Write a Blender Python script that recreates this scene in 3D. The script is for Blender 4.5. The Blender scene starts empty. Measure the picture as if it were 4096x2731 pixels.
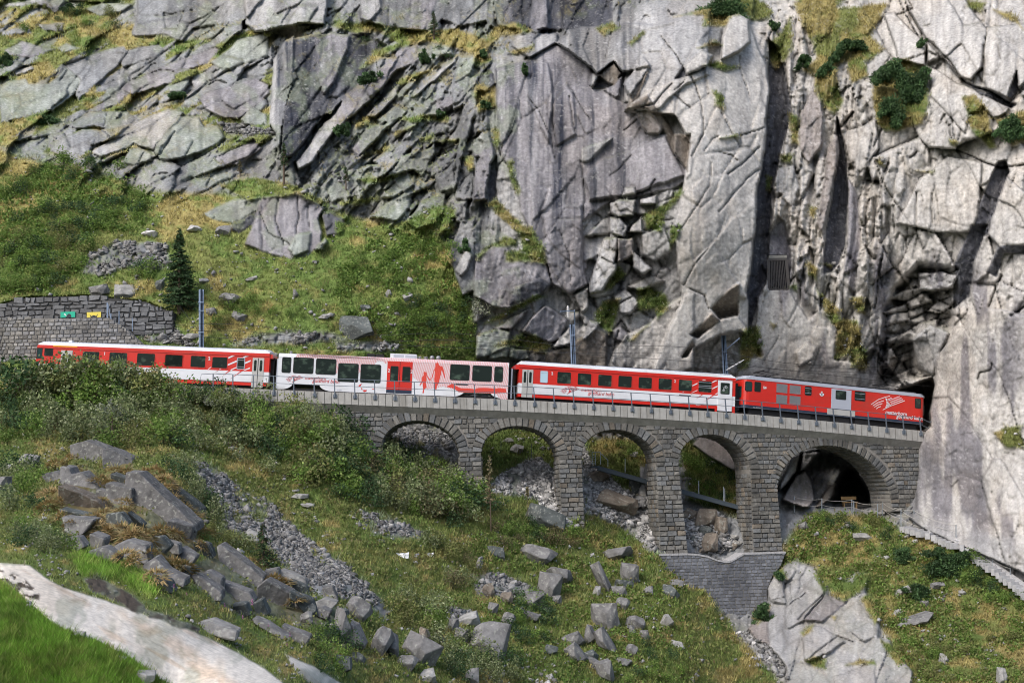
import bpy, bmesh, math, random
import numpy as np
from mathutils import Vector, Matrix

# ------------------------------------------------------------------ camera, light, exposure
SC = bpy.context.scene
PITCH, ROLL, F = math.radians(7.0), math.radians(1.5), 50.0 / 36.0 * 1024
cam_data = bpy.data.cameras.new('camera')
cam_data.lens = 50.0
cam_data.sensor_width = 36.0
cam_data.clip_start, cam_data.clip_end = 0.5, 2000
cam = bpy.data.objects.new('camera', cam_data)
SC.collection.objects.link(cam)
cam.matrix_world = Matrix.Rotation(math.pi / 2 + PITCH, 4, 'X') @ Matrix.Rotation(-ROLL, 4, 'Z')
SC.camera = cam

SUN_EL, SUN_AZ = math.radians(43), math.radians(-38)      # azimuth measured from -Y (behind the camera) towards +X
world = bpy.data.worlds.new('World')
SC.world = world
world.use_nodes = True
wn = world.node_tree
wn.nodes.clear()
wo = wn.nodes.new('ShaderNodeOutputWorld')
wb = wn.nodes.new('ShaderNodeBackground')
ws = wn.nodes.new('ShaderNodeTexSky')
ws.sky_type = 'NISHITA'
ws.sun_disc = False
ws.sun_elevation = SUN_EL
ws.air_density, ws.dust_density, ws.ozone_density = 1.0, 3.0, 1.0
wb.inputs['Strength'].default_value = 0.15
wn.links.new(ws.outputs[0], wb.inputs[0])
wn.links.new(wb.outputs[0], wo.inputs[0])
sun_dir = Vector((math.sin(SUN_AZ) * math.cos(SUN_EL), -math.cos(SUN_AZ) * math.cos(SUN_EL), math.sin(SUN_EL)))
ws.sun_rotation = math.atan2(sun_dir.x, sun_dir.y)
sun_data = bpy.data.lights.new('sun', 'SUN')
sun_data.energy, sun_data.angle, sun_data.color = 1.45, math.radians(24), (1.0, 0.965, 0.92)
sun = bpy.data.objects.new('sun', sun_data)
SC.collection.objects.link(sun)
sun.rotation_euler = sun_dir.to_track_quat('Z', 'Y').to_euler()
vs = SC.view_settings
vs.view_transform, vs.look, vs.exposure, vs.gamma, vs.use_curve_mapping = 'Standard', 'None', 0.56, 1.0, False
SC.cycles.pixel_filter_type, SC.cycles.filter_width = 'BLACKMAN_HARRIS', 1.05
SC.cycles.max_bounces = 5
SC.cycles.diffuse_bounces = 3

# ------------------------------------------------------------------ picture coordinates (1024 x 682) to places in the world
CP, SP, CR, SR = math.cos(PITCH), math.sin(PITCH), math.cos(ROLL), math.sin(ROLL)
def rays(u, v):
    dx, dy = (np.asarray(u, float) - 512) / F, (341 - np.asarray(v, float)) / F
    a, b = dx * CR + dy * SR, -dx * SR + dy * CR
    return a, CP - b * SP, SP + b * CP
def at(u, v, Y):
    x, y, z = rays(u, v)
    k = np.asarray(Y, float) / y
    return np.stack([x * k, y * k, z * k], -1)
def pt(u, v, Y):
    return Vector([float(c) for c in at(u, v, Y)])
CROPS = {'A': (0, 0), 'B': (1348, 0), 'C': (2696, 0), 'D': (0, 900), 'E': (1348, 900), 'F': (2696, 900),
         'G': (0, 1798), 'H': (1348, 1798), 'I': (2696, 1798)}
def uv(crop, x, y):
    if crop == 'U': return float(x), float(y)
    if crop == 'd': return x / 2.296875, y / 2.296875
    if crop == 's': return x / 4.0, y / 4.0
    x0, y0 = CROPS[crop]
    return (x0 + x * .595238) / 4, (y0 + y * .595238) / 4
def pts(crop, s):
    return [uv(crop, *map(float, p.split(','))) for p in s.split()]

# ------------------------------------------------------------------ noise
def hsh(ix, iy, seed):
    h = (ix.astype(np.int64) * 374761393 + iy.astype(np.int64) * 668265263 + seed * 974634599) & 0xffffffff
    h = ((h ^ (h >> 13)) * 1274126177) & 0xffffffff
    h = ((h ^ (h >> 16)) * 2246822519) & 0xffffffff
    return ((h ^ (h >> 15)) & 0xffffff) / float(0xffffff)
def vnoise(x, y, seed=0):
    ix, iy = np.floor(x), np.floor(y)
    fx, fy = x - ix, y - iy
    fx, fy = fx * fx * (3 - 2 * fx), fy * fy * (3 - 2 * fy)
    a, b = hsh(ix, iy, seed), hsh(ix + 1, iy, seed)
    c, d = hsh(ix, iy + 1, seed), hsh(ix + 1, iy + 1, seed)
    return (a + (b - a) * fx) * (1 - fy) + (c + (d - c) * fx) * fy
def fbm(x, y, octaves=4, seed=0, gain=.5):
    t, amp, tot = 0, 1.0, 0
    for o in range(octaves):
        t = t + amp * vnoise(x * 2 ** o + 17.3 * o, y * 2 ** o - 9.1 * o, seed + o)
        tot += amp
        amp *= gain
    return t / tot
def voronoi(x, y, seed=0, jit=.9):
    ix, iy = np.floor(x), np.floor(y)
    F1 = np.full(x.shape, 9.0); F2 = np.full(x.shape, 9.0)
    cx = np.zeros(x.shape); cy = np.zeros(x.shape); ci = np.zeros(x.shape); cj = np.zeros(x.shape)
    for i in (-1, 0, 1):
        for j in (-1, 0, 1):
            a, b = ix + i, iy + j
            px = a + .5 + jit * (hsh(a, b, seed) - .5); py = b + .5 + jit * (hsh(a, b, seed + 7) - .5)
            d = (x - px) ** 2 + (y - py) ** 2
            near = d < F1
            F2 = np.where(near, F1, np.minimum(F2, d))
            F1 = np.where(near, d, F1)
            cx = np.where(near, x - px, cx); cy = np.where(near, y - py, cy)
            ci = np.where(near, a, ci); cj = np.where(near, b, cj)
    return np.sqrt(F1), np.sqrt(F2), cx, cy, ci, cj
def sstep(a, b, x):
    t = np.clip((x - a) / (b - a), 0, 1)
    return t * t * (3 - 2 * t)

# ------------------------------------------------------------------ materials
def mat(name, col=(.5, .5, .5), rough=.6, metal=0.0, attr=False, noise=0.0, nscale=8.0, bump=0.0, spec=.3, coat=0.0, trans=0.0, alpha=None):
    m = bpy.data.materials.new(name)
    m.use_nodes = True
    nt = m.node_tree
    b = nt.nodes['Principled BSDF']
    b.inputs['Roughness'].default_value = rough
    b.inputs['Metallic'].default_value = metal
    b.inputs['Specular IOR Level'].default_value = spec
    b.inputs['Coat Weight'].default_value = coat
    base = None
    if attr:
        a = nt.nodes.new('ShaderNodeAttribute'); a.attribute_name = 'Col'
        base = a.outputs['Color']
    else:
        r = nt.nodes.new('ShaderNodeRGB'); r.outputs[0].default_value = (*col, 1)
        base = r.outputs[0]
    if noise or bump:
        tc = nt.nodes.new('ShaderNodeTexCoord')
        n = nt.nodes.new('ShaderNodeTexNoise')
        n.inputs['Scale'].default_value = nscale
        n.inputs['Detail'].default_value = 8
        n.inputs['Roughness'].default_value = .65
        nt.links.new(tc.outputs['Object'], n.inputs['Vector'])
        if noise:
            mr = nt.nodes.new('ShaderNodeMapRange')
            mr.inputs['From Min'].default_value, mr.inputs['From Max'].default_value = .3, .7
            mr.inputs['To Min'].default_value, mr.inputs['To Max'].default_value = 1 - noise, 1 + noise
            nt.links.new(n.outputs['Fac'], mr.inputs['Value'])
            vm = nt.nodes.new('ShaderNodeVectorMath'); vm.operation = 'SCALE'
            nt.links.new(base, vm.inputs[0]); nt.links.new(mr.outputs[0], vm.inputs['Scale'])
            base = vm.outputs[0]
        if bump:
            bp = nt.nodes.new('ShaderNodeBump')
            bp.inputs['Strength'].default_value = min(1, bump * 10); bp.inputs['Distance'].default_value = bump
            nt.links.new(n.outputs['Fac'], bp.inputs['Height'])
            nt.links.new(bp.outputs[0], b.inputs['Normal'])
    nt.links.new(base, b.inputs['Base Color'])
    if trans:
        tr = nt.nodes.new('ShaderNodeBsdfTranslucent')
        nt.links.new(base, tr.inputs[0])
        mx = nt.nodes.new('ShaderNodeMixShader'); mx.inputs[0].default_value = trans
        nt.links.new(b.outputs[0], mx.inputs[1]); nt.links.new(tr.outputs[0], mx.inputs[2])
        nt.links.new(mx.outputs[0], nt.nodes['Material Output'].inputs[0])
    return m

def weather_or_reflect(m, scale, lo, hi, colour, amount, stretch=(1, 1, 1)):
    """patches of stain, dust, damp or painted reflection over a material, laid out in the place"""
    nt = m.node_tree; b = nt.nodes['Principled BSDF']; src = b.inputs['Base Color'].links[0].from_socket
    g = nt.nodes.new('ShaderNodeNewGeometry'); mp = nt.nodes.new('ShaderNodeMapping'); mp.inputs['Scale'].default_value = stretch
    n = nt.nodes.new('ShaderNodeTexNoise'); n.inputs['Scale'].default_value = scale; n.inputs['Detail'].default_value = 6; n.inputs['Roughness'].default_value = .6
    nt.links.new(g.outputs['Position'], mp.inputs[0]); nt.links.new(mp.outputs[0], n.inputs['Vector'])
    r = nt.nodes.new('ShaderNodeMapRange'); r.inputs['From Min'].default_value, r.inputs['From Max'].default_value = lo, hi; r.inputs['To Max'].default_value = amount
    nt.links.new(n.outputs['Fac'], r.inputs['Value'])
    x = nt.nodes.new('ShaderNodeMix'); x.data_type = 'RGBA'; x.inputs[7].default_value = (*colour, 1)
    nt.links.new(r.outputs[0], x.inputs[0]); nt.links.new(src, x.inputs[6]); nt.links.new(x.outputs[2], b.inputs['Base Color'])
    return m

# ------------------------------------------------------------------ objects
COL = SC.collection
def tag(o, label=None, cat=None, group=None, kind=None):
    if label: o['label'] = label
    if cat: o['category'] = cat
    if group: o['group'] = group
    if kind: o['kind'] = kind
    return o
def add(name, me, parent=None, mats=()):
    o = bpy.data.objects.new(name, me)
    COL.objects.link(o)
    if me is not None:
        for m in mats:
            if len(me.materials) < len(mats): me.materials.append(m)
    if parent is not None: o.parent = parent
    return o
def thing(name, loc, label, cat, group=None, matrix=None):
    o = bpy.data.objects.new(name, None)
    COL.objects.link(o)
    if matrix is not None: o.matrix_world = matrix
    else: o.location = loc
    o.empty_display_size = .3
    return tag(o, label, cat, group)
def np_mesh(name, V, Fc, col=None, smooth=False):
    """V (n,3); Fc (m,k) with k 3 or 4"""
    me = bpy.data.meshes.new(name)
    V = np.ascontiguousarray(V, np.float32); Fc = np.ascontiguousarray(Fc, np.int32)
    k = Fc.shape[1]
    me.vertices.add(len(V)); me.vertices.foreach_set('co', V.ravel())
    me.loops.add(Fc.size); me.loops.foreach_set('vertex_index', Fc.ravel())
    me.polygons.add(len(Fc))
    me.polygons.foreach_set('loop_start', np.arange(0, Fc.size, k, dtype=np.int32))
    me.polygons.foreach_set('loop_total', np.full(len(Fc), k, np.int32))
    if smooth: me.polygons.foreach_set('use_smooth', np.ones(len(Fc), bool))
    me.update(calc_edges=True)
    if col is not None:
        a = me.color_attributes.new('Col', 'FLOAT_COLOR', 'POINT')
        c4 = np.ones((len(V), 4), np.float32); c4[:, :3] = col
        a.data.foreach_set('color', c4.ravel())
    return me

class MB:
    """collects shapes for one mesh"""
    def __init__(s): s.v, s.f, s.m, s.c = [], [], [], []
    def raw(s, vs, fs, mi=0, col=None):
        n = len(s.v)
        s.v += [tuple(p) for p in vs]
        s.f += [tuple(i + n for i in f) for f in fs]
        s.m += [mi] * len(fs)
        s.c += [col or (.5, .5, .5)] * len(vs)
        return s
    def box(s, x0, x1, y0, y1, z0, z1, mi=0, M=None, col=None):
        vs = [Vector(p) for p in ((x0,y0,z0),(x1,y0,z0),(x1,y1,z0),(x0,y1,z0),(x0,y0,z1),(x1,y0,z1),(x1,y1,z1),(x0,y1,z1))]
        if M is not None: vs = [M @ p for p in vs]
        return s.raw(vs, [(0,3,2,1),(4,5,6,7),(0,1,5,4),(1,2,6,5),(2,3,7,6),(3,0,4,7)], mi, col)
    def bar(s, p, q, w, d=None, mi=0, up=(0,0,1), col=None):
        p, q = Vector(p), Vector(q); d = d or w
        z = (q - p).normalized(); x = Vector(up).cross(z)
        if x.length < 1e-3: x = Vector((1,0,0)).cross(z)
        x.normalize(); y = z.cross(x)
        vs = []
        for e in (p, q):
            for a, b in ((-1,-1),(1,-1),(1,1),(-1,1)): vs.append(e + x * a * w / 2 + y * b * d / 2)
        return s.raw(vs, [(0,3,2,1),(4,5,6,7),(0,1,5,4),(1,2,6,5),(2,3,7,6),(3,0,4,7)], mi, col)
    def tube(s, path, r, n=6, mi=0, col=None):
        path = [Vector(p) for p in path]
        rs = r if isinstance(r, (list, tuple)) else [r] * len(path)
        vs, fs = [], []
        for i, p in enumerate(path):
            t = (path[min(i + 1, len(path) - 1)] - path[max(i - 1, 0)]).normalized()
            a = t.cross(Vector((0, 0, 1)) if abs(t.z) < .9 else Vector((1, 0, 0))).normalized(); b = t.cross(a)
            for k in range(n):
                th = 2 * math.pi * k / n
                vs.append(p + a * math.cos(th) * rs[i] + b * math.sin(th) * rs[i])
        for i in range(len(path) - 1):
            for k in range(n):
                fs.append((i * n + k, i * n + (k + 1) % n, (i + 1) * n + (k + 1) % n, (i + 1) * n + k))
        fs.append(tuple(range(n - 1, -1, -1))); fs.append(tuple(range((len(path) - 1) * n, len(path) * n)))
        return s.raw(vs, fs, mi, col)
    def prism(s, poly, y0, y1, mi=0, col=None):
        """poly in (x, z), extruded along y from y0 (front) to y1"""
        n = len(poly)
        vs = [(p[0], y0, p[1]) for p in poly] + [(p[0], y1, p[1]) for p in poly]
        fs = [tuple(range(n)), tuple(range(2 * n - 1, n - 1, -1))] + [(i, i + n, (i + 1) % n + n, (i + 1) % n) for i in range(n)]
        return s.raw(vs, fs, mi, col)
    def mesh(s, name, mats, smooth=False):
        me = bpy.data.meshes.new(name)
        me.from_pydata(s.v, [], s.f)
        for m in mats: me.materials.append(m)
        if len(mats) > 1: me.polygons.foreach_set('material_index', s.m)
        if any(c != (.5, .5, .5) for c in s.c):
            a = me.color_attributes.new('Col', 'FLOAT_COLOR', 'POINT')
            a.data.foreach_set('color', np.array([(*c, 1) for c in s.c], np.float32).ravel())
        if smooth: me.polygons.foreach_set('use_smooth', [True] * len(me.polygons))
        bm = bmesh.new(); bm.from_mesh(me); bmesh.ops.recalc_face_normals(bm, faces=bm.faces); bm.to_mesh(me); bm.free()
        return me
    def build(s, name, mats, parent=None, smooth=False):
        if not isinstance(mats, (list, tuple)): mats = [mats]
        return add(name, s.mesh(name, mats, smooth), parent)
# ------------------------------------------------------------------ the mountainside: distances of the smooth ground
CTRL = '''-140,-110,175 150,-110,172 300,-110,166 450,-110,152 600,-110,140 750,-110,134 900,-110,131 1164,-110,120
0,0,160 150,0,157 250,0,149 330,10,143 450,0,138 600,0,130 750,0,127 900,0,124 1024,0,116 1164,0,112
0,90,143 130,90,142 270,90,137 310,90,134 400,90,129 500,80,122 600,60,121 700,50,119 770,60,122 880,60,119 1000,60,112
0,150,133 100,165,130 200,165,128 290,165,126 350,170,125 450,170,121 500,170,117 600,170,116 700,170,113.5 765,170,117 860,170,116 960,170,112 1024,170,108
0,230,123 100,230,121.5 200,230,121 300,240,120 400,230,119 460,230,117 520,240,115 600,240,115 700,240,112.5 770,250,116 860,240,115 960,240,112 1024,240,107
0,297,115.5 100,297,116 200,300,115.5 300,300,115 400,300,114.5 470,300,115.5 540,300,115 600,300,115.5 700,300,114.5 770,310,116 860,300,115.5 940,300,113.5 1000,300,107.5
0,345,112.5 100,345,113 200,345,112 300,350,112 400,355,114 470,350,115 600,350,115.5 700,360,116 760,360,117.5 860,370,118 910,385,119 960,370,112 1010,370,107
0,368,111 100,374,111 200,380,111 300,384,111 420,392,115 600,400,116.5
-140,384,106 0,386,106 100,390,105.8 200,396,105.5
383,430,113.5 418,425,116 500,432,117.5 600,435,118.5 700,440,119.5 820,445,121
420,470,108.5 460,489,106.3 510,490,108.5 545,515,107.3 573,515,107.4 620,500,112 620,535,110 672,552,108.3 720,500,114 720,540,111.5 768,550,110 830,480,118 830,507,114 880,500,116
940,440,112.5 960,500,109.5 1010,450,106 1010,520,103
330,430,103.5 350,460,102 200,430,101 100,420,100.5 0,410,101.5 0,460,92 100,460,91 200,470,91 300,490,96 400,500,101 400,540,93 300,550,85 200,520,82 500,540,102 500,600,92 400,600,83 560,560,103 600,600,97 680,600,101 700,640,96
-140,420,100 -140,500,85 655,560,106.6 690,590,105.6 735,628,104.2 720,575,110 770,580,110 765,640,101 790,600,105.5 850,600,103.5 800,555,109.8 850,535,111.5 880,560,107.5 950,560,105 1010,590,100.5 1024,640,94 850,660,97.5 780,680,96 950,680,91
600,680,85 500,680,77 450,690,71 400,660,70 350,640,68 330,600,72 250,600,65 200,560,67 130,480,82 100,500,74 150,525,67 60,520,62 0,520,60 0,550,53
0,565,46 60,590,44 150,630,43.5 230,665,43 290,690,43 0,600,42 0,680,38 100,680,39 180,690,41
100,560,53 200,600,53 270,640,55 340,680,58
0,760,34 200,760,36 350,750,56 500,760,66 700,760,82 1000,760,78 -140,760,32 -140,600,42 1164,400,104 1164,600,92 1164,760,72 1164,200,104'''
C3 = np.array([list(map(float, p.split(','))) for p in CTRL.split()])
def tps(C, smooth=1e-3):
    X = C[:, :2] / 100.0
    n = len(X)
    d2 = ((X[:, None] - X[None]) ** 2).sum(-1)
    K = np.where(d2 > 0, d2 * np.log(d2 + 1e-12), 0) + smooth * np.eye(n)
    P = np.c_[np.ones(n), X]
    A = np.zeros((n + 3, n + 3)); A[:n, :n] = K; A[:n, n:] = P; A[n:, :n] = P.T
    w = np.linalg.solve(A, np.r_[C[:, 2], np.zeros(3)])
    def f(u, v):
        q = np.c_[np.ravel(u), np.ravel(v)] / 100.0
        out = np.zeros(len(q))
        for i in range(0, len(q), 20000):
            qq = q[i:i + 20000]
            e = ((qq[:, None] - X[None]) ** 2).sum(-1)
            out[i:i + 20000] = (e * np.log(e + 1e-12)) @ w[:n] + w[n] + qq @ w[n + 1:]
        return out.reshape(np.shape(u))
    return f
ground_Y = tps(C3)

STEP = 1.3
us = np.concatenate([np.linspace(-140, -6, 34), np.arange(-4, 1029, STEP), np.linspace(1033, 1164, 33)])
vs_ = np.concatenate([np.linspace(-110, -6, 27), np.arange(-4, 687, STEP), np.linspace(691, 790, 30)])
U, Vv = np.meshgrid(us, vs_)
# smooth ground on a coarse lattice, then bilinear
cu, cv = np.linspace(-141, 1165, 165), np.linspace(-111, 791, 114)
CY = ground_Y(*np.meshgrid(cu, cv))
def bil(A, u, v):
    x = np.clip((u - cu[0]) / (cu[1] - cu[0]), 0, len(cu) - 1.001); y = np.clip((v - cv[0]) / (cv[1] - cv[0]), 0, len(cv) - 1.001)
    i, j = x.astype(int), y.astype(int); fx, fy = x - i, y - j
    return (A[j, i] * (1 - fx) + A[j, i + 1] * fx) * (1 - fy) + (A[j + 1, i] * (1 - fx) + A[j + 1, i + 1] * fx) * fy
Y0 = bil(CY, U, Vv)
OFF = np.zeros(U.shape)                       # metres towards the camera
# wandering of every traced outline
WU = U + 4.5 * (fbm(U / 24, Vv / 24, 4, 3, .6) - .5); WV = Vv + 4.5 * (fbm(U / 24, Vv / 24, 4, 33, .6) - .5)
CRK = np.zeros(U.shape)                       # grime and moss in joints, plus crack shade painted in

def poly_sd(P, wander=1.0, pad=12):
    """signed distance (inside positive, picture pixels) of the lattice points near polygon P -> (slices, sd, centre)"""
    P = np.array(P)
    lo, hi = P.min(0) - pad, P.max(0) + pad
    a0, a1 = np.searchsorted(us, [lo[0], hi[0]]); b0, b1 = np.searchsorted(vs_, [lo[1], hi[1]])
    sl = (slice(b0, b1), slice(a0, a1))
    x = U[sl] + wander * (WU[sl] - U[sl]); y = Vv[sl] + wander * (WV[sl] - Vv[sl])
    ins = np.zeros(x.shape, bool); d = np.full(x.shape, 1e9)
    n = len(P)
    for i in range(n):
        (xa, ya), (xb, yb) = P[i], P[(i + 1) % n]
        if abs(yb - ya) > 1e-9:
            c = ((ya > y) != (yb > y)) & (x < (xb - xa) * (y - ya) / (yb - ya) + xa)
            ins ^= c
        ex, ey = xb - xa, yb - ya
        t = np.clip(((x - xa) * ex + (y - ya) * ey) / (ex * ex + ey * ey + 1e-9), 0, 1)
        d = np.minimum(d, (x - xa - t * ex) ** 2 + (y - ya - t * ey) ** 2)
    d = np.sqrt(d)
    return sl, np.where(ins, d, -d), P.mean(0)
def mask_of(polys, feather=3, wander=1.0):
    m = np.zeros(U.shape)
    for P in polys:
        sl, sd, _ = poly_sd(P, wander)
        m[sl] = np.maximum(m[sl], sstep(-feather, feather, sd))
    return m

GRASS = np.zeros(U.shape); SCREE = np.zeros(U.shape); SMOOTH = np.zeros(U.shape)
TINT = np.zeros(U.shape + (3,))
TINTS = {0: (.225, .232, .238), 1: (.235, .226, .240), 2: (.42, .405, .385), 3: (.095, .098, .114), 4: (.335, .332, .33), 5: (.20, .175, .15), 6: (.29, .265, .255), 7: (.27, .29, .265)}  # the dark ones also stand for shade in clefts and under overhangs
# default tints by area
T_ = lambda k: np.array(TINTS[k])
TINT[:] = T_(0)
m = mask_of([pts('d', '1130,120 1250,90 1420,30 1560,0 2700,-300 2700,1800 1700,1800 1780,1270 2100,1200 2100,900 1100,830 1080,600')], 12)[..., None]
TINT[:] = TINT * (1 - m) + T_(4) * m
m = mask_of([pts('d', '1560,250 1720,40 1790,0 2700,-300 2700,1300 2110,1200 2110,900 1440,860 1500,800 1700,600 1570,480')], 10)[..., None]
TINT[:] = TINT * (1 - m) + T_(2) * m
m = mask_of([pts('d', '840,0 1300,-10 1400,40 1130,130 1130,830 640,480 830,90')], 10)[..., None]
TINT[:] = TINT * (1 - m) + (T_(0) * 1.02) * m

def rock(crop, s, dy=.6, sx=0, sy=0, feather=.7, tint=None, smooth=.5, crack=.12, wander=1.0):
    sl, sd, c = poly_sd(pts(crop, s), wander)
    feather = min(feather, .8)
    w = sstep(-feather, feather, sd)
    off = dy + sx * (U[sl] - c[0]) + sy * (Vv[sl] - c[1])
    OFF[sl] = OFF[sl] * (1 - w) + (OFF[sl] * .25 + off) * w
    OFF[sl] -= crack * np.exp(-(sd / .8) ** 2)
    CRK[sl] = np.maximum(CRK[sl], min(1, crack * 3.5) * np.exp(-(sd / .75) ** 2))
    GRASS[sl] *= 1 - sstep(-1, 1, sd); SCREE[sl] *= 1 - sstep(-1, 1, sd)
    SMOOTH[sl] = SMOOTH[sl] * (1 - w) + smooth * w
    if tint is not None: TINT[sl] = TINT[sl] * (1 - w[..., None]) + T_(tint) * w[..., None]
def grass(crop, s, feather=3, dy=.25):
    sl, sd, c = poly_sd(pts(crop, s), 1.6)
    w = sstep(-feather, feather, sd)
    GRASS[sl] = np.maximum(GRASS[sl], w); OFF[sl] += dy * w; SCREE[sl] *= 1 - w; SMOOTH[sl] *= 1 - w
def scree(crop, s, feather=4):
    sl, sd, c = poly_sd(pts(crop, s), 2.0)
    w = sstep(-feather, feather, sd)
    SCREE[sl] = np.maximum(SCREE[sl], w); GRASS[sl] *= 1 - w
def crack(crop, s, w=1.0, depth=.5):
    P = pts(crop, s)
    P = np.array(P); lo, hi = P.min(0) - 8, P.max(0) + 8
    a0, a1 = np.searchsorted(us, [lo[0], hi[0]]); b0, b1 = np.searchsorted(vs_, [lo[1], hi[1]])
    sl = (slice(b0, b1), slice(a0, a1)); x, y = WU[sl], WV[sl]
    d = np.full(x.shape, 1e9)
    for i in range(len(P) - 1):
        (xa, ya), (xb, yb) = P[i], P[i + 1]
        ex, ey = xb - xa, yb - ya
        t = np.clip(((x - xa) * ex + (y - ya) * ey) / (ex * ex + ey * ey + 1e-9), 0, 1)
        d = np.minimum(d, (x - xa - t * ex) ** 2 + (y - ya - t * ey) ** 2)
    OFF[sl] -= depth * np.exp(-d / (w * .8) ** 2)
    CRK[sl] = np.maximum(CRK[sl], min(1, .35 + depth) * np.exp(-d / (w * .8) ** 2))
    return sl, d

# ------------------------------------------------------------------ broken rock, area by area
def fracture(mask, ang, la, lb, tilt, off, groove, seed, darken=2.2):
    th = math.radians(ang)
    wu = WU + 9 * (fbm(U / 60, Vv / 60, 2, seed + 50) - .5); wv = WV + 9 * (fbm(U / 60, Vv / 60, 2, seed + 60) - .5)
    p = (wu * math.cos(th) - wv * math.sin(th)) / la       # along the strike (angle anticlockwise from the picture's x axis)
    q = (wu * math.sin(th) + wv * math.cos(th)) / lb
    F1, F2, cx, cy, ci, cj = voronoi(p, q, seed)
    r1, r2, r3 = hsh(ci, cj, seed + 21), hsh(ci, cj, seed + 22), hsh(ci, cj, seed + 23)
    o = off * 2 * (r1 - .5) + tilt * 2 * ((r2 - .5) * cx * la + (r3 - .5) * cy * lb)
    gr = np.exp(-((F2 - F1) * lb * .6 / 1.0) ** 2) * sstep(.25, .6, hsh(ci, cj, seed + 24) + .3)
    OFF[:] += mask * (o - groove * gr)
    CRK[:] = np.maximum(CRK, mask * gr * min(1, groove * darken))
def flutes(mask, ang, lb, amp, seed):
    th = math.radians(ang)
    p = (WU * math.cos(th) - WV * math.sin(th)) / (lb * 14)
    q = (WU * math.sin(th) + WV * math.cos(th)) / lb
    n = vnoise(q, p, seed) + .5 * vnoise(q * 2.3, p * 1.7, seed + 1) + .25 * vnoise(q * 5, p * 3, seed + 2)
    OFF[:] += mask * amp * (np.abs(n / 1.75 - .5) * -2.2 + .4)
# areas of broken rock (first, so that traced faces lie over them)
mL = mask_of([pts('d', '-400,-300 640,-300 620,350 560,480 0,420 -400,420')], 8)
fracture(mL, 33, 60, 20, .045, .8, .35, 101); fracture(mL, 38, 24, 9, .03, .15, .14, 102)
mD = mask_of([pts('d', '640,-300 1300,-300 1420,20 1250,90 1130,120 1080,600 950,540 700,480 620,350')], 8)
fracture(mD, 47, 70, 16, .05, .6, .35, 103); fracture(mD, 50, 26, 7, .05, .24, .16, 104); fracture(mD, 80, 12, 6, .06, .14, .10, 140)
mT = mask_of([pts('d', '820,-300 1440,-300 1440,30 1250,90 1080,80 840,60')], 8)
fracture(mT, 80, 34, 9, .06, .6, .35, 105)
mV = mask_of([pts('d', '1040,330 1110,130 1150,300 1150,640 1090,700 1040,620')], 6)
flutes(mV, 86, 7, .9, 106)
mC = mask_of([pts('d', '1130,120 1250,90 1440,20 1770,-40 1760,300 1700,700 1440,860 1080,830 1080,560')], 8)
fracture(mC, 70, 70, 34, .018, .25, .12, 107); fracture(mC, 55, 22, 13, .02, .07, .05, 108)
mF = mask_of([pts('d', '1750,60 1900,40 2010,300 2060,560 2000,720 1960,860 1860,700 1740,640')], 8)
flutes(mF, 85, 8, 1.3, 109); fracture(mF, 84, 40, 9, .05, .5, .3, 110)
mR = mask_of([pts('d', '1960,-300 2700,-300 2700,1500 2110,1200 2110,900 1960,860 2020,560')], 10)
fracture(mR, 118, 80, 44, .03, .55, .32, 111); fracture(mR, 80, 34, 10, .025, .14, .16, 112)
flutes(mR * .35, 84, 9, .5, 113)
mP = mask_of([pts('d', '1700,640 1960,600 2100,900 1700,860')], 8)
fracture(mP, 75, 44, 17, .035, .3, .2, 114)
mB = mask_of([pts('d', '1380,420 1560,420 1560,560 1480,760 1380,820 1290,700')], 8)
fracture(mB, 40, 24, 18, .05, .45, .3, 115)
mS = mask_of([pts('I', '630,900 770,750 830,740 950,780 990,850 1030,960 1200,930 1230,830 1310,820 1290,950 1380,1150 1370,1250 1440,1260 1590,1470 1600,2000 790,2000 740,1450 620,1300 640,1130')], 1.5)
fracture(mS, 62, 70, 26, .03, .5, .25, 116); fracture(mS, 60, 26, 9, .02, .08, .10, 117)
for m_, k_ in ((mL, .55), (mD, .4), (mC, .7), (mR, .62), (mP, .7), (mS, .72), (mV, .3)): SMOOTH[:] = np.maximum(SMOOTH, k_ * m_)

# grassy ground by default: hillside, terraces, lower slopes
grass('U', '-140,150 0,150 60,165 100,170 140,190 260,195 330,210 440,232 452,250 470,290 480,390 -140,395', 4, 0)
mTer = mask_of([pts('A', '-1000,-900 900,-900 900,220 1500,280 1700,170 1830,220 1830,1000 600,1060 -1000,900')], 4)
pq = (U * .86 - Vv * .5), (U * .5 + Vv * .86)
strip = sstep(.49, .54, fbm(pq[0] / 75, pq[1] / 13, 4, 92, .55) + .06 * sstep(250, 40, U))
GRASS[:] = np.maximum(GRASS, mTer * strip)
grass('U', '-140,384 222,396 330,412 395,440 440,470 500,490 560,500 610,520 650,545 700,580 740,640 780,682 760,800 -140,800', 4, 0)
grass('I', '690,850 730,700 720,640 900,430 1340,430 1600,560 1770,600 2000,640 2352,960 2800,1300 2800,1900 1590,1900 1440,1260 1370,1160 1290,950 1240,820 1030,940 950,780 830,740 760,760', 4, 0)
grass('U', '470,425 560,425 600,500 560,515 480,480', 3, 0); grass('U', '585,436 640,440 650,470 620,500 590,500', 3, 0); grass('U', '676,436 710,445 760,470 750,520 690,500', 3, 0)

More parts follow.
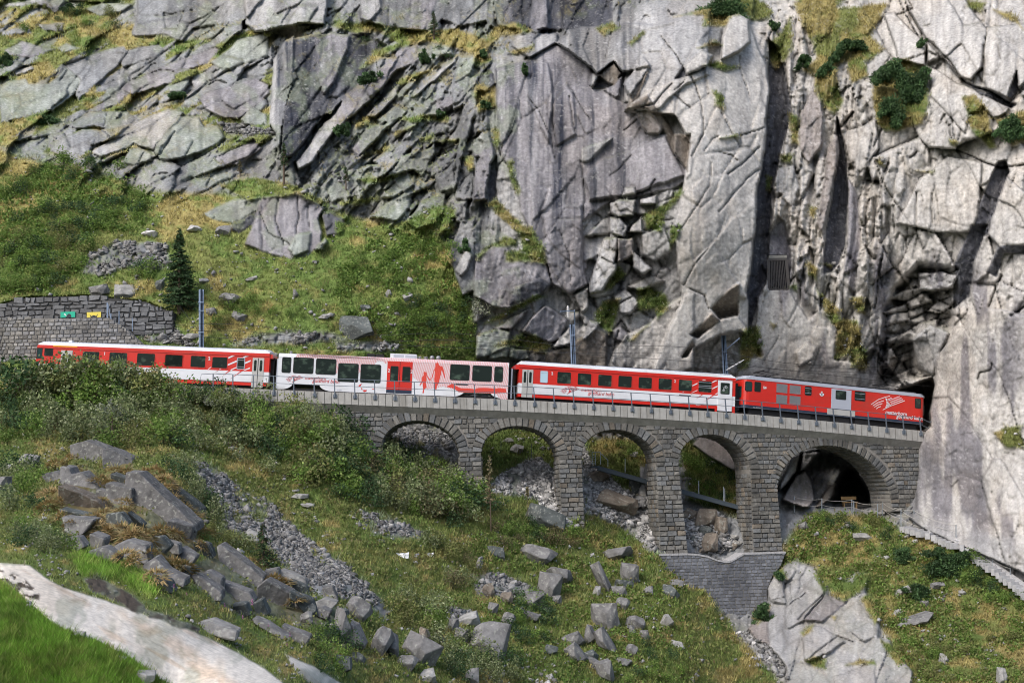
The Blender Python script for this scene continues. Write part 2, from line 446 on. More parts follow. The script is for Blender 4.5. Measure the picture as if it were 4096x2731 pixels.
# --- upper part, terraces above the wall (crop A)
for q in '''0,590 60,540 175,520 190,560 330,560 430,450 600,400 620,440 530,560 500,640 350,750 330,740 200,770 0,830|.7|0|.012|7
430,430 730,330 830,300 850,350 800,440 720,500 690,530 530,680 500,640 540,530|.9|.01|.01|0
830,330 1060,290 1100,330 1050,380 830,450 810,420|.8|-.01|.01|0
860,560 1130,430 1440,320 1480,330 1400,420 1190,500 1160,560 890,640 820,600|.6|0|.03|1
600,740 820,620 860,640 800,700 740,720 640,750|.5|.01|.02|1
460,830 600,750 860,750 920,800 880,840 740,870 640,850 520,860|.6|0|.01|0
610,1020 900,830 1130,730 1240,760 1150,860 1060,960 1040,1000 900,960 860,1000 680,1050|1.3|.012|.02|4
1060,960 1200,780 1340,790 1370,850 1470,840 1520,920 1440,980 1240,1060 1080,1070 1040,1010|1.0|-.02|.012|7
340,960 560,860 700,880 740,920 620,1010 440,1040 340,1010|.7|0|0|0
820,1100 870,1000 940,980 1030,1030 1030,1080 900,1110|.8|0|0|7
1330,670 1380,630 1720,520 1800,560 1810,620 1700,720 1600,800 1510,790 1380,740|.8|-.01|.016|1
1610,800 1700,710 1790,760 1800,830 1640,840|1.1|-.03|.01|7
1410,420 1560,320 1600,270 1760,220 1810,260 1800,380 1640,430 1550,470 1500,460|1.0|-.012|.012|7
880,220 930,100 920,0 910,-300 1640,-300 1650,130 1480,170 1300,190 1220,280 1110,230 890,240|1.2|-.01|.005|0
1100,90 1190,100 1200,190 1110,190|.5|.02|-.02|0
0,60 60,20 200,0 210,-60 310,-60 310,0 370,60 200,25|.5|0|.01|4
20,200 180,180 210,230 0,240|.5|0|0|0
240,160 430,150 420,210 300,200|.5|0|.01|4
30,340 150,280 390,340 200,390 60,370|.6|0|.02|1
390,330 440,290 530,320 430,360|.6|0|.02|7
570,60 700,10 900,20 820,80 680,110|.6|0|.02|7
310,0 330,-60 420,-60 430,20 380,90 320,50|.5|-.02|0|0
90,470 220,440 230,470 110,500|.5|0|.01|4
1000,700 1060,650 1060,690 980,750|.6|0|0|0
1440,1060 1700,930 1760,1000 1600,1110 1500,1100|.5|0|.01|1
1280,520 1400,470 1390,560 1250,670 1300,590|.6|0|.02|4
1140,590 1290,510 1270,570 1220,620 1140,620|.8|-.03|.01|7'''.split('\n'):
    s, dy, sx, sy, t = q.split('|')
    rock('A', s, float(dy) * .7, float(sx), float(sy) * .8 - .004, 1.4, int(t), .85, .2)
# the big overhanging block, the pale pillar and the dark face beside it, their light and shade tinted in
rock('A', '1650,170 1640,0 1640,-300 2230,-300 2200,0 2190,160 2000,150 1980,180 1720,210', 3.2, -.012, -.004, 1, 4, .7, .1)
rock('A', '1710,215 1980,160 2110,165 1990,270 1840,230', .2, 0, -.10, 1, 5, .7)
rock('A', '1820,620 1840,400 1930,280 1980,240 1970,560 1900,800 1870,1040 1850,900 1810,820', 2.2, .085, -.006, 1, 4, .8, .1)
rock('A', '1975,255 2120,230 2230,210 2500,250 2560,330 2460,560 2352,640 2200,760 2040,960 1960,1050 1890,1060 1900,800 1970,560', 1.0, -.055, -.004, 1, 3, .8, .1)
rock('A', '2120,250 2230,215 2352,240 2330,330 2240,560 2180,640 2130,500', 1.5, -.03, .002, 1.5, 1, .8, .1)
rock('A', '1990,1090 2352,640 2500,480 2520,640 2352,800 2250,880 2110,1080 2010,1140', 1.4, .02, .03, 1.2, 4, .8)
rock('A', '2200,1260 2260,1180 2352,1300 2352,1330 2230,1360', .8, .02, .01, 1.2, 7)
rock('A', '1360,1440 1580,1330 1750,1330 1760,1400 1560,1500 1400,1460', .6, .01, -.02, 1.2, 7)
rock('A', '1540,1510 1760,1400 1740,1480 1600,1567 1560,1550', .5, -.03, -.05, 1.2, 3)
rock('A', '1640,1640 1700,1490 1760,1330 1980,1290 2100,1340 2180,1400 2150,1480 2170,1560 2150,1650 2080,1710 1960,1740 1800,1700', 1.0, -.006, -.036, 1.2, 1, .8)
crack('A', '1870,1310 1850,1480 1900,1640', .8, .3); crack('A', '1990,1300 2010,1450 1960,1700', .8, .35); crack('A', '1740,1420 1800,1560 1950,1640', .7, .25); crack('A', '2060,1330 2080,1520', .7, .25)
grass('A', '1480,1240 1700,1190 1980,1250 2210,1360 2225,1410 1990,1310 1760,1338 1690,1350', 2, .5)
rock('A', '2170,1440 2230,1420 2320,1480 2310,1560 2200,1580', .7, -.03, -.03, 1, 3, .5)
rock('D', '2120,150 2190,80 2200,110 2170,150 2130,165', 1.4, -.03, -.03, 1, 7, .6)
rock('D', '1980,60 2100,40 2080,170 1980,215 1930,150', .8, -.02, -.02, 1, 7, .8)

# --- middle (crop B)
for q in '''160,0 160,-300 1040,-300 1060,200 1000,150 830,180 700,130 600,200 330,180 160,120|1.0|-.01|0|0
160,0 280,-60 290,60 200,160 160,120|1.4|.03|0|4
370,150 520,-60 680,-60 640,100 580,200 420,190|1.5|-.04|0|1
1050,0 1050,-300 1850,-300 1850,170 1700,190 1300,210 1090,180|.6|-.01|0|3
1290,160 1320,-80 1420,-80 1420,190 1310,210|1.3|.03|0|1
1430,100 1480,-80 1530,-60 1510,200 1440,190|-.3|0|0|3
830,380 940,375 930,430 900,500 790,560 800,500|1.6|.04|.03|7
790,530 900,500 860,700 780,740 775,640|1.5|-.04|0|0
500,640 700,470 810,380 800,420 640,560 520,650|1.2|.02|.05|4
520,720 780,640 780,720 700,780 520,790|.8|-.01|.01|1
200,600 280,470 420,330 620,270 640,330 560,400 400,480 300,590 220,650|1.0|-.02|.03|1
0,780 60,640 180,540 200,600 120,740 0,900|.8|.01|.04|1
200,780 330,620 420,560 400,640 260,790|.9|.02|.05|4
270,800 400,700 470,750 440,790 300,830|.8|0|.03|7
280,870 380,780 420,800 300,890|.7|0|.04|7
100,1000 200,870 330,800 300,900 140,1060|.9|.02|.03|1
240,1080 420,960 560,900 600,900 430,1060 300,1120|1.0|-.01|.02|0
330,1180 440,1050 640,980 660,910 660,1020 580,1190 520,1140|1.2|-.035|0|7
40,1160 150,1090 260,1040 200,1110 60,1190|.8|0|.05|4
300,1320 430,1180 540,1170 520,1250 380,1330|.9|0|.05|7
220,1450 380,1330 520,1260 480,1400 400,1480|1.0|-.04|.01|7
460,1480 560,1370 740,1290 720,1420 640,1510 540,1530|1.3|-.01|.03|7
660,1180 780,1120 790,1260 700,1300|.9|-.02|0|0
640,330 780,290 770,370 640,380|.8|0|.02|7'''.split('\n'):
    s, dy, sx, sy, t = q.split('|')
    rock('B', s, float(dy), float(sx), float(sy), 1.3, int(t), .55)
# standing slabs left of the great face
for q in '''840,740 900,520 950,500 920,760 850,1000 790,1280 800,1100|1.6|-.04|.004|0
950,500 1040,480 1060,560 1000,620 940,600|.5|0|0|3
900,1000 960,880 1010,870 1060,1020 1020,1180 1000,1340 910,1350 930,1150|1.8|-.02|.004|1
790,1350 880,1340 870,1480 800,1490 790,1420|1.2|0|0|0
850,1040 950,1060 930,1140 900,1340 800,1330 810,1180|1.0|-.02|0|0
1030,1100 1080,1040 1070,1340 1020,1350|-.7|-.05|0|3'''.split('\n'):
    s, dy, sx, sy, t = q.split('|')
    rock('B', s, float(dy), float(sx), float(sy), 1.0, int(t), .4)
# the great smooth face and the slabs hanging over it
rock('B', '1060,460 1280,400 1480,300 1560,340 1700,460 1760,570 1920,680 2020,720 2080,900 2250,900 2400,1000 2380,1180 2270,1260 1930,1330 1840,1350 1640,1480 1660,1600 1690,1800 1560,1980 1370,1700 1230,1420 1220,1250 1090,1000 1070,720', .4, -.003, .001, 1.5, 1, 1.0, .1)
rock('B', '1070,450 1280,400 1270,480 1200,800 1110,1000 1085,860 1070,700', .9, -.012, 0, 1.2, 1, 1.0, .1)
rock('B', '1310,400 1420,420 1450,600 1440,760 1420,960 1330,760 1280,680', 1.0, .02, 0, 1.2, 1, 1.0, .05)
rock('B', '1540,560 1590,620 1600,900 1470,980 1450,700', .9, -.012, -.006, 1.2, 1, 1.0, .1)
rock('B', '1640,1000 1860,930 1700,1080 1640,1090', .8, 0, -.015, 1.2, 4, .9, .1)
rock('B', '1650,1180 1800,1060 1980,1010 2200,900 2330,1180 2000,1290 1700,1340', .8, -.004, .006, 2, 1, .95, .06)
rock('B', '1370,1440 1560,1370 1640,1370 1650,1560 1640,1800 1500,1700 1400,1567', 1.0, .006, .004, 1.2, 1, .8, .12)
rock('B', '1480,290 1620,190 1950,150 2120,170 2500,60 2500,500 2352,560 2180,720 2110,750 2010,760 1930,740 2030,610 2110,450 1920,480 1860,410 1740,490 1700,450 1560,340', 2.4, -.004, -.004, 1.0, 4, .85, .1)
rock('B', '1150,260 1310,220 1490,230 1480,290 1290,390 1180,310', 1.2, 0, .03, 1.2, 4, .6)
rock('B', '1930,560 2060,380 2110,450 1965,650', 3.0, .01, .02, 1, 4, .8, .1)
rock('B', '1965,650 2110,450 2040,610 2010,745 1935,740', 2.0, -.09, -.09, 1, 5, .8, .1)  # overhang's shade put into the brown tint
rock('B', '1745,500 1860,415 1915,490 1870,575 1820,550', 1.2, -.02, -.08, 1, 5, .8, .1)
rock('B', '1700,565 1715,490 1750,510 1720,590', 1.6, .06, -.05, 1, 4, .8, .1)
rock('B', '1720,590 1760,520 1820,555 1860,600 1760,600', -.4, 0, -.06, 1, 3, .8, .1)
rock('B', '1790,600 1860,570 1920,500 1900,640 1880,660', 1.0, 0, -.03, 1, 1, .8, .1)
rock('B', '2010,760 2110,750 2190,860 2170,900 2090,900 2040,850', 1.6, .0, -.05, 1.1, 6, .7, .1)
rock('B', '2270,530 2352,430 2352,520', .8, 0, -.04, 1, 3)
for q in '''1900,1320 1930,1250 2000,1250 2010,1300|1.2|0|.02|4
1830,1360 1900,1330 2015,1330 1990,1440 1890,1450 1840,1430|1.8|-.02|.01|4
1990,1500 2040,1450 2060,1560 1960,1567|1.6|0|.02|4
2040,1330 2150,1310 2150,1370 2040,1370|1.2|0|.03|4
1830,1450 1900,1450 1960,1520 1940,1600 1830,1567|1.5|.01|.02|4'''.split('\n'):
    s, dy, sx, sy, t = q.split('|')
    rock('B', s, float(dy), float(sx), float(sy), 1.0, int(t), .5, .3)

# --- foot of the great face (crop E)
for q in '''830,-40 930,-60 920,440 840,470 790,300 740,210 800,60|1.2|-.03|.01|0
790,300 870,160 915,200 880,300 840,340|1.6|.03|.01|4
950,200 1120,120 1200,220 1400,250 1450,380 1360,470 1150,560 1050,550 920,480 910,400|1.8|-.008|.012|1
1150,540 1200,420 1360,350 1450,390 1360,470|1.6|-.03|-.03|3
1370,130 1480,-40 1640,-60 1670,300 1690,400 1560,470 1450,380|1.2|-.01|.002|1
1700,400 1760,210 1880,260 1880,300 1780,440 1700,460|2.4|.02|.02|4
1760,210 1790,100 1890,80 1870,260|2.0|.01|.03|4
1890,90 1990,90 2000,200 1880,260|1.7|-.06|-.01|6
930,890 940,740 1080,690 1170,720 1130,820 1000,880|1.6|-.01|.02|7
1000,890 1060,820 1150,810 1150,890 1060,905|1.8|.02|.01|7
1150,890 1160,830 1270,830 1300,880 1250,905|1.6|-.02|0|7
1330,600 1400,540 1550,640 1500,760 1440,790 1240,720|1.8|-.05|0|1
1040,690 1200,600 1290,560 1230,640 1170,700|1.2|.02|.02|4
1400,860 1570,810 1600,760 1750,690 1810,730 1810,960 1400,960|1.2|0|-.03|5
1640,750 1700,640 1760,660 1740,700 1650,770|2.0|.03|.02|4
1450,810 1560,680 1570,800 1460,830|1.8|.03|.02|4
1850,700 1900,670 1960,730 1930,780 1860,760|1.8|0|0|1
1850,840 1950,720 2100,650 2250,500 2400,440 2400,1000 1820,960|1.3|-.008|.01|2
1900,530 2000,480 2030,520 1980,600 1910,590|2.0|0|.02|4
1990,170 2120,290 2060,330 1990,290|2.2|.02|.03|4
1590,470 1690,410 1690,560 1640,600|1.0|0|0|4
2050,60 2200,20 2250,180 2140,240 2060,200|1.2|0|-.01|4
1950,420 2110,330 2200,370 2030,440|1.0|0|.04|4
1860,480 1940,430 2000,480 1900,530|1.4|0|.04|4'''.split('\n'):
    s, dy, sx, sy, t = q.split('|')
    rock('E', s, float(dy), float(sx), float(sy), 1.2, int(t), .6, .2)

# --- the pale buttress (crops C and F)
rock('C', '-330,730 -180,610 0,540 110,500 210,460 310,440 330,260 370,120 430,90 500,130 560,300 630,450 640,600 625,800 610,1000 600,1100 560,1300 545,1567 520,1900 500,2080 490,2240 440,2210 310,2250 140,2340 130,2470 0,2540 -170,2540 -30,2200 50,2000 0,1500 80,1150 110,960 0,780', 2.6, .004, .003, 1.0, 2, .9, .1)
rock('C', '0,900 110,900 90,1160 -20,1000', 1.0, -.09, 0, 1, 5, .8)
rock('C', '-340,730 -180,640 0,900 0,1050 -60,900 -180,740', 1.2, -.05, -.05, 1.2, 5, .8)
rock('C', '330,250 370,110 430,90 500,130 510,280 440,340 320,400', 3.6, .01, .01, 1.0, 2, .8, .15)
rock('C', '70,440 200,330 270,370 230,440 90,500', 3.3, .03, -.01, 1.0, 2, .8, .2)
rock('C', '170,270 250,190 330,180 310,290 190,290', 1.2, -.04, 0, 1, 0, .6)
rock('C', '640,260 700,320 760,500 790,800 720,1000 655,1300 640,1560 625,1900 560,2010 500,2250 490,1960 545,1560 560,1300 610,1000 640,600', -2.4, -.06, 0, 1.2, 3, .5, .1)  # chimney's shade put into the dark tint
rock('F', '640,60 690,-60 740,-20 785,200 772,425 640,430', -1.0, 0, 0, 1.2, 1, .8, .1)
for q in '''260,560 330,480 420,400 445,400 430,600 310,630|1.6|0|-.12|5
110,740 260,590 310,640 160,760|1.8|.0|-.12|5
50,890 130,770 140,810 90,880|1.6|0|-.1|5
430,480 500,500 490,690 440,620|1.6|-.02|0|2'''.split('\n'):
    s, dy, sx, sy, t = q.split('|')
    rock('F', s, float(dy), float(sx), float(sy), 1.0, int(t), .8, .15)  # undersides at the buttress foot tinted dark for their shade
rock('F', '560,480 640,430 780,440 900,640 1000,560 1090,700 1070,900 1200,920 1260,1020 1240,1100 900,1100 400,1100 430,980 500,900 590,880 545,700', .9, .0, .008, 1.2, 2, .85, .1)
rock('F', '820,850 900,780 960,820 920,930 840,950', 1.6, .01, .02, 1.2, 2, .8, .15)
# slots and clefts, their shade put into dark tints
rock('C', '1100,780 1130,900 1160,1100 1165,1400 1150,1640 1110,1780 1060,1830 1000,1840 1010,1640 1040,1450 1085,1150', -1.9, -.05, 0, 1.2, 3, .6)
rock('C', '1165,1180 1230,1300 1250,1567 1230,1800 1150,1840 1170,1500', .4, -.07, 0, 1.2, 1, .9)
for q in '''850,780 960,520 1010,760 1000,960 900,1100 850,1000|.9|.03|0|6
1030,1000 1100,910 1110,1020 1000,1567 960,1500|1.2|.03|0|6
700,1130 800,1100 840,1250 800,1400 700,1300|.4|.02|0|4
760,310 800,300 800,560 770,620|.8|.05|0|2'''.split('\n'):
    s, dy, sx, sy, t = q.split('|')
    rock('C', s, float(dy), float(sx), float(sy), 1.2, int(t), .5)
# --- right-hand cliff
for q in '''1490,-300 1940,-300 1950,0 2100,200 2070,450 2000,540 1920,520 1700,270 1560,30|1.6|-.008|.004|2
1410,100 1480,80 1500,110 1690,290 1680,440 1500,400 1480,300|1.0|.01|.004|2
2100,180 2352,160 2500,300 2352,560 2270,660 2090,590 2080,440|1.4|.008|.004|2
1690,290 1740,280 1780,390 1700,420|1.4|-.05|-.03|2
1710,440 1900,560 2080,620 2060,740 1990,760 1960,900 1720,640|.8|.01|.01|2
2060,700 2090,620 2270,700 2230,760 2150,790|1.2|.0|-.01|2
1840,1050 2060,1090 2060,1330 2010,1560 1760,1560 1500,1500 1660,1200|.8|-.006|.004|2
1130,900 1360,800 1380,1000 1250,1150 1180,1100|.6|.02|.0|2
2130,1320 2220,1170 2352,1280 2500,1400 2500,1700 2230,1700 2100,1567|1.4|.004|.0|2'''.split('\n'):
    s, dy, sx, sy, t = q.split('|')
    rock('C', s, float(dy), float(sx), float(sy), 1.3, int(t), .75, .25)
rock('C', '2230,1080 2250,1160 2180,1350 2100,1580 2000,1580 2060,1340 2170,1090', -1.0, -.12, -.02, 1.2, 3, .5)  # shade of this turned-away face painted by the dark tint
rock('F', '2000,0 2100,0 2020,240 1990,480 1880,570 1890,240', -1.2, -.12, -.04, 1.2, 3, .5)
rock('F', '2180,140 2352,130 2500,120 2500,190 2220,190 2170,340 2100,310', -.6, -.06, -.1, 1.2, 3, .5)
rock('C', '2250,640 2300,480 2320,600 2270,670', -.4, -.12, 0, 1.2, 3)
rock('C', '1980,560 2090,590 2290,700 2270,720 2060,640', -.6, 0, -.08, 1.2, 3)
mX = mask_of([pts('F', '1420,560 1500,430 1640,260 1900,290 1880,570 1850,700 1700,650 1600,760 1620,940 1740,1000 1560,1030 1380,1090 1400,800')], 4)
OFF -= 2.0 * mX; fracture(mX, 20, 22, 9, .10, .8, .6, 120)
TINT[:] = TINT * (1 - .55 * mX[..., None]) + .55 * mX[..., None] * np.array((.20, .19, .18))
rock('F', '1640,320 1790,300 1910,340 1880,420 1660,440', .3, .03, .03, 1.2, 4, .2, .3)
# the wall right of the tunnel, close to the camera
rock('F', '1740,900 1765,1000 1742,1180 1726,1240 1732,1350 1640,1385 1630,1900 1580,1960 1700,2050 2500,2400 2900,2400 2900,600 2352,600 2200,560 2100,560 1870,760', 1.5, .004, .0, 1.2, None, .7, .1)
rock('F', '1600,760 1720,660 1850,720 1760,900 1740,1000 1640,960', .6, -.02, 0, 1.2, 4, .7, .2)
# the tunnel: a passage running back into the rock
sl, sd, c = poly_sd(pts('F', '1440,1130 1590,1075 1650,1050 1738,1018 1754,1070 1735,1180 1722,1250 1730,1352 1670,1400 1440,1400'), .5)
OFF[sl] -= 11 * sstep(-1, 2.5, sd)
TINT[sl] = TINT[sl] * (1 - .6 * sstep(-2, 6, sd)[..., None])  # rock colour dimmed inward, painting the tunnel's darkness
# cave under the last arch
sl, sd, c = poly_sd(pts('I', '700,280 840,30 980,0 1200,0 1400,200 1360,380 1240,400 960,390 760,330'), 1.0)
OFF[sl] -= 3.5 * sstep(-1, 6, sd)
for q in '''700,270 780,60 840,30 820,150 760,230|3|.02|.01|4
720,330 830,160 880,130 930,200 940,330 900,390 760,350|1.8|-.03|.01|6
940,380 1040,240 1090,230 1080,310 960,390|1.4|.02|.01|5
840,150 870,30 990,20 900,110|2.4|.01|.01|4'''.split('\n'):
    s, dy, sx, sy, t = q.split('|')
    rock('I', s, float(dy), float(sx), float(sy), 1.2, int(t), .4, .3)
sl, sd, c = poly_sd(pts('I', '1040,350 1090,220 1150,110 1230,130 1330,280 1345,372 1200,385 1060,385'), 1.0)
OFF[sl] -= 7 * sstep(-2, 5, sd); TINT[sl] = TINT[sl] * (1 - .6 * sstep(-4, 8, sd)[..., None])  # black of the cave void also painted into the rock colour
# --- lower right rock (crop I)
rock('I', '630,900 770,750 830,740 950,780 990,850 1030,960 1200,930 1230,830 1310,820 1290,950 1380,1150 1370,1250 1440,1260 1590,1470 1600,2000 790,2000 740,1450 620,1300 640,1130', 1.0, .004, .004, 1.4, 4, .6, .15, 2.2)
for q in '''630,900 700,840 770,760 830,800 740,900 740,1040 640,1030|1.6|-.02|0|4
740,1040 980,830 1000,960 870,1150 740,1200|1.4|.015|.01|4
880,1150 1010,960 1160,940 1170,1010 1000,1160|1.5|-.02|.01|1
490,1200 640,1060 640,1300 560,1290|1.0|-.03|0|6
860,1250 950,1200 1000,1190 1150,1290 1030,1370 880,1400|1.8|0|.03|4
1080,1500 1350,1430 1360,1600 1080,1700|1.8|.01|.03|4
1180,1220 1290,1160 1370,1160 1360,1260 1260,1290|1.6|-.02|.02|4
1220,930 1320,820 1290,950 1240,1000|1.2|0|.0|4'''.split('\n'):
    s, dy, sx, sy, t = q.split('|')
    rock('I', s, float(dy) * .8, float(sx), float(sy) * .7, 1.2, int(t), .7, .15, 1.8)
# --- rocks behind the arches
rock('s', '2770,1780 2800,1750 2900,1750 2960,1830 2935,1880 2840,1830', 1.2, 0, .01, 1, 6, .8)
rock('s', '2400,1960 2560,1975 2600,2040 2480,2000', .6, 0, .02, 1, 0, .6)
rock('s', '2560,1860 2600,1870 2590,1990 2550,2000', 1.0, .04, 0, 1, 4, .6)
# --- pale polished slab at the lower left
slab_s = '-300,690 0,755 200,775 300,850 420,920 600,980 820,1050 1000,1110 1200,1180 1400,1260 1600,1360 1780,1470 1950,1600 2200,1900 1200,1960 1210,1640 1060,1530 860,1390 680,1290 540,1250 370,1180 230,1060 110,940 0,860 -300,800'
sl, sd, c = poly_sd(pts('G', slab_s), .6)
w = sstep(-1.2, 1.2, sd)
OFF[sl] += w * (.5 + .010 * (U[sl] - c[0]) * .0)
GRASS[sl] *= 1 - w; SMOOTH[sl] = SMOOTH[sl] * (1 - w) + w; TINT[sl] = TINT[sl] * (1 - w[..., None]) + np.array((.66, .615, .55)) * w[..., None]
SLAB = np.zeros(U.shape); SLAB[sl] = w
sl, sd, c = poly_sd(pts('G', '1910,1370 2100,1450 2352,1600 2500,1700 2250,1700 2000,1500'), .6)
w = sstep(-1.2, 1.2, sd)
OFF[sl] += w * .4; GRASS[sl] *= 1 - w; SMOOTH[sl] = SMOOTH[sl] * (1 - w) + w; TINT[sl] = TINT[sl] * (1 - w[..., None]) + np.array((.66, .615, .55)) * w[..., None]
SLAB[sl] = np.maximum(SLAB[sl], w)
for s, w_, d_ in (('700,1050 900,1220 1100,1330 1290,1430 1500,1560', .9, .10), ('500,1000 700,1070 860,1160', .8, .06), ('300,880 520,990 640,1040', .8, .06), ('1050,1290 1200,1390', .8, .05)):
    crack('G', s, w_, d_)

# room behind the built walls and the barred opening
def wallpts(x0, y0, k, txt): return [((x0 + float(a) / k) / 4, (y0 + float(b) / k) / 4) for a, b in (q.split(',') for q in txt.split())]
DAM = wallpts(2600, 2140, 3.7333, '150,300 560,290 700,295 860,325 1000,380 1130,405 1200,400 1300,345 1400,285 1700,275 2025,262 1950,450 1830,600 1750,800 1750,1050 1560,1190 1500,1245 1140,1270 1060,1200 960,1100 950,960 780,790 560,780 380,620 270,560 170,360')
WALL_A = wallpts(0, 1150, 3.2667, '-300,395 600,395 760,402 1000,395 1300,390 1440,402 1540,480 1600,500 1850,730 1850,860 -300,960')
WALL_B = wallpts(0, 1150, 3.2667, '-300,260 0,225 60,205 230,150 400,125 570,120 1150,105 1500,140 1900,180 2110,270 2262,315 2262,620 1900,600 1500,560 -300,460')
for P_, d_ in ((DAM, 2.2), (WALL_B, 1.2), (WALL_A, .8)):
    sl, sd, c = poly_sd(P_, 0)
    OFF[sl] -= d_ * sstep(-1.5, .5, sd)
sl, sd, c = poly_sd(pts('F', '632,205 752,205 772,432 634,436'), 0)
OFF[sl] -= 1.6 * sstep(-.5, 1.0, sd)
TAN = np.zeros(U.shape)
for q in ('760,1060 960,1130 1200,1260 1400,1400 1640,1600 1500,1640 1300,1480 1120,1330 960,1240 860,1150', '300,880 500,970 700,1060 660,1090 480,1030'):
    sl, sd, c = poly_sd(pts('G', q), 2.5); TAN[sl] = np.maximum(TAN[sl], sstep(-4, 6, sd))
# bare dark soil along the edge of the slab
for q in ('565,880 640,855 800,925 960,1020 1020,1085 920,1095 760,1015 620,960', '1010,1070 1180,1140 1340,1200 1330,1230 1150,1180 1000,1110', '-100,780 60,820 140,870 270,960 250,1010 120,960 0,880'):
    sl, sd, c = poly_sd(pts('G', q), 2.0); w = sstep(-1.5, 1.5, sd) * (sstep(.42, .52, fbm(U[sl] / 8, Vv[sl] / 4, 4, 94)) if q.startswith('-100') else 1)
    GRASS[sl] *= 1 - w; SMOOTH[sl] *= 1 - w; SLAB[sl] *= 1 - w; OFF[sl] += (.12 if q.startswith('-100') else .5) * w * (.4 + fbm(U[sl] / 7, Vv[sl] / 5, 4, 97)); TINT[sl] = TINT[sl] * (1 - w[..., None]) + np.array((.075, .062, .05)) * w[..., None]
# --- grass on ledges and in gullies
for cr, ss in (('B', '''330,200 560,190 800,200 1000,260 1060,190 1190,150 1310,210 1280,230 1100,240 1000,340 1050,400 930,470 920,380 800,330 620,280 420,320 330,380 160,470 250,360 400,290 300,220
400,540 560,480 750,420 830,370 700,450 560,520 420,570|930,560 1060,600 1070,720 940,750 910,620|410,800 560,780 750,790 740,820 500,830|120,830 230,780 210,850 120,870|380,900 560,830 400,920|170,1050 360,970 350,1010 190,1060
20,1360 290,1310 280,1340 30,1390|130,1200 460,1160 350,1210 180,1230|1040,860 1090,870 1100,960 1080,1020 1050,960|1140,1080 1180,1060 1190,1180 1230,1280 1215,1310 1170,1230|1000,1360 1070,1340 1150,1420 1240,1500 1290,1567 1210,1567 1120,1480
2050,1430 2200,1370 2300,1250 2320,1290 2200,1450 2180,1567 2080,1540|1160,340 1310,310 1320,340 1180,370|1740,190 1850,130 1900,180 1800,240|1960,290 2060,210 2080,220 1990,310|0,130 300,160 320,210 130,220 0,180|0,1500 250,1490 300,1520 460,1470 740,1370 800,1400 780,1567 0,1567
680,540 760,480 780,490 700,550|560,930 640,900 660,930 560,960|700,940 820,920 800,950 700,950|840,1060 900,1050 920,1140 880,1160'''),
    ('C', '''0,110 250,50 320,0 560,0 660,80 640,130 520,130 490,95 400,100 340,170 190,185 190,110 60,90|810,30 880,-60 1200,-60 1100,50 1210,50 1440,30 1390,110 1320,240 1420,330 1290,420 1310,520 1200,560 1150,430 1100,440 1090,560 1150,680 1090,780 1020,720 950,620 950,520 870,470 960,390 930,290 870,180
640,280 700,250 790,120 800,320 760,400 700,480 660,420|1340,560 1430,420 1560,400 1700,470 1710,700 1660,840 1440,880 1380,840 1350,720|1940,650 2010,630 2120,740 2130,900 2170,990 2120,1000 2010,900|2160,790 2352,730 2500,760 2500,900 2280,980 2200,900|770,760 830,780 850,980 800,960|710,1030 800,1030 790,1090 720,1080|210,430 310,410 450,450 340,475|300,930 420,900 430,930|160,310 280,270 330,310|1950,0 2100,10 2060,80 1960,40|2150,60 2260,70 2352,200 2250,130|250,600 320,620 340,750 280,700|1350,1070 1410,1060 1420,1110 1370,1100|1630,1130 1740,1140 1730,1160|1850,940 1900,950 1900,990 1860,970|620,1180 660,1200 650,1300 620,1290|900,1380 960,1400 940,1470 910,1440'''),
    ('E', '''950,200 1120,80 1200,90 1190,140 1040,150 960,230|1210,0 1290,0 1390,130 1400,260 1130,240 1130,180 1240,160|970,660 1080,600 1350,460 1410,470 1200,580 1040,650|1050,810 1200,740 1340,740 1440,810 1400,870 1280,830|1730,600 1800,510 1910,500 1900,600 1830,730 1760,680|1790,440 1890,280 1950,330 1850,430|2020,430 2100,400 2210,460 2220,560 2150,630 2130,560 2020,580|2240,0 2320,0 2310,60 2230,180|1960,770 2100,650 2000,770|700,280 760,150 780,240 700,350'''),
    ('F', '''450,700 560,660 590,800 600,900 540,870 490,960 430,980 440,880|890,240 970,300 960,370 900,340|960,420 1010,480 1120,560 1110,620 1240,640 1320,940 1290,980 1200,960 1170,870 1080,900 1080,800 1090,700 1010,600 990,520|1190,480 1260,470 1300,600 1230,580|2150,1380 2330,1340 2352,1500 2240,1510|780,420 830,400 840,460|1000,270 1080,270 1060,300|640,640 680,660 660,690'''),
    ('I', '1020,890 1090,850 1200,880 1240,830 1330,800 1320,900 1240,960 1150,1010 1060,970|1260,1000 1320,960 1400,1120 1340,1180|960,760 1010,740 1050,880 1000,960 960,860|1380,1260 1480,1300 1560,1420 1500,1440|880,1400 950,1370 1030,1390 1020,1470 940,1440|1160,1440 1240,1410 1340,1410 1350,1440|850,1220 960,1180 940,1220 870,1240|1050,1120 1100,1110 1090,1150|660,830 730,780 760,860 700,860|530,1090 640,1060 640,1120 560,1180')):
    for s in ss.replace('\n', '|').split('|'):
        grass(cr, s, 2.2, .3)

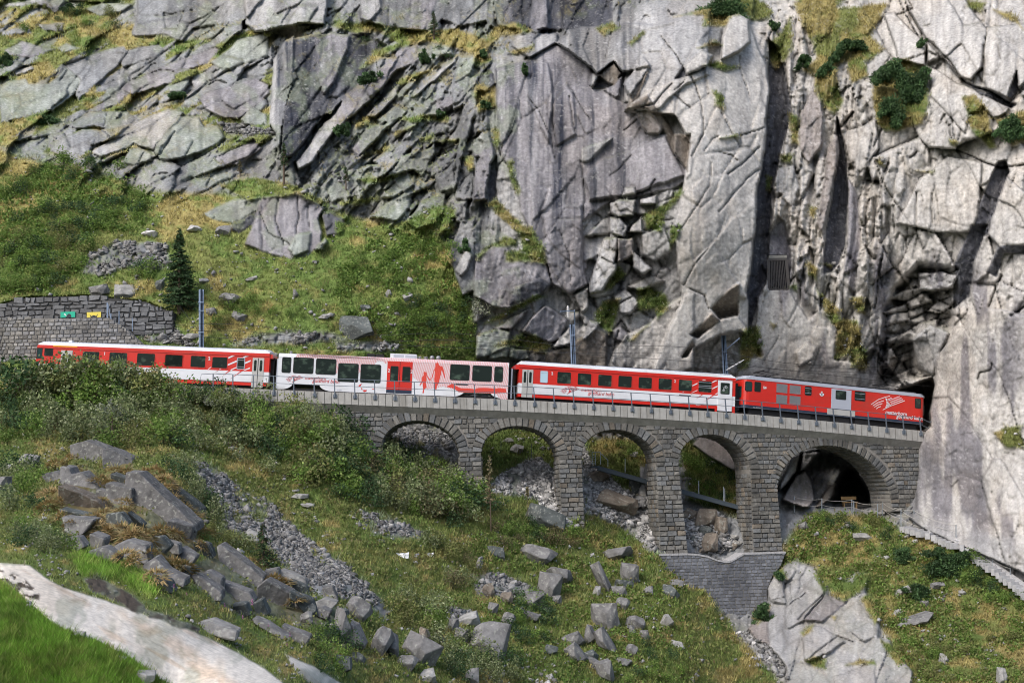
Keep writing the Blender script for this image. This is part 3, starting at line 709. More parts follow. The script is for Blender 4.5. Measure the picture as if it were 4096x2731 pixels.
# rock under the broken outcrop
sl, sd, c = poly_sd(pts('G', '410,120 480,-40 690,-30 890,60 890,130 1080,190 1290,330 1350,420 1350,500 1300,640 1300,760 1230,920 1110,900 960,830 780,720 600,680 600,600 420,600 400,400'), 1.5)
w = sstep(-2, 2, sd)
GRASS[sl] *= 1 - .8 * w; OFF[sl] += .4 * w; TINT[sl] = TINT[sl] * (1 - w[..., None]) + np.array((.19, .145, .075)) * w[..., None]; OUTC = np.zeros(U.shape); OUTC[sl] = w
mO = np.zeros(U.shape); mO[sl] = w
fracture(mO, -25, 16, 8, .03, .3, .25, 130)
sl, sd, c = poly_sd(pts('G', '1280,800 1470,660 1760,850 1960,950 2140,1000 2352,1080 2352,1340 2200,1320 2100,1200 1900,1120 1650,1140 1480,1020 1300,900'), 2)
w = sstep(-2, 2, sd)
GRASS[sl] *= 1 - .7 * w; TINT[sl] = TINT[sl] * (1 - w[..., None]) + np.array((.13, .12, .10)) * w[..., None]
mO = np.zeros(U.shape); mO[sl] = w
fracture(mO, -32, 18, 8, .02, .35, .3, 131)
# --- loose stones
for cr, s in (('G', '1290,80 1450,120 1650,290 1800,350 2000,560 2352,800 2352,1000 2100,960 1950,830 1830,700 1780,600 1530,540 1500,420 1350,260'), ('H', '0,780 200,900 360,1100 330,1150 200,1010 0,940'),
              ('H', '120,400 400,480 600,570 560,600 250,560'), ('H', '1290,260 1450,330 1600,520 1540,530 1400,400'), ('H', '1660,330 2000,490 2150,620 2140,690 1900,510 1650,420'), ('E', '340,1430 560,1340 760,1400 850,1600 340,1600'),
              ('H', '430,0 820,0 830,180 700,170'), ('D', '580,200 760,120 1130,120 1120,260 1060,290 860,270 700,330 550,330'), ('D', '900,720 1170,700 1350,800 1000,790'), ('D', '1550,810 1750,720 2200,720 2352,770 1800,800'),
              ('E', '0,790 400,800 480,830 200,850 0,830'), ('A', '1470,820 1830,870 1830,910 1530,890'), ('I', '380,1180 600,1300 770,1480 740,1567 560,1400'), ('I', '60,420 300,420 430,650 300,700 100,640'), ('H', '900,840 1100,840 1330,920 1200,1000 950,980'), ('H', '740,1060 900,1080 900,1120 760,1170'), ('s', '2330,1800 2400,1880 2500,1960 2600,2010 2620,2160 2440,2060 2330,1990'), ('s', '2000,1900 2150,1830 2235,1900 2245,2040 2150,2000 1940,1960')):
    scree(cr, s, 3)
SCREE *= np.where((Vv < 400) & (U < 480), sstep(.46, .54, fbm(U / 13, Vv / 8, 3, 71)), sstep(.34, .50, fbm(U / 12, Vv / 12, 3, 71)))
# --- cracks
for cr, s, w_, d_ in (('C', '1490,100 1600,60 1560,-20', 1, .6), ('C', '1570,60 1680,260 1780,380', 1, .5), ('C', '1700,270 1860,420 1960,560 2090,600 2290,700', 1.4, .9), ('C', '120,500 180,700 195,900 120,1050', .8, .4), ('C', '0,610 60,560 90,500', .7, .4),
                      ('C', '0,640 110,730', .7, .3), ('C', '300,1025 380,1045 425,1075', .8, .4), ('C', '360,1170 480,1080 560,990', .9, .45), ('C', '440,910 520,890 615,850', .7, .35), ('C', '40,1550 240,1240 250,1100', .7, .3), ('C', '300,1420 500,1190 580,1130', .8, .4), ('C', '205,1010 260,930 290,915', .7, .3), ('C', '320,760 440,1000', .7, .3), ('C', '440,370 440,460 500,640', .7, .3),
                      ('B', '1280,640 1370,770 1430,900 1460,1060', .8, .3), ('B', '1450,480 1440,700 1460,900', .7, .25), ('B', '1550,580 1700,800', .7, .25), ('B', '1180,880 1110,980 1090,1100', .8, .4), ('B', '1230,620 1200,760 1140,920', .8, .3), ('B', '1640,1080 1660,1330 1640,1567', .8, .35), ('B', '1830,1180 1980,1040', .8, .25), ('B', '1930,870 2030,790', .8, .3), ('B', '1800,390 1850,190', .8, .35), ('B', '2180,240 2290,380 2330,450', .8, .4), ('B', '2000,1300 2100,1270 2140,1210', .9, .5), ('B', '1990,740 2130,700 2250,560', .9, .5), ('B', '1560,650 1590,880', .9, .4),
                      ('E', '1640,0 1670,330', .8, .4), ('E', '1500,30 1560,200 1570,400', .6, .2), ('E', '1850,840 1890,700', 1, .5), ('F', '100,420 200,470 240,560', .8, .3), ('F', '60,400 140,260 230,150', .7, .3), ('F', '600,940 700,740', .7, .25), ('F', '900,1000 980,820', .7, .25), ('F', '860,940 930,900', 1, .5),
                      ('F', '1390,230 1350,560', 1.2, .7), ('F', '1560,150 1570,20', 1, .5), ('F', '2110,550 2180,380 2200,330', 1.2, .8), ('F', '2260,600 2352,540', 1.2, .8), ('F', '2050,1030 2060,990 2130,970 2130,930', 1, .6), ('F', '1390,800 1370,980 1430,1060', 1.2, .8), ('F', '1460,1020 1530,880', 1.2, .8),
                      ('C', '2060,1080 2200,1130 2352,1100', 1.2, .8), ('C', '2100,600 2080,300', .9, .5), ('C', '2170,300 2190,400', .9, .5), ('C', '1130,860 1200,760', 1.4, 1.0), ('C', '1340,980 1400,860', 1.1, .7), ('C', '1410,1150 1440,1090', 1.2, .8), ('C', '1290,1210 1370,1220', 1.4, .9), ('C', '1480,1380 1480,1567', 1, .5), ('C', '1630,1300 1630,1567', .9, .5), ('C', '1730,1300 1740,1500', .9, .5), ('C', '1900,1010 2060,1080', .9, .6), ('C', '1590,1060 1640,1020', 1.1, .7), ('C', '1850,840 1870,930', 1.1, .7),
                      ('I', '640,1020 740,990 750,870', .8, .4), ('I', '740,1060 880,960', .8, .4), ('I', '830,1140 1000,960', .9, .5), ('I', '900,1400 1100,1250 1200,1290', .9, .5), ('I', '780,900 790,1100', .7, .3),
                      ('A', '1180,200 1250,50', .8, .4), ('A', '930,100 1090,110 1320,60', .8, .4), ('A', '1290,390 1320,250', .8, .4), ('A', '1310,200 1470,60', .8, .4), ('A', '900,540 1100,470 1190,490', .9, .5), ('A', '800,440 860,330', 1, .5), ('A', '400,540 450,460', 1, .5), ('A', '1240,1060 1300,940', .9, .5), ('A', '1080,1030 1180,880', .9, .5), ('A', '940,1090 970,1020', .9, .5), ('A', '720,760 700,860', .8, .4)):
    crack(cr, s, w_, d_)
# ------------------------------------------------------------------ finish the relief
rockness = (1 - GRASS) * (1 - SCREE)
rough = 1 - .8 * SMOOTH
px = Y0 / F                                              # metres in a picture pixel there
OFF += rockness * rough * .22 * (fbm(U / 14, Vv / 14, 5, 5, .6) - .5)
mr = np.clip(rockness * (.02 + np.clip((rough - .32) / .68, 0, 1)) * (1 - SLAB), 0, 1)
fracture(mr, 72, 17, 8, .04, .10, .12, 150, 1.0); fracture(mr, 40, 7, 4.5, .05, .05, .05, 151, .5)
OFF += rockness * (.22 - .19 * SLAB) * (fbm(U / 40, Vv / 26, 3, 6) - .5)
OFF += rockness * (.03 + .10 * rough) * (vnoise(U / 2.2, Vv / 2.6, 8) - .5)
OFF += GRASS * (.9 * (fbm(U / 30, Vv / 20, 4, 9) - .5) + .25 * (vnoise(U / 4, Vv / 3, 10) - .5))
fracture(rockness * np.clip(SMOOTH - .4, 0, .6) * (1 - SLAB) * sstep(.42, .6, fbm(U / 50, Vv / 50, 2, 161)), 66, 54, 26, .010, .10, .40, 160)
F1, F2, cx, cy, ci, cj = voronoi(U / 4.6 + 2 * fbm(U / 9, Vv / 9, 2, 15), Vv / 3.4, 12)
OFF += SCREE * (.30 * (hsh(ci, cj, 13) - .5) + .09 * ((hsh(ci, cj, 14) - .5) * cx + (hsh(ci, cj, 16) - .2) * cy) - .22 * np.exp(-((F2 - F1) * 5) ** 2))
scale = np.clip(Y0 / 110, .35, 1.3)
scale = np.where((Vv > 470) & (U < 560), scale, np.clip(scale, .95, 1.2))
YT = Y0 - OFF * scale
P3 = at(U, Vv, YT)
du = np.gradient(P3, axis=1); dv = np.gradient(P3, axis=0)
N3 = np.cross(dv, du); N3 /= np.linalg.norm(N3, axis=-1, keepdims=True) + 1e-9
N3[N3[..., 1] > 0] *= -1
# moss and turf gather where the rock lies flat
turf = sstep(.62, .85, N3[..., 2] + .25 * (fbm(U / 8, Vv / 8, 3, 41) - .5)) * sstep(.38, .62, fbm(U / 45, Vv / 30, 3, 42) + .10 * (U < 480)) * (1 - SMOOTH * .8) * (1 - SLAB) * (1 - SCREE)
turf *= (U < 1000) * (YT > 80)
GRASS = np.maximum(GRASS, turf * (.85 - .55 * sstep(560, 700, U)))
# colour of the ground itself
nf = fbm(U / 5, Vv / 5, 4, 61); nl = fbm(U / 60, Vv / 60, 3, 62); nm = fbm(U / 16, Vv / 16, 3, 63)
TINT = TINT * (1 + .07 * mask_of([pts('d', '1500,0 2700,-300 2700,1300 2110,1230 2100,900 1440,860')], 20)[..., None])
TINT = TINT * (1 + .14 * sstep(520, 440, U) * (Vv < 330))[..., None]
rockc = TINT * (.80 + .4 * nf)[..., None] * (.84 + .32 * nl)[..., None]
streak = fbm(WU / 3.2, WV / 70, 3, 64); streak2 = fbm(WU / 9, WV / 120, 3, 65)
sm = (SMOOTH * (1 - SLAB))[..., None]
rockc *= 1 - sm * (.55 * sstep(.48, .66, streak2) + .32 * sstep(.48, .70, streak))[..., None] * np.array((1, .97, .90)) * np.where(U > 640, .38, np.where(U < 480, .45 + .8 * mask_of([pts('A', '1810,230 2500,200 2500,560 2000,1100 1830,1060')], 4), 1))[..., None]
rockc += sm * (.07 * sstep(.55, .75, fbm(WU / 4, WV / 50, 3, 66)))[..., None]
# dark seep stains on the right-hand wall and the broken zone
stain = sstep(.5, .66, fbm(U / 14, Vv / 90, 3, 67)) * mask_of([pts('d', '1750,560 2150,560 2352,700 2352,1250 2090,1200 2090,900 1900,860 1740,700')], 20)
rockc = rockc * (1 - .55 * stain[..., None] * np.array((1, 1, .9)))
dark = sstep(.50, .68, fbm(U / 26, Vv / 60, 4, 73)) * (U < 640) * (1 - SLAB)
rockc *= 1 - .38 * dark[..., None]
# lichen: greenish film on the left, pale spots everywhere
gl = sstep(.52, .68, nm) * (U < 520) * .45
rockc = rockc * (1 - gl[..., None]) + gl[..., None] * np.array((.215, .25, .185))
spots = sstep(.80, .9, vnoise(U / 1.7, Vv / 1.7, 68)) * sstep(.45, .6, nm)
rockc += (spots * .13)[..., None] * (1 - SLAB)[..., None]
warm = sstep(.5, .7, fbm(U / 30, Vv / 40, 3, 69))[..., None] * .4
rockc *= 1 - (  .55 * np.clip(CRK, 0, 1) * (1 - SLAB * .5))[..., None]  # cracks darkened in the colour, for joint grime and for soft shade
rockc = rockc * (1 - warm * (1 - np.array((1.05, .97, .88))))
# slab: rusty runs
rust = .8 * sstep(.54, .68, fbm((U * .85 + Vv * .5) / 60, (Vv * .85 - U * .5) / 7, 4, 70)) * SLAB
rust = np.maximum(rust * .6, .5 * TAN * SLAB * sstep(.3, .6, fbm(U / 12, Vv / 9, 4, 98)))
rockc = rockc * (1 - .75 * rust[..., None] * np.array((.30, .52, .72)))
screec = (np.array((.20, .195, .19)) * np.where((U > 370) & (U < 760) & (Vv < 545) & (YT > 104), 1.9, 1)[..., None] * (.55 + .9 * hsh(ci, cj, 17))[..., None])  # pale scree behind the arches, lightened further against the deck's shadow
# soil and turf
g1 = np.array((.115, .145, .042)); g2 = np.array((.225, .19, .075)); g3 = np.array((.08, .13, .034)); gb = np.array((.14, .26, .036))
tan = sstep(.46, .66, fbm(U / 22, Vv / 11, 5, 81, .65) + .13 * (YT > 120) - .03 * (Vv > 470) + .13 * (U > 740) + .25 * (U > 980) * (Vv < 520))
turfc = g1 * (1 - tan)[..., None] + g2 * tan[..., None]
lush = sstep(.5, .62, fbm(U / 34, Vv / 24, 3, 82) + .10 * ((Vv > 200) & (Vv < 420) & (U < 480)))
turfc = turfc * (1 - lush * .6)[..., None] + g3 * (lush * .6)[..., None]
nearg = mask_of([pts('G', '-300,800 0,890 110,980 230,1090 370,1195 540,1265 680,1305 860,1405 1060,1545 1200,1640 1200,1960 -300,1960')], 3, .6)
nearg = np.maximum(nearg, mask_of([pts('G', '480,700 640,670 850,760 1050,920 1020,1000 800,880 560,850')], 4))
gbv = gb * (1 - .42 * sstep(.48, .64, fbm(U / 20, Vv / 12, 4, 85)))[..., None]; gy2 = sstep(.55, .70, fbm(U / 9, Vv / 6, 4, 86))[..., None]
gbv = gbv * (1 - .5 * gy2) + np.array((.20, .21, .06)) * .5 * gy2
turfc = turfc * (1 + .28 * ((Vv < 400) & (U < 480)))[..., None]
turfc = turfc * (1 - nearg)[..., None] + gbv * nearg[..., None]
turfc = turfc * (.75 + .5 * nf)[..., None]
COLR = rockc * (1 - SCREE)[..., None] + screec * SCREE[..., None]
COLR = COLR * (1 - GRASS)[..., None] + turfc * GRASS[..., None]
COLR = np.clip(COLR, .015, .8)

terrain_mat = mat('mountain_surface', attr=True, rough=.9, spec=.15, noise=.22, nscale=5.0, bump=.05)
rock_mat = weather_or_reflect(weather_or_reflect(mat('granite_surface', attr=True, rough=.88, spec=.2, noise=.30, nscale=4.0, bump=.06), 2.6, .57, .66, (.50, .49, .47), .22), 1.3, .58, .70, (.10, .10, .105), .38, (1, 1, .5))
H_, W_ = U.shape
idx = np.arange(H_ * W_).reshape(H_, W_)
quads = np.stack([idx[:-1, :-1], idx[1:, :-1], idx[1:, 1:], idx[:-1, 1:]], -1)
zone = np.zeros((H_ - 1, W_ - 1), int)
uc, vc = U[:-1, :-1], Vv[:-1, :-1]
hill = mask_of([pts('U', '-200,160 0,160 60,165 150,185 300,190 330,215 450,240 475,320 480,395 -200,400')], .5)[:-1, :-1] > .5
zone[(vc > 388) & (uc < 395) | (vc > 432)] = 2
zone[hill] = 1
zone[(SLAB[:-1, :-1] > .5)] = 3
zone[mask_of([pts('G', '-300,800 0,890 110,980 230,1090 370,1195 540,1265 680,1305 860,1405 1060,1545 1200,1640 1200,1960 -300,1960')], .5, .6)[:-1, :-1] > .5] = 4
Pf, Cf = P3.reshape(-1, 3), COLR.reshape(-1, 3)
for z, nm_ in enumerate(('cliff', 'hillside', 'gorge_slope', 'granite_slab', 'grass_bank')):
    q = quads[zone == z]
    used, inv = np.unique(q, return_inverse=True)
    o = add(nm_, np_mesh(nm_, Pf[used], inv.reshape(q.shape), Cf[used], nm_ not in ('cliff',)), None, [rock_mat if z == 0 else terrain_mat])
    tag(o, kind='structure')
def tY(u, v):
    """distance of the finished ground at a picture point"""
    i = int(np.clip(np.searchsorted(us, u), 1, W_ - 1)); j = int(np.clip(np.searchsorted(vs_, v), 1, H_ - 1))
    return float(YT[j, i])
# valley floor far below and behind, out to the horizon
g = np_mesh('valley_floor', [(-900, -900, -60), (900, -900, -60), (900, 60, -60), (-900, 60, -60)], [(0, 1, 2, 3)])
tag(add('valley_floor', g, None, [mat('valley_turf', (.10, .11, .06), .95, noise=.3, nscale=.05)]), kind='structure')
# ------------------------------------------------------------------ the line of the track in plan
rnd = random.Random(4)
# heading of the line at picture columns; Y of the parapet face at the left end
HU = [0, 222, 383, 459, 559, 656, 750, 830, 915, 1000]; HA = [-4, -3, 0, 4, 6, 9, 14, 17, 18, 19]
DV_U = [-40, 36, 222, 337, 515.6, 600, 689.6, 744.7, 798.7, 851.8, 921, 960]; DV_V = [376.5, 379.8, 387.2, 392, 399.4, 403.8, 409.3, 413.3, 418.1, 423.1, 430.2, 434.5]
def smooth_interp(x, X, Y):
    return (np.interp(x - 12, X, Y) + np.interp(x, X, Y) + np.interp(x + 12, X, Y)) / 3
S_ = [0.0]; XY = [tuple(at(222, 387.2, 106.3)[:2])]
for sgn in (1, -1):
    x, y = XY[0] if sgn == 1 else (XY[0])
    s = 0.0; seq = []
    while True:
        r = x / y
        uu = 512 + F * (r * .99)
        a = math.radians(np.interp(uu, HU, HA))
        x += sgn * .05 * math.cos(a); y += sgn * .05 * math.sin(a); s += sgn * .05
        seq.append((s, x, y))
        if (sgn == 1 and s > 60) or (sgn == -1 and s < -22): break
    if sgn == 1: fw = seq
    else: bw = seq
x0, y0 = XY[0]
TR = np.array(bw[::-1] + [(0, x0, y0)] + fw)
kern = np.ones(41) / 41
TS, TX, TYY = TR[:, 0], TR[:, 1], TR[:, 2]
TA = np.arctan2(np.gradient(TYY), np.gradient(TX))
TA = np.convolve(np.pad(TA, 20, mode='edge'), kern, 'valid')
# picture column of every station, height of the parapet top there
def station(u, v, d=0.0):
    """s and z where the sight line through (u, v) meets the sheet standing d behind the parapet face"""
    X, Yr, Z = rays(u, v)
    px_, py_ = TX - np.sin(TA) * d, TYY + np.cos(TA) * d
    s = float(np.interp(X / Yr, px_ / py_, TS))
    y = float(np.interp(s, TS, py_))
    return s, float(Z / Yr * y)
zs_s, zs_z = [], []
for q in np.linspace(-38, 955, 120):
    s, z = station(q, float(smooth_interp(q, DV_U, DV_V)))
    zs_s.append(s); zs_z.append(z)
def ztop(s): return float(np.interp(s, zs_s, zs_z))
def W(s, d, z):
    """station s along the line, d metres behind the parapet face, height z"""
    a = float(np.interp(s, TS, TA))
    return Vector((float(np.interp(s, TS, TX)) - math.sin(a) * d, float(np.interp(s, TS, TYY)) + math.cos(a) * d, z))

M_mortar = mat('mortar', (.22, .21, .195), .9, noise=.25, nscale=3, bump=.02)
M_stone = mat('viaduct_stone', attr=True, rough=.85, spec=.2, noise=.30, nscale=6, bump=.05)
M_conc = mat('concrete_panel', (.36, .355, .34), .85, noise=.14, nscale=2.5, bump=.008)
M_conc2 = mat('old_concrete', (.25, .245, .225), .9, noise=.22, nscale=2.0, bump=.01)
M_steel = mat('galvanised_steel', (.13, .155, .19), .5, .35, noise=.1, nscale=6)
M_ballast = mat('ballast', (.16, .15, .14), .95, noise=.4, nscale=14, bump=.04)
M_rail = mat('rail_steel', (.16, .12, .10), .5, .6)

MASON = .42                                              # masonry stands this far behind the parapet face
FP = lambda x, y: station(x / 4, y / 4, MASON)           # full-size picture point -> (s, z) on the masonry face
ARCHES = [((1528, 1786), (1674, 1683), (1836, 1806)), ((1927, 1806), (2077, 1704), (2233, 1820)), ((2327, 1822), (2475, 1719), (2624, 1846)),
          ((2714, 1850), (2852, 1738), (3000, 1876)), ((3110, 1969), (3316, 1783), (3566, 2012))]
PIERS = [((1837, 1812), (1927, 1812), (1840, 1975), (1931, 1975)), ((2234, 1825), (2327, 1825), (2245, 2085), (2338, 2085)),
         ((2624, 1850), (2714, 1852), (2638, 2222), (2751, 2222)), ((3001, 1878), (3110, 1969), (3010, 2214), (3128, 2214))]
DEEP = 2.9
arch = []
for l, c, r in ARCHES:
    (sl_, zl), (sc_, zc), (sr_, zr) = FP(*l), FP(*c), FP(*r)
    arch.append(dict(sl=sl_, sr=sr_, zl=zl, zr=zr, sc=(sl_ + sr_) / 2, a=(sr_ - sl_) / 2, b=zc - (zl + zr) / 2 + .02))
def arch_pt(A, th, off=0.0):
    """angle th from the right springing anticlockwise; off metres outside the intrados"""
    c, s = math.cos(th), math.sin(th)
    zs = A['zl'] + (A['zr'] - A['zl']) * (c + 1) / 2
    nx, nz = c / A['a'], s / A['b']; n = math.hypot(nx, nz)
    return A['sc'] + A['a'] * c + off * nx / n, zs + A['b'] * s + off * nz / n
RING = .72
def arch_low(s, off=0.0):
    """underside of the arches at station s, or None"""
    for A in arch:
        a, b = A['a'] + off, A['b'] + off
        q = (s - A['sc']) / a
        if abs(q) < 1:
            return A['zl'] + (A['zr'] - A['zl']) * (q + 1) / 2 + b * math.sqrt(1 - q * q)
    return None
S0, _ = FP(900, 1600); S1, _ = FP(3690, 1800)
SFAC = station(224, 390)[0]; SFAC1 = station(923, 432)[0]
DECK_H = .86                                             # panel height below the parapet top
via = thing('railway_viaduct', W(station(560, 400)[0], 1.5, ztop(20) - 8), 'grey stone viaduct of five round arches with a concrete parapet carrying the red train', 'viaduct')
VI = via.matrix_world.copy(); VI = Matrix.Translation(via.location).inverted()
def kid(mb, name, mats, smooth=False):
    me = mb.mesh(name, mats if isinstance(mats, list) else [mats], smooth)
    me.transform(VI)
    return add(name, me, via)
# mortar core behind the stones
core = MB()
ss = list(np.arange(S0, S1, .14))
cols = []
for s in ss:
    lo = arch_low(s, .03)
    top = ztop(s) - .95
    if lo is None:
        lo = top - 1.2
        for A in arch:
            lo = min(lo, A['zl'] if abs(s - A['sl']) < 3 else 99, A['zr'] if abs(s - A['sr']) < 3 else 99)
        if s < arch[0]['sl']: lo = arch[0]['zl'] - 2.5
        if s > arch[-1]['sr']: lo = arch[-1]['zr'] - .6
    cols.append((s, min(lo, top - .1), top))
D0 = MASON + .05
for (s, lo, tp), (s2, lo2, tp2) in zip(cols[:-1], cols[1:]):
    core.raw([W(s, D0, lo), W(s2, D0, lo2), W(s2, D0, tp2), W(s, D0, tp)], [(0, 1, 2, 3)])
    core.raw([W(s, D0 + DEEP, lo), W(s2, D0 + DEEP, lo2), W(s2, D0 + DEEP, tp2), W(s, D0 + DEEP, tp)], [(3, 2, 1, 0)])
    core.raw([W(s, D0, lo), W(s2, D0, lo2), W(s2, D0 + DEEP, lo2), W(s, D0 + DEEP, lo)], [(3, 2, 1, 0)])
for e in (0, -1):
    s, lo, tp = cols[e]
    core.raw([W(s, D0, lo), W(s, D0, tp), W(s, D0 + DEEP, tp), W(s, D0 + DEEP, lo)], [(0, 1, 2, 3)])
piers = []
for (tl, tr_, bl, br) in PIERS:
    a, b, c, d = FP(*tl), FP(*tr_), FP(*bl), FP(*br)
    piers.append((a, b, c, d))
    zt = max(a[1], b[1]) + .6; zb = min(c[1], d[1]) - 1.5
    def lin(p, q, z): return p[0] + (q[0] - p[0]) * (z - p[1]) / (q[1] - p[1])
    for dd in (0,):
        q = []
        for z, gr in ((zb, .12), (zt, 0)):
            for s, dpt in ((lin(a, c, z) + .05, D0 - gr), (lin(b, d, z) - .05, D0 - gr), (lin(b, d, z) - .05, D0 + DEEP + gr), (lin(a, c, z) + .05, D0 + DEEP + gr)):
                q.append(W(s, dpt, z))
        core.raw(q, [(0, 3, 2, 1), (4, 5, 6, 7), (0, 1, 5, 4), (1, 2, 6, 5), (2, 3, 7, 6), (3, 0, 4, 7)])
kid(core, 'mortar_core', M_mortar)

def stone_col(r=rnd):
    k = r.random()
    v = r.uniform(.105, .20)
    if k < .06: return (v * 1.15, v * 1.0, v * .82)
    if k < .45: return (v * .96, v * .99, v * 1.01)
    return (v * 1.03, v, v * .93)
def pillow(mb, q, proud, inset, place, col):
    """q: four (a, b) corners anticlockwise; place(a, b, d) -> world; d<0 is proud"""
    ca = sum(p[0] for p in q) / 4; cb = sum(p[1] for p in q) / 4
    vs = [place(a, b, .05) for a, b in q]
    for a, b in q:
        L = max(1e-3, math.hypot(a - ca, b - cb)); k = max(.3, 1 - inset / L)
        vs.append(place(ca + (a - ca) * k, cb + (b - cb) * k, -proud * rnd.uniform(.6, 1.3)))
    mb.raw(vs, [(4, 5, 6, 7), (0, 1, 5, 4), (1, 2, 6, 5), (2, 3, 7, 6), (3, 0, 4, 7)], 0, col)
def jit(q, j): return [(a + rnd.uniform(-j, j), b + rnd.uniform(-j, j)) for a, b in q]
face = lambda s, z, d: W(s, MASON + d, z)
rows = []                                                # every coursed stone of the elevation
def fill(z0, z1, lo, hi, wmin, wmax, gap=.035):
    s = lo
    while s < hi - .08:
        w = rnd.uniform(wmin, wmax)
        if hi - s - w < wmin * .7: w = hi - s
        yield (s + gap / 2, min(hi, s + w) - gap / 2)
        s += w
z = 12.0
zmin = min(p[2][1] for p in piers) - .5
stones = []
while z > zmin:
    h = rnd.uniform(.30, .40)
    z0, z1 = z - h, z; zm = (z0 + z1) / 2
    spans = []
    # wall and spandrels: everything outside the arch rings
    lo, hi = S0, S1
    blocks = []
    for A in arch:
        for thk in (RING,):
            a, b = A['a'] + thk, A['b'] + thk
            zsm = (A['zl'] + A['zr']) / 2
            if zm > zsm - .0:
                k = (zm - zsm) / b
                if k < 1: blocks.append((A['sc'] - a * math.sqrt(1 - k * k), A['sc'] + a * math.sqrt(1 - k * k)))
            else: blocks.append((A['sl'], A['sr']))
    blocks.sort()
    cur = lo
    for b0, b1 in blocks:
        if b0 > cur: spans.append((cur, b0))
        cur = max(cur, b1)
    if cur < hi: spans.append((cur, hi))
    for s0, s1 in spans:
        below = None
        for P in piers:
            if min(P[0][0], P[2][0]) - .6 < (s0 + s1) / 2 < max(P[1][0], P[3][0]) + .6 and zm < max(P[0][1], P[1][1]):
                a, b, c, d = P
                s0, s1 = max(s0, lin(a, c, zm)) if zm > a[1] else lin(a, c, zm), lin(b, d, zm)
                below = P
        if s1 - s0 < .15: continue
        if below is None and s0 < arch[0]['sl'] and zm < arch[0]['zl'] - 2.2: continue
        if below is None and s1 > arch[-1]['sr'] and zm < arch[-1]['zr'] - .5: continue
        if below is not None and zm < max(below[2][1], below[3][1]) - .5: continue
        for a, b in fill(z0, z1, s0, s1, .38, .85) if below is not None else fill(z0, z1, s0, s1, .30, .72):
            tp = ztop((a + b) / 2) - .9
            if z0 > tp - .08: continue
            stones.append((a, b, z0 + .02, min(z1 - .015, tp), below))
    z -= h
vis = sorted(stones, key=lambda t: -(t[1] - t[0]) * (t[3] - t[2]) * (1 if t[2] > -3.6 and t[0] > arch[0]['sl'] - 5 else .1))
solo = set(id(t) for t in vis[:300])
rest = MB()
for t in stones:
    a, b, z0, z1, below = t
    grow = 0.0
    if below is not None: grow = max(0, (below[0][1] - z0)) * .025
    pl = lambda s, zz, d, g=grow: W(s, MASON + d - g, zz)
    mb = MB() if id(t) in solo else rest
    pillow(mb, jit([(a, z0), (b, z0), (b, z1), (a, z1)], .025), .085 if below else .06, .05, pl, stone_col())
    if id(t) in solo: kid(mb, 'stone', M_stone)
# voussoirs of the five rings, and the stones of the vaults
vault = MB()
for A in arch:
    L = math.pi * (A['a'] + A['b']) / 2
    n = int(L / .37)
    for i in range(n):
        t0, t1 = math.pi * i / n + .012, math.pi * (i + 1) / n - .012
        r = RING * rnd.uniform(.9, 1.08)
        q = [arch_pt(A, t0, -.01), arch_pt(A, t0, r), arch_pt(A, t1, r), arch_pt(A, t1, -.01)]
        mb = MB(); pillow(mb, q[::-1], .10, .045, face, stone_col())
        kid(mb, 'voussoir', M_stone)
        d = MASON + .02; k = 0
        while d < MASON + DEEP - .1:
            w = min(rnd.uniform(.4, .8), MASON + DEEP - d)
            p0, p1 = arch_pt(A, t0, .0), arch_pt(A, t1, .0)
            i0, i1 = arch_pt(A, t0 + .02, -.04), arch_pt(A, t1 - .02, -.04)
            vault.raw([W(p0[0], d + .02, p0[1]), W(p1[0], d + .02, p1[1]), W(p1[0], d + w - .02, p1[1]), W(p0[0], d + w - .02, p0[1]),
                       W(i0[0], d + .05, i0[1]), W(i1[0], d + .05, i1[1]), W(i1[0], d + w - .05, i1[1]), W(i0[0], d + w - .05, i0[1])],
                      [(4, 5, 6, 7), (0, 1, 5, 4), (1, 2, 6, 5), (2, 3, 7, 6), (3, 0, 4, 7)], 0, stone_col())
            d += w
for a, b, c, d in piers:                                  # side faces of the piers
    z = max(a[1], b[1]) + .1
    while z > min(c[1], d[1]) - .3:
        h = rnd.uniform(.3, .38)
        for p, q, sg in ((a, c, -1), (b, d, 1)):
            dd = MASON
            while dd < MASON + DEEP - .1:
                w = min(rnd.uniform(.4, .75), MASON + DEEP - dd)
                f = lambda e, zz, o: W(lin(p, q, zz) + sg * (-o - .0), e, zz)
                if z < p[1] + .05:
                    pillow(vault, [(dd + .02, z - h + .02), (dd + w - .02, z - h + .02), (dd + w - .02, z - .02), (dd + .02, z - .02)], .05, .04, f, stone_col())
                dd += w
        z -= h
for mb, nm in ((rest, 'masonry'), (vault, 'vault_masonry')):
    tag(kid(mb, nm, M_stone), kind='stuff')
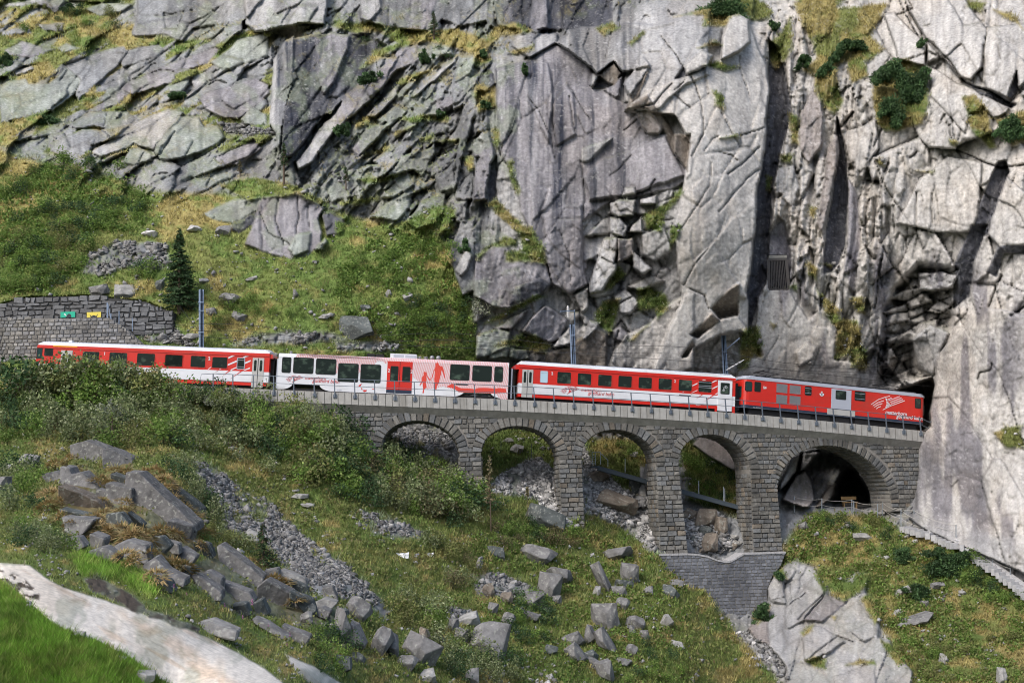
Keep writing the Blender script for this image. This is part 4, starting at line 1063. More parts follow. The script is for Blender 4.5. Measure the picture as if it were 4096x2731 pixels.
# parapet panels with their splayed undersides, deck, ballast
deck = MB(); bal = MB()
seg = list(np.arange(SFAC - 14, SFAC1 + 3.2, .5))
for s, s2 in zip(seg[:-1], seg[1:]):
    z, z2 = ztop(s), ztop(s2)
    deck.raw([W(s, .06, z - .9), W(s2, .06, z2 - .9), W(s2, .42, z2 - 1.42), W(s, .42, z - 1.42), W(s, 4.9, z - 1.42), W(s2, 4.9, z2 - 1.42), W(s2, 4.9, z2 - .05), W(s, 4.9, z - .05), W(s, .06, z - .04), W(s2, .06, z2 - .04)],
             [(0, 1, 2, 3), (3, 2, 5, 4), (4, 5, 6, 7), (8, 9, 1, 0), (7, 6, 9, 8)])
    bal.raw([W(s, .4, z - .02), W(s2, .4, z2 - .02), W(s2, 4.6, z2 - .02), W(s, 4.6, z - .02), W(s, 1.1, z + .12), W(s2, 1.1, z2 + .12), W(s2, 3.9, z2 + .12), W(s, 3.9, z + .12)],
            [(0, 1, 5, 4), (4, 5, 6, 7), (7, 6, 2, 3)])
kid(deck, 'deck', M_conc2); kid(bal, 'ballast_bed', M_ballast)
n = int(round((SFAC1 - SFAC) / .505)); pw = (SFAC1 - SFAC) / n
for i in range(n):
    a, b = SFAC + i * pw + .022, SFAC + (i + 1) * pw - .022
    za, zb = ztop(a), ztop(b)
    j = rnd.uniform(-.006, .006)
    mb = MB()
    pr = [(-.02, 0), (.2, .0), (.2, -DECK_H), (.055, -DECK_H - .02), (.0, -DECK_H)]
    vs = [W(a, d + j, za + h) for d, h in pr] + [W(b, d + j, zb + h) for d, h in pr]
    mb.raw(vs, [(0, 1, 2, 3, 4), (9, 8, 7, 6, 5)] + [(k, k + 5, (k + 1) % 5 + 5, (k + 1) % 5) for k in range(5)])
    kid(mb, 'panel', M_conc)
    if i % 3 == 0 or True:
        mb = MB()
        vs = [W(a, .045, za - .90), W(b, .045, zb - .90), W(b, .40, zb - 1.40), W(a, .40, za - 1.40), W(a, .2, za - .88), W(b, .2, zb - .88), W(b, .5, zb - 1.3), W(a, .5, za - 1.3)]
        mb.raw(vs, [(0, 1, 2, 3), (5, 4, 7, 6), (0, 4, 5, 1), (3, 2, 6, 7), (0, 3, 7, 4), (1, 5, 6, 2)])
        kid(mb, 'bracket_panel', M_conc2)
# rails
for d in (1.95, 2.95, 2.43):
    mb = MB()
    for s, s2 in zip(seg[:-1], seg[1:]): mb.bar(W(s, d, ztop(s) + .24), W(s2, d, ztop(s2) + .24), .07, .14)
    kid(mb, 'rail' if d != 2.43 else 'rack_rail', M_rail)

weather_or_reflect(M_stone, .35, .50, .68, (.07, .066, .06), .65, (1, 1, .35)); weather_or_reflect(M_stone, 1.1, .60, .70, (.34, .33, .30), .45, (1, 1, .3)); weather_or_reflect(M_conc, .9, .52, .7, (.19, .18, .16), .6, (1.6, 1.6, .2)); weather_or_reflect(M_conc2, .6, .5, .7, (.12, .115, .10), .6, (1, 1, .3))
# ------------------------------------------------------------------ railing bolted to the parapet
fence = thing('parapet_railing', W(station(234, 390)[0], 0, ztop(0)), 'blue grey steel railing with two rails along the edge of the viaduct', 'railing')
FI = Matrix.Translation(fence.location).inverted()
def fkid(mb, name, mats=M_steel):
    me = mb.mesh(name, [mats] if not isinstance(mats, list) else mats); me.transform(FI); return add(name, me, fence)
PU = [232.9, 253.4, 273.8, 293.9, 314.3, 334.8, 354.9, 374.9, 395, 414.8, 434.9, 455, 475.1, 495, 514.8, 534.6, 554.3, 574, 593.5, 613, 632.1, 651.3, 670.6, 689.6, 707.9, 726.4, 744.7, 762.8, 780.8, 798.7, 816.5, 834.3, 851.8, 869.2, 886.8, 903.9, 921]
ps = [station(u, float(smooth_interp(u, DV_U, DV_V)), -.1)[0] for u in PU]
ps = [ps[0] - 1.5] + ps
for s in ps:
    z = ztop(s); lean = .055 * max(0, min(1, s / 30))
    mb = MB(); mb.bar(W(s, -.10, z - .34), W(s - lean, -.10, z + 1.03), .085, .075); mb.box(-.13, .13, -.02, .075, -.14, .14, M=Matrix.Translation(W(s, -.075, z - .28)))
    fkid(mb, 'post')
for h in (1.03, .50):
    mb = MB()
    L = ps + [ps[-1] + .9, ps[-1] + 1.5]
    for i, (s, s2) in enumerate(zip(L[:-1], L[1:])):
        f = lambda s: .055 * max(0, min(1, s / 30)) * h
        e = (.0 if i < len(ps) - 1 else (-.28 if i == len(ps) - 1 else -.02)); e0 = 0 if i < len(ps) else -.28
        mb.tube([W(s - f(s), -.10, ztop(s) + h + e0), W(s2 - f(s2), -.10, ztop(s2) + h + e)], .028 if h > 1 else .022, 6)
    s = ps[0]
    if h > 1: mb.tube([W(s, -.1, ztop(s) + 1.03), W(s - .9, -.1, ztop(s) + 1.0), W(s - 1.0, -.1, ztop(s) + .55), W(s - .9, -.1, ztop(s) + .48), W(s, -.1, ztop(s) + .5)], .026, 6)
    fkid(mb, 'handrail' if h > 1 else 'mid_rail')
# ------------------------------------------------------------------ the train
M_red = mat('red_paint', (.56, .022, .013), .28, spec=.5, coat=.25, noise=.06, nscale=1.2)
M_white = mat('white_paint', (.66, .68, .72), .3, spec=.5, coat=.2, noise=.05, nscale=1.2)
M_roof = mat('pale_roof', (.64, .66, .70), .45, noise=.08, nscale=1.0)
M_grey = mat('silver_grey_paint', (.38, .41, .48), .4, spec=.5)
M_door = mat('door_grey', (.42, .42, .41), .45)
M_dark = mat('underframe_black', (.018, .018, .02), .7)
M_rubber = mat('window_rubber', (.012, .012, .014), .6)
M_glass = mat('dark_window_glass', (.016, .024, .022), .06, spec=.6)
M_glass2 = mat('cab_glass', (.02, .05, .05), .05, spec=.7)
M_reflect = mat('painted_reflection', (.42, .58, .68), .3)  # bluish reflection painted as the pane's own colour
M_yellow = mat('first_class_yellow', (.75, .33, .02), .4)
M_navy = mat('navy_skirt', (.022, .032, .06), .45)
M_wheel = mat('wheel_steel', (.07, .06, .055), .5, .5)
M_grille = mat('aluminium_grille', (.27, .27, .28), .45, .5)
M_seat = mat('seat_green', (.05, .12, .09), .8)
def striped(name, base, line, duty):
    m = mat(name, base, .35, spec=.4)
    nt = m.node_tree; b = nt.nodes['Principled BSDF']
    tc = nt.nodes.new('ShaderNodeTexCoord'); sx = nt.nodes.new('ShaderNodeSeparateXYZ')
    nt.links.new(tc.outputs['Object'], sx.inputs[0])
    def M(op, a, c):
        n = nt.nodes.new('ShaderNodeMath'); n.operation = op
        for i, q in enumerate((a, c)):
            if isinstance(q, (int, float)): n.inputs[i].default_value = q
            else: nt.links.new(q, n.inputs[i])
        return n.outputs[0]
    k = M('SUBTRACT', sx.outputs[2], M('MULTIPLY', sx.outputs[0], .55))
    fr = M('FRACT', M('MULTIPLY', k, 11.0), 0)
    st = M('LESS_THAN', fr, duty)
    mx = nt.nodes.new('ShaderNodeMix'); mx.data_type = 'RGBA'
    nt.links.new(st, mx.inputs[0]); mx.inputs[6].default_value = (*base, 1); mx.inputs[7].default_value = (*line, 1)
    nt.links.new(mx.outputs[2], b.inputs['Base Color'])
    return m
M_stripe = striped('red_hairlines', (.66, .68, .72), (.55, .05, .03), .40)
M_stripe2 = striped('red_hairlines_dense', (.62, .10, .07), (.58, .03, .018), .60)
weather_or_reflect(M_red, .8, .50, .75, (.30, .045, .03), .5, (.6, .6, 1.5)); weather_or_reflect(M_white, .9, .50, .75, (.44, .43, .41), .55, (.6, .6, 1.6)); weather_or_reflect(M_roof, .7, .48, .7, (.40, .39, .37), .7, (.4, .4, 1)); weather_or_reflect(M_glass, 1.3, .52, .66, (.075, .11, .085), .8, (1, 1, 1.4)); weather_or_reflect(M_door, 1, .5, .7, (.30, .29, .27), .6)  # green patches on the glass paint reflected greenery; the rest is grime
TW = 2.62
TRAIN_D = 1.05
TC = {'t1': (100, 1320, 3.92), 't2': (600, 1350, 3.92), 't3': (1080, 1370, 4.5231), 't4': (1560, 1380, 4.5231), 't5': (2040, 1420, 4.5231),
      't6': (2500, 1450, 4.5231), 't7': (2940, 1480, 4.9), 't8': (3380, 1480, 4.9)}
def tuv(c, x, y):
    a, b, k = TC[c]
    return (a + x / k) / 4, (b + y / k) / 4
class Car:
    def __init__(s, name, label, uL, uR):
        vL, vR = float(smooth_interp(uL, DV_U, DV_V)), float(smooth_interp(uR, DV_U, DV_V))
        sL, sR = station(uL, vL, TRAIN_D)[0], station(uR, vR, TRAIN_D)[0]
        PL, PR = W(sL, TRAIN_D, ztop(sL)), W(sR, TRAIN_D, ztop(sR))
        ex = (PR - PL).normalized(); ez = (Vector((0, 0, 1)) - ex * ex.z).normalized(); ey = ez.cross(ex)
        s.M = Matrix(((ex.x, ey.x, ez.x, PL.x), (ex.y, ey.y, ez.y, PL.y), (ex.z, ey.z, ez.z, PL.z), (0, 0, 0, 1)))
        s.I = s.M.inverted(); s.L = (PR - PL).length
        s.o = thing(name, None, label, 'railway car', 'cars of the mountain train', matrix=s.M)
        s.o0 = s.I @ Vector((0, 0, 0))
    def p(s, c, x, y):
        u, v = tuv(c, x, y)
        d = s.I.to_3x3() @ Vector([float(q) for q in rays(u, v)])
        k = -s.o0.y / d.y
        q = s.o0 + d * k
        return q.x, q.z
    def poly(s, c, txt): return [s.p(c, *map(float, t.split(','))) for t in txt.split()]
    def rect(s, c, x0, y0, x1, y1):
        """upright rectangle on the car's side from a measured box (corners along the car's own axes)"""
        xm, ym = (x0 + x1) / 2, (y0 + y1) / 2
        a = s.p(c, x0, ym)[0]; b = s.p(c, x1, ym)[0]
        lo = s.p(c, xm, y1)[1]; hi = s.p(c, xm, y0)[1]
        return a, b, lo, hi
    def kid(s, mb, name, mats, parent=None, smooth=False):
        return mb.build(name, mats, parent or s.o, smooth)
def rr(a, b, lo, hi, r=.07, n=3):
    r = min(r, (b - a) / 2.1, (hi - lo) / 2.1)
    P = []
    for cx, cz, t0 in ((b - r, hi - r, 0), (a + r, hi - r, 90), (a + r, lo + r, 180), (b - r, lo + r, 270)):
        for i in range(n + 1):
            t = math.radians(t0 + 90 * i / n); P.append((cx + r * math.cos(t), cz + r * math.sin(t)))
    return P
def inset(P, d):
    cx = sum(p[0] for p in P) / len(P); cz = sum(p[1] for p in P) / len(P)
    return [(x - math.copysign(min(d, abs(x - cx)), x - cx), z - math.copysign(min(d, abs(z - cz)), z - cz)) for x, z in P]
def ring(mb, Po, Pi, y0, y1, mi=0):
    n = len(Po)
    vs = [(x, y0, z) for x, z in Po] + [(x, y0, z) for x, z in Pi] + [(x, y1, z) for x, z in Po] + [(x, y1, z) for x, z in Pi]
    fs = []
    for i in range(n):
        j = (i + 1) % n
        fs += [(i, j, n + j, n + i), (2 * n + i, 3 * n + i, 3 * n + j, 2 * n + j), (i, 2 * n + i, 2 * n + j, j), (n + i, n + j, 3 * n + j, 3 * n + i)]
    mb.raw(vs, fs, mi)
def window(car, box, r=.08, frame=M_rubber, glass=M_glass, fw=.045, parent=None, y=0.0, extra=None, name='window'):
    P = rr(*box, r)
    mb = MB(); ring(mb, P, inset(P, fw), y - .022, y + .03)
    f = car.kid(mb, name, frame, parent)
    if extra:
        for h in extra: mb2 = MB(); mb2.box(box[0] + .02, box[1] - .02, y - .026, y - .006, box[2] + (box[3] - box[2]) * h - .012, box[2] + (box[3] - box[2]) * h + .012); car.kid(mb2, 'window_bar', M_grey, f)
    mb = MB(); mb.prism(inset(P, fw * .9), y - .014, y + .02); car.kid(mb, 'pane', glass, f if parent is None else parent)
    return f
def plate(car, P, name, m, y0=-.012, y1=.02, parent=None):
    mb = MB(); mb.prism(P, y0, y1); return car.kid(mb, name, m, parent)
def text(car, s, x, z, h, m, name='lettering', shear=0.0, bold=0.0, slope=0.0, y=-.016):
    cu = bpy.data.curves.new('lettering', 'FONT'); cu.body = s; cu.size = h; cu.extrude = .003; cu.shear = shear; cu.offset = bold
    ob = bpy.data.objects.new('lettering', cu); COL.objects.link(ob)
    dg = bpy.context.evaluated_depsgraph_get()
    me = bpy.data.meshes.new_from_object(ob.evaluated_get(dg))
    bpy.data.objects.remove(ob)
    me.transform(Matrix.Translation((x, y, z)) @ Matrix.Rotation(math.pi / 2, 4, 'X'))
    me.materials.clear(); me.materials.append(m); me.name = name
    return add(name, me, car.o)
def shell(car, x0, x1, bands, zt, roof_h, m_roof, name='body', crown=.5, recess=()):
    """body sides and ends from bands [(z0, z1, bulge, mat)]; roof as a part"""
    mb = MB(); mats = []
    for z0, z1, bulge, m in bands:
        if m not in mats: mats.append(m)
        mi = mats.index(m)
        mb.box(x0, x1, -bulge, TW + bulge, z0, z1, mi)
    b = car.kid(mb, name, mats)
    prof = [(-.035, zt)] + [(TW / 2 - (TW / 2 + .03) * math.cos(t), zt + .02 + roof_h * math.sin(t) ** .8) for t in [math.pi * i / 14 for i in range(1, 14)]] + [(TW + .035, zt)]
    mb = MB(); n = len(prof)
    e = .25
    vs = [(x0 + .02, y, zt + (z - zt) * .55) for y, z in prof] + [(x0 + e, y, z) for y, z in prof] + [(x1 - e, y, z) for y, z in prof] + [(x1 - .02, y, zt + (z - zt) * .55) for y, z in prof]
    fs = []
    for k in range(3):
        for i in range(n - 1): fs.append((k * n + i, k * n + i + 1, (k + 1) * n + i + 1, (k + 1) * n + i))
    fs += [tuple(range(n)), tuple(range(4 * n - 1, 3 * n - 1, -1))] + [(k * n + n - 1, k * n, (k + 1) * n, (k + 1) * n + n - 1) for k in range(3)]
    mb.raw(vs, fs)
    r = car.kid(mb, 'roof', m_roof)
    for yy in (.30, .62):
        mb = MB(); zz = float(np.interp(yy, [q[0] for q in prof], [q[1] for q in prof]))
        mb.box(x0 + .5, x1 - .5, yy - .012, yy + .012, zz - .01, zz + .022); car.kid(mb, 'roof_seam', M_grey, r)
    return b, r
def bogie(car, x, zb=-.42):
    mb = MB(); mb.box(x - 1.5, x + 1.5, .35, .5, zb + .25, zb + .55); mb.box(x - 1.5, x + 1.5, TW - .5, TW - .35, zb + .25, zb + .55); mb.box(x - .3, x + .3, .4, TW - .4, zb + .3, zb + .6)
    b = car.kid(mb, 'bogie', M_dark)
    for dx in (-.95, .95):
        mb = MB()
        for yy in (.62, TW - .62): mb.tube([(x + dx, yy - .06, zb + .36), (x + dx, yy + .06, zb + .36)], .37, 16)
        mb.tube([(x + dx, .5, zb + .36), (x + dx, TW - .5, zb + .36)], .07, 8)
        car.kid(mb, 'wheelset', M_wheel, b)
    return b
def under(car, x0, x1, z0=-.1, z1=.4):
    mb = MB(); mb.box(x0 + .4, x1 - .4, .25, TW - .25, z0 + .15, z1)
    for q in np.arange(x0 + 4.5, x1 - 5, 1.7): mb.box(q, q + 1.2, .12, TW - .12, z0, z1)
    car.kid(mb, 'underframe', M_dark)
def leafdoor(car, a, b, lo, hi, win, parent_name='door', m=M_door):
    """double-leaf passenger door, recessed"""
    mb = MB(); mb.box(a, b, -.03, .05, lo, hi); d = car.kid(mb, parent_name, m)
    mid = (a + b) / 2
    mb = MB(); mb.box(mid - .025, mid + .025, -.035, .0, lo + .02, hi - .02); car.kid(mb, 'door_seal', M_rubber, d)
    for x0, x1 in ((a, mid), (mid, b)):
        w = (x1 - x0)
        P = rr(x0 + w * .28, x1 - w * .28, win[0], win[1], .1)
        mb = MB(); mb.prism(P, -.042, -.01); car.kid(mb, 'pane', M_glass, d)
    return d
def stripes(car, c, polys, m, name='stripe'):
    for q in polys: plate(car, car.poly(c, q), name, m, -.0165, .01)
def swoosh(car, c, k, ox, oy, m, name='emblem'):
    """mountain emblem: sweeping parallel lines with a peak; measured on the locomotive (crop t8)"""
    e = MB()
    L = [((510, 665), (650, 570), (790, 520), (880, 500)), ((545, 690), (640, 630), (760, 590)), ((575, 718), (640, 675), (730, 645)), ((612, 750), (650, 720), (700, 703)),
         ((830, 570), (910, 535)), ((850, 590), (1070, 508)), ((880, 622), (1105, 536)), ((900, 652), (1135, 565)), ((740, 770), (900, 690), (1170, 590))]
    f = lambda x, y: car.p(c, (x - 840) * k + ox, (y - 630) * k + oy)
    for line in L:
        P = [f(*q) for q in line]
        for (xa, za), (xb, zb) in zip(P[:-1], P[1:]):
            w = .017 * k * 1.7
            e.prism([(xa, za - w), (xb, zb - w), (xb, zb + w), (xa, za + w)], -.017, .005)
    for q in ([(790, 540), (815, 545), (830, 595), (805, 590)], [(808, 600), (838, 605), (850, 625), (808, 620)], [(815, 630), (860, 635), (880, 655), (812, 652)], [(808, 662), (880, 660), (905, 675), (808, 685)], [(800, 695), (870, 690), (820, 718), (792, 722)]):
        e.prism([f(*t) for t in q], -.017, .005)
    car.kid(e, name, m)

# ---- rear control car (behind the shrubs)
c1 = Car('passenger_coach', 'red and white coach with driving cab and yellow stripe, half hidden behind shrubs', 35.2, 271.5)
L = c1.L
def coach_shell(car, x0, x1, low=.34):
    b, r = shell(car, x0, x1, [(low, .60, .0, M_red), (.60, 1.40, .0, M_white), (1.40, 2.58, .0, M_red), (2.58, 2.82, .045, M_red)], 2.82, .36, M_roof)
    mb = MB(); mb.box(x0 + 1.5, x1 - 1.5, -.012, 0, .59, .612); car.kid(mb, 'body_line', M_dark, b)
    return b, r
coach_shell(c1, .0, L - .30)
under(c1, 0, L); bogie(c1, 2.6); bogie(c1, L - 3.0)
for bx in ((890, 322, 1170, 560), (1312, 338, 1608, 580), (1748, 352, 2045, 560), (2185, 375, 2478, 575)):
    window(c1, c1.rect('t1', *bx), frame=M_red)
for bx in ((228, 258, 520, 455), (630, 272, 878, 468), (968, 292, 1222, 482)):
    window(c1, c1.rect('t2', *bx), frame=M_red)
window(c1, c1.rect('t2', 1362, 308, 1488, 492), frame=M_grey, extra=(.22, .78))
window(c1, c1.rect('t1', 305, 265, 440, 400), frame=M_rubber, extra=())
window(c1, c1.rect('t1', 185, 262, 272, 440), frame=M_rubber, glass=M_glass2, name='cab_window')
plate(c1, c1.poly('t1', '445,234 825,248 825,268 445,254'), 'yellow_band', M_yellow, -.062, -.03)
leafdoor(c1, *c1.rect('t1', 560, 285, 738, 640)[:2], .36, 2.46, (1.45, 2.2))
leafdoor(c1, *c1.rect('t2', 1600, 300, 1780, 745)[:2], .22, 2.46, (1.45, 2.3))
stripes(c1, 't2', ['1228,303 1315,262 1365,262 1222,328', '1218,412 1360,350 1360,376 1214,438', '1270,492 1355,455 1355,470 1260,515', '1455,302 1520,270 1556,285 1490,308', '1490,382 1578,345 1578,368 1490,408', '1480,498 1570,460 1570,482 1462,516', '905,488 960,450 960,462 915,492', '1095,484 1122,484 1080,498'], M_white)
stripes(c1, 't2', ['1080,494 1095,490 1015,545', '1240,508 1275,505 1140,592', '1420,520 1455,514 1258,640'], M_red)
x, z = c1.p('t2', 912, 345); text(c1, '2', x, z, .34, M_white, bold=.008)
x, z = c1.p('t1', 1232, 385); text(c1, '1', x, z, .34, M_white, bold=.008)
x, z = c1.p('t2', 1112, 697); text(c1, 'ABt 4156', x, z, .13, M_white)
mb = MB(); mb.box(-.14, .0, .15, TW - .15, 1.4, 2.75); mb.box(-.14, 0, .1, TW - .1, .5, 1.4, 0); c1.kid(mb, 'cab_front', M_red)
mb = MB(); mb.box(L - .3, L - .02, .5, TW - .5, .3, 2.55); c1.kid(mb, 'gangway_bellows', M_rubber)
mb = MB(); mb.box(L - .3, L - .1, .05, TW - .05, 2.45, 2.75); c1.kid(mb, 'end_lamp_housing', M_red)
mb = MB(); mb.box(*[c1.p('t1', 610, 140)[0], c1.p('t1', 662, 140)[0]], 1.0, 1.5, 3.1, 3.36); c1.kid(mb, 'roof_vent', M_roof)

# ---- white low-floor car with hiker artwork
c2 = Car('panorama_coach', 'white low floor coach with red line artwork of two hikers and red double doors', 276.6, 507.5)
L = c2.L
# side sheet with wheel arches cut out
z_lo = .16
xa0, xa1 = c2.p('t3', 205, 840)[0], c2.p('t3', 1085, 875)[0]
xb0, xb1 = c2.p('t4', 1150, 920)[0], c2.p('t4', 2000, 970)[0]
def arch_cut(a, b, zb, h):
    n = 8; r = min(1.0, (b - a) * .22); out = []
    for i in range(n + 1):
        t = math.pi / 2 * i / n; out.append((a + r * math.sin(t), zb + h * (1 - math.cos(t)) ** .8))
    for i in range(n, -1, -1):
        t = math.pi / 2 * i / n; out.append((b - r * math.sin(t), zb + h * (1 - math.cos(t)) ** .8))
    return out
low = [(0, z_lo)] + arch_cut(xa0, xa1, z_lo, .42) + arch_cut(xb0, xb1, z_lo, .42) + [(L, z_lo)]
P = low + [(L, 2.62), (0, 2.62)]
mb = MB()
mb.prism(P, 0, .06); mb.prism(P, TW - .06, TW); mb.box(0, .06, .06, TW - .06, .3, 2.6); mb.box(L - .06, L, .06, TW - .06, .3, 2.6); mb.box(.06, L - .06, .07, TW - .07, .62, .7)
body = c2.kid(mb, 'body', M_white)
prof = [(-.012, 2.62), (.03, 2.80), (.20, 2.90), (.5, 2.95), (TW - .5, 2.95), (TW - .2, 2.90), (TW - .03, 2.80), (TW, 2.62)]
mb = MB(); n = len(prof)
mb.raw([(0, y, z) for y, z in prof] + [(L, y, z) for y, z in prof], [(i, i + 1, n + i + 1, n + i) for i in range(n - 1)] + [tuple(range(n)), tuple(range(2 * n - 1, n - 1, -1))])
roof = c2.kid(mb, 'roof', M_white)
# striped foil: upper part along the whole car, silhouettes of a ridge left free
xs = lambda x, y, c='t3': c2.p(c, x, y)
foil = [xs(520, 190), xs(590, 238), xs(640, 205), xs(700, 238), xs(720, 232), xs(790, 268), xs(845, 278), xs(1198, 292), xs(1195, 540), xs(1215, 560), xs(1235, 480), xs(1260, 365), xs(1590, 378), xs(1598, 550), xs(1640, 520), xs(1650, 380), xs(1890, 388), xs(1990, 275), xs(2090, 378), xs(2135, 350), (xs(2135, 350)[0], 2.61), (xs(470, 160)[0], 2.61)]
plate(c2, foil, 'striped_foil', M_stripe, -.005, .01)
foil2 = [xs(0, 290, 't4'), xs(420, 305, 't4'), xs(425, 580, 't4'), xs(520, 650, 't4'), xs(680, 790, 't4'), xs(870, 760, 't4'), xs(960, 742, 't4'), xs(1180, 800, 't4'), xs(1240, 845, 't4'), xs(1900, 870, 't4'), xs(2000, 968, 't4'), xs(2100, 972, 't4')]
foil2 += [(L - .02, foil2[-1][1]), (L - .02, 2.61), (foil2[0][0], 2.61)]
plate(c2, foil2, 'striped_foil', M_stripe, -.005, .01)
xr = xs(480, 155)[0]
mb = MB(); m_ = len(prof) // 2
for (ya, za), (yb, zb) in zip(prof[:4], prof[1:5]):
    mb.raw([(xr, ya - .006, za + .006), (L - .05, ya - .006, za + .006), (L - .05, yb - .006, zb + .008), (xr, yb - .006, zb + .008)], [(0, 1, 2, 3)])
c2.kid(mb, 'roof_foil', M_stripe, roof)
sil = ('820,320 855,300 885,320 880,345 920,380 945,370 970,430 990,520 995,585 980,585 960,500 935,440 925,500 900,600 880,690 850,720 840,800 790,775 810,700 800,600 815,500 800,440 775,560 740,620 715,635 690,600 660,545 660,620 650,680 660,760 620,790 610,860 585,860 600,790 590,720 600,640 570,690 540,735 535,715 570,640 580,570 610,540 605,490 635,475 665,490 665,530 695,575 722,610 750,590 790,450 820,400')
plate(c2, c2.poly('t4', sil), 'hiker_silhouette', M_stripe2, -.014, .0)
plate(c2, c2.poly('t4', '1020,745 1070,715 1125,690 1180,725 1280,770 1420,775 1540,790 1600,765 1760,765 1900,780 1980,768 2095,785 2105,850 1900,865 1600,852 1240,840 1190,800 1150,775'), 'ridge_silhouette', M_stripe2, -.014, .0)
for q, nm in (('1600,775 1620,755 1660,735 1640,775 1610,788', 'bird_silhouette'), ('1645,815 1665,810 1672,840 1655,845', 'bird_silhouette'), ('1670,855 1700,850 1755,850 1740,875 1705,885', 'bird_silhouette'), ('1845,828 1890,830 1890,843 1850,840', 'bird_silhouette')):
    plate(c2, c2.poly('t3', q), nm, M_red, -.014, .0)
for c, bx in (('t3', (215, 255, 382, 540)), ('t3', (420, 262, 790, 553)), ('t3', (828, 285, 1198, 572)), ('t3', (1228, 368, 1600, 706)), ('t3', (1635, 386, 2005, 722)), ('t4', (1085, 345, 1442, 632)), ('t4', (1488, 365, 1842, 652)), ('t4', (1885, 382, 2045, 662))):
    window(c2, c2.rect(c, *bx), r=.12, fw=.05)
a = xs(2115, 600)[0]; b = xs(400, 600, 't4')[0]
zh, zl = xs(190, 290, 't4')[1], xs(190, 865, 't4')[1]
mb = MB(); mb.box(a, b, -.02, .05, zl + .26, zh); d = c2.kid(mb, 'door', M_red)
mb = MB(); mb.box(a, b, -.022, .05, zl, zl + .26); c2.kid(mb, 'door_threshold', M_navy, d)
mb = MB(); mb.box((a + b) / 2 - .02, (a + b) / 2 + .02, -.028, -.01, zl + .26, zh - .02); c2.kid(mb, 'door_seal', M_rubber, d)
for bx in ((5, 372, 150, 650), (222, 385, 368, 660)): window(c2, c2.rect('t4', *bx), r=.08, parent=d, y=-.018)
x, z = xs(2130, 525); text(c2, '2', x, z, .34, M_white, y=-.026, bold=.008)
x, z = xs(370, 500, 't4'); text(c2, '2', x, z, .34, M_white, y=-.026, bold=.008)
swoosh(c2, 't3', .46, 440, 645, M_red)
x, z = xs(630, 655); text(c2, 'matterhorn', x, z, .34, M_red, shear=.2)
x, z = xs(765, 708); text(c2, 'gotthard bahn', x, z, .36, M_red, shear=.2)
x, z = xs(1205, 860); text(c2, 'B 4271', x, z, .14, M_grey)
plate(c2, c2.poly('t4', '1185,690 1410,700 1410,722 1185,712'), 'destination_display', M_rubber, -.02, .01)
under(c2, .5, L - .5, -.15, .3); bogie(c2, (xa0 + xa1) / 2, -.40); bogie(c2, (xb0 + xb1) / 2, -.40)
mb = MB(); mb.box(-.22, 0, .45, TW - .45, .2, 2.5); c2.kid(mb, 'gangway_bellows', M_rubber)
mb = MB(); mb.box(L, L + .42, .45, TW - .45, .2, 2.5); c2.kid(mb, 'gangway_bellows', M_rubber)
for x0 in (-.14, L + .2):
    mb = MB(); mb.box(x0, x0 + .1, .3, .44, .2, 2.5); c2.kid(mb, 'bellows_rib', M_grey)
x0, x1 = xs(1745, 180)[0], xs(2040, 180)[0]
for a, b in ((x0, (x0 + x1) / 2 - .04), ((x0 + x1) / 2 + .04, x1)):
    mb = MB(); mb.box(a, b, .7, 1.9, 2.95, 3.22); c2.kid(mb, 'roof_box', M_rubber)
x0 = xs(2170, 150)[0]; x1 = xs(475, 150, 't4')[0]
mb = MB(); mb.box(x0, x1, .6, 2.0, 2.95, 3.30); ac = c2.kid(mb, 'air_conditioner', M_roof)
for a, b in ((x0 + .25, x0 + 1.05), (x0 + 1.15, x0 + 1.95)):
    mb = MB(); mb.box(a, b, .585, .62, 3.02, 3.22); c2.kid(mb, 'grille', M_grey, ac)
for q in (755, 870):
    a = xs(q, 170, 't4')[0]
    bm = bmesh.new(); bmesh.ops.create_uvsphere(bm, u_segments=14, v_segments=8, radius=.19)
    me = bpy.data.meshes.new('roof_tank'); bm.to_mesh(me); bm.free(); me.transform(Matrix.Translation((a, .9, 3.12))); me.polygons.foreach_set('use_smooth', [True] * len(me.polygons)); add('roof_tank', me, c2.o, [M_grille])
for a, r in ((xs(530, 170, 't4')[0], .16), (xs(640, 180, 't4')[0], .2), (xs(355, 120)[0], .14)):
    mb = MB(); mb.tube([(a, .9, 2.93), (a, .9, 3.08), (a, .9, 3.12), (a, .9, 3.17)], [r * .7, r * .7, r, r * .8], 12); c2.kid(mb, 'roof_cowl', M_grille)

# ---- second coach
c3 = Car('passenger_coach', 'red and white coach with a long row of windows, coupled behind the locomotive', 517.6, 734.6)
L = c3.L
coach_shell(c3, .0, L, .36)
under(c3, 0, L); bogie(c3, 2.8); bogie(c3, L - 4.2)
window(c3, c3.rect('t5', 545, 278, 685, 495), frame=M_grey, glass=M_reflect, extra=(.82,))  # small pane carries a painted bluish reflection
for bx in ((845, 290, 1112, 520), (1215, 315, 1480, 543), (1585, 340, 1848, 567), (1950, 360, 2212, 585)): window(c3, c3.rect('t5', *bx), frame=M_red)
for bx in ((235, 250, 495, 472), (597, 272, 855, 494), (960, 295, 1218, 516)): window(c3, c3.rect('t6', *bx), frame=M_red)
x5 = c3.p('t5', 1950, 470)[0]; x6 = c3.p('t6', 235, 360)[0]
window(c3, c3.rect('t6', 1320, 316, 1576, 540), frame=M_red, extra=(.42, .56, .84))
leafdoor(c3, *c3.rect('t5', 215, 240, 412, 740)[:2], .34, 2.46, (1.45, 2.3))
a, b, lo, hi = c3.rect('t6', 1676, 290, 1934, 872)
mb = MB(); mb.box(a, b, -.045, .05, lo, hi); d = c3.kid(mb, 'door', M_white)
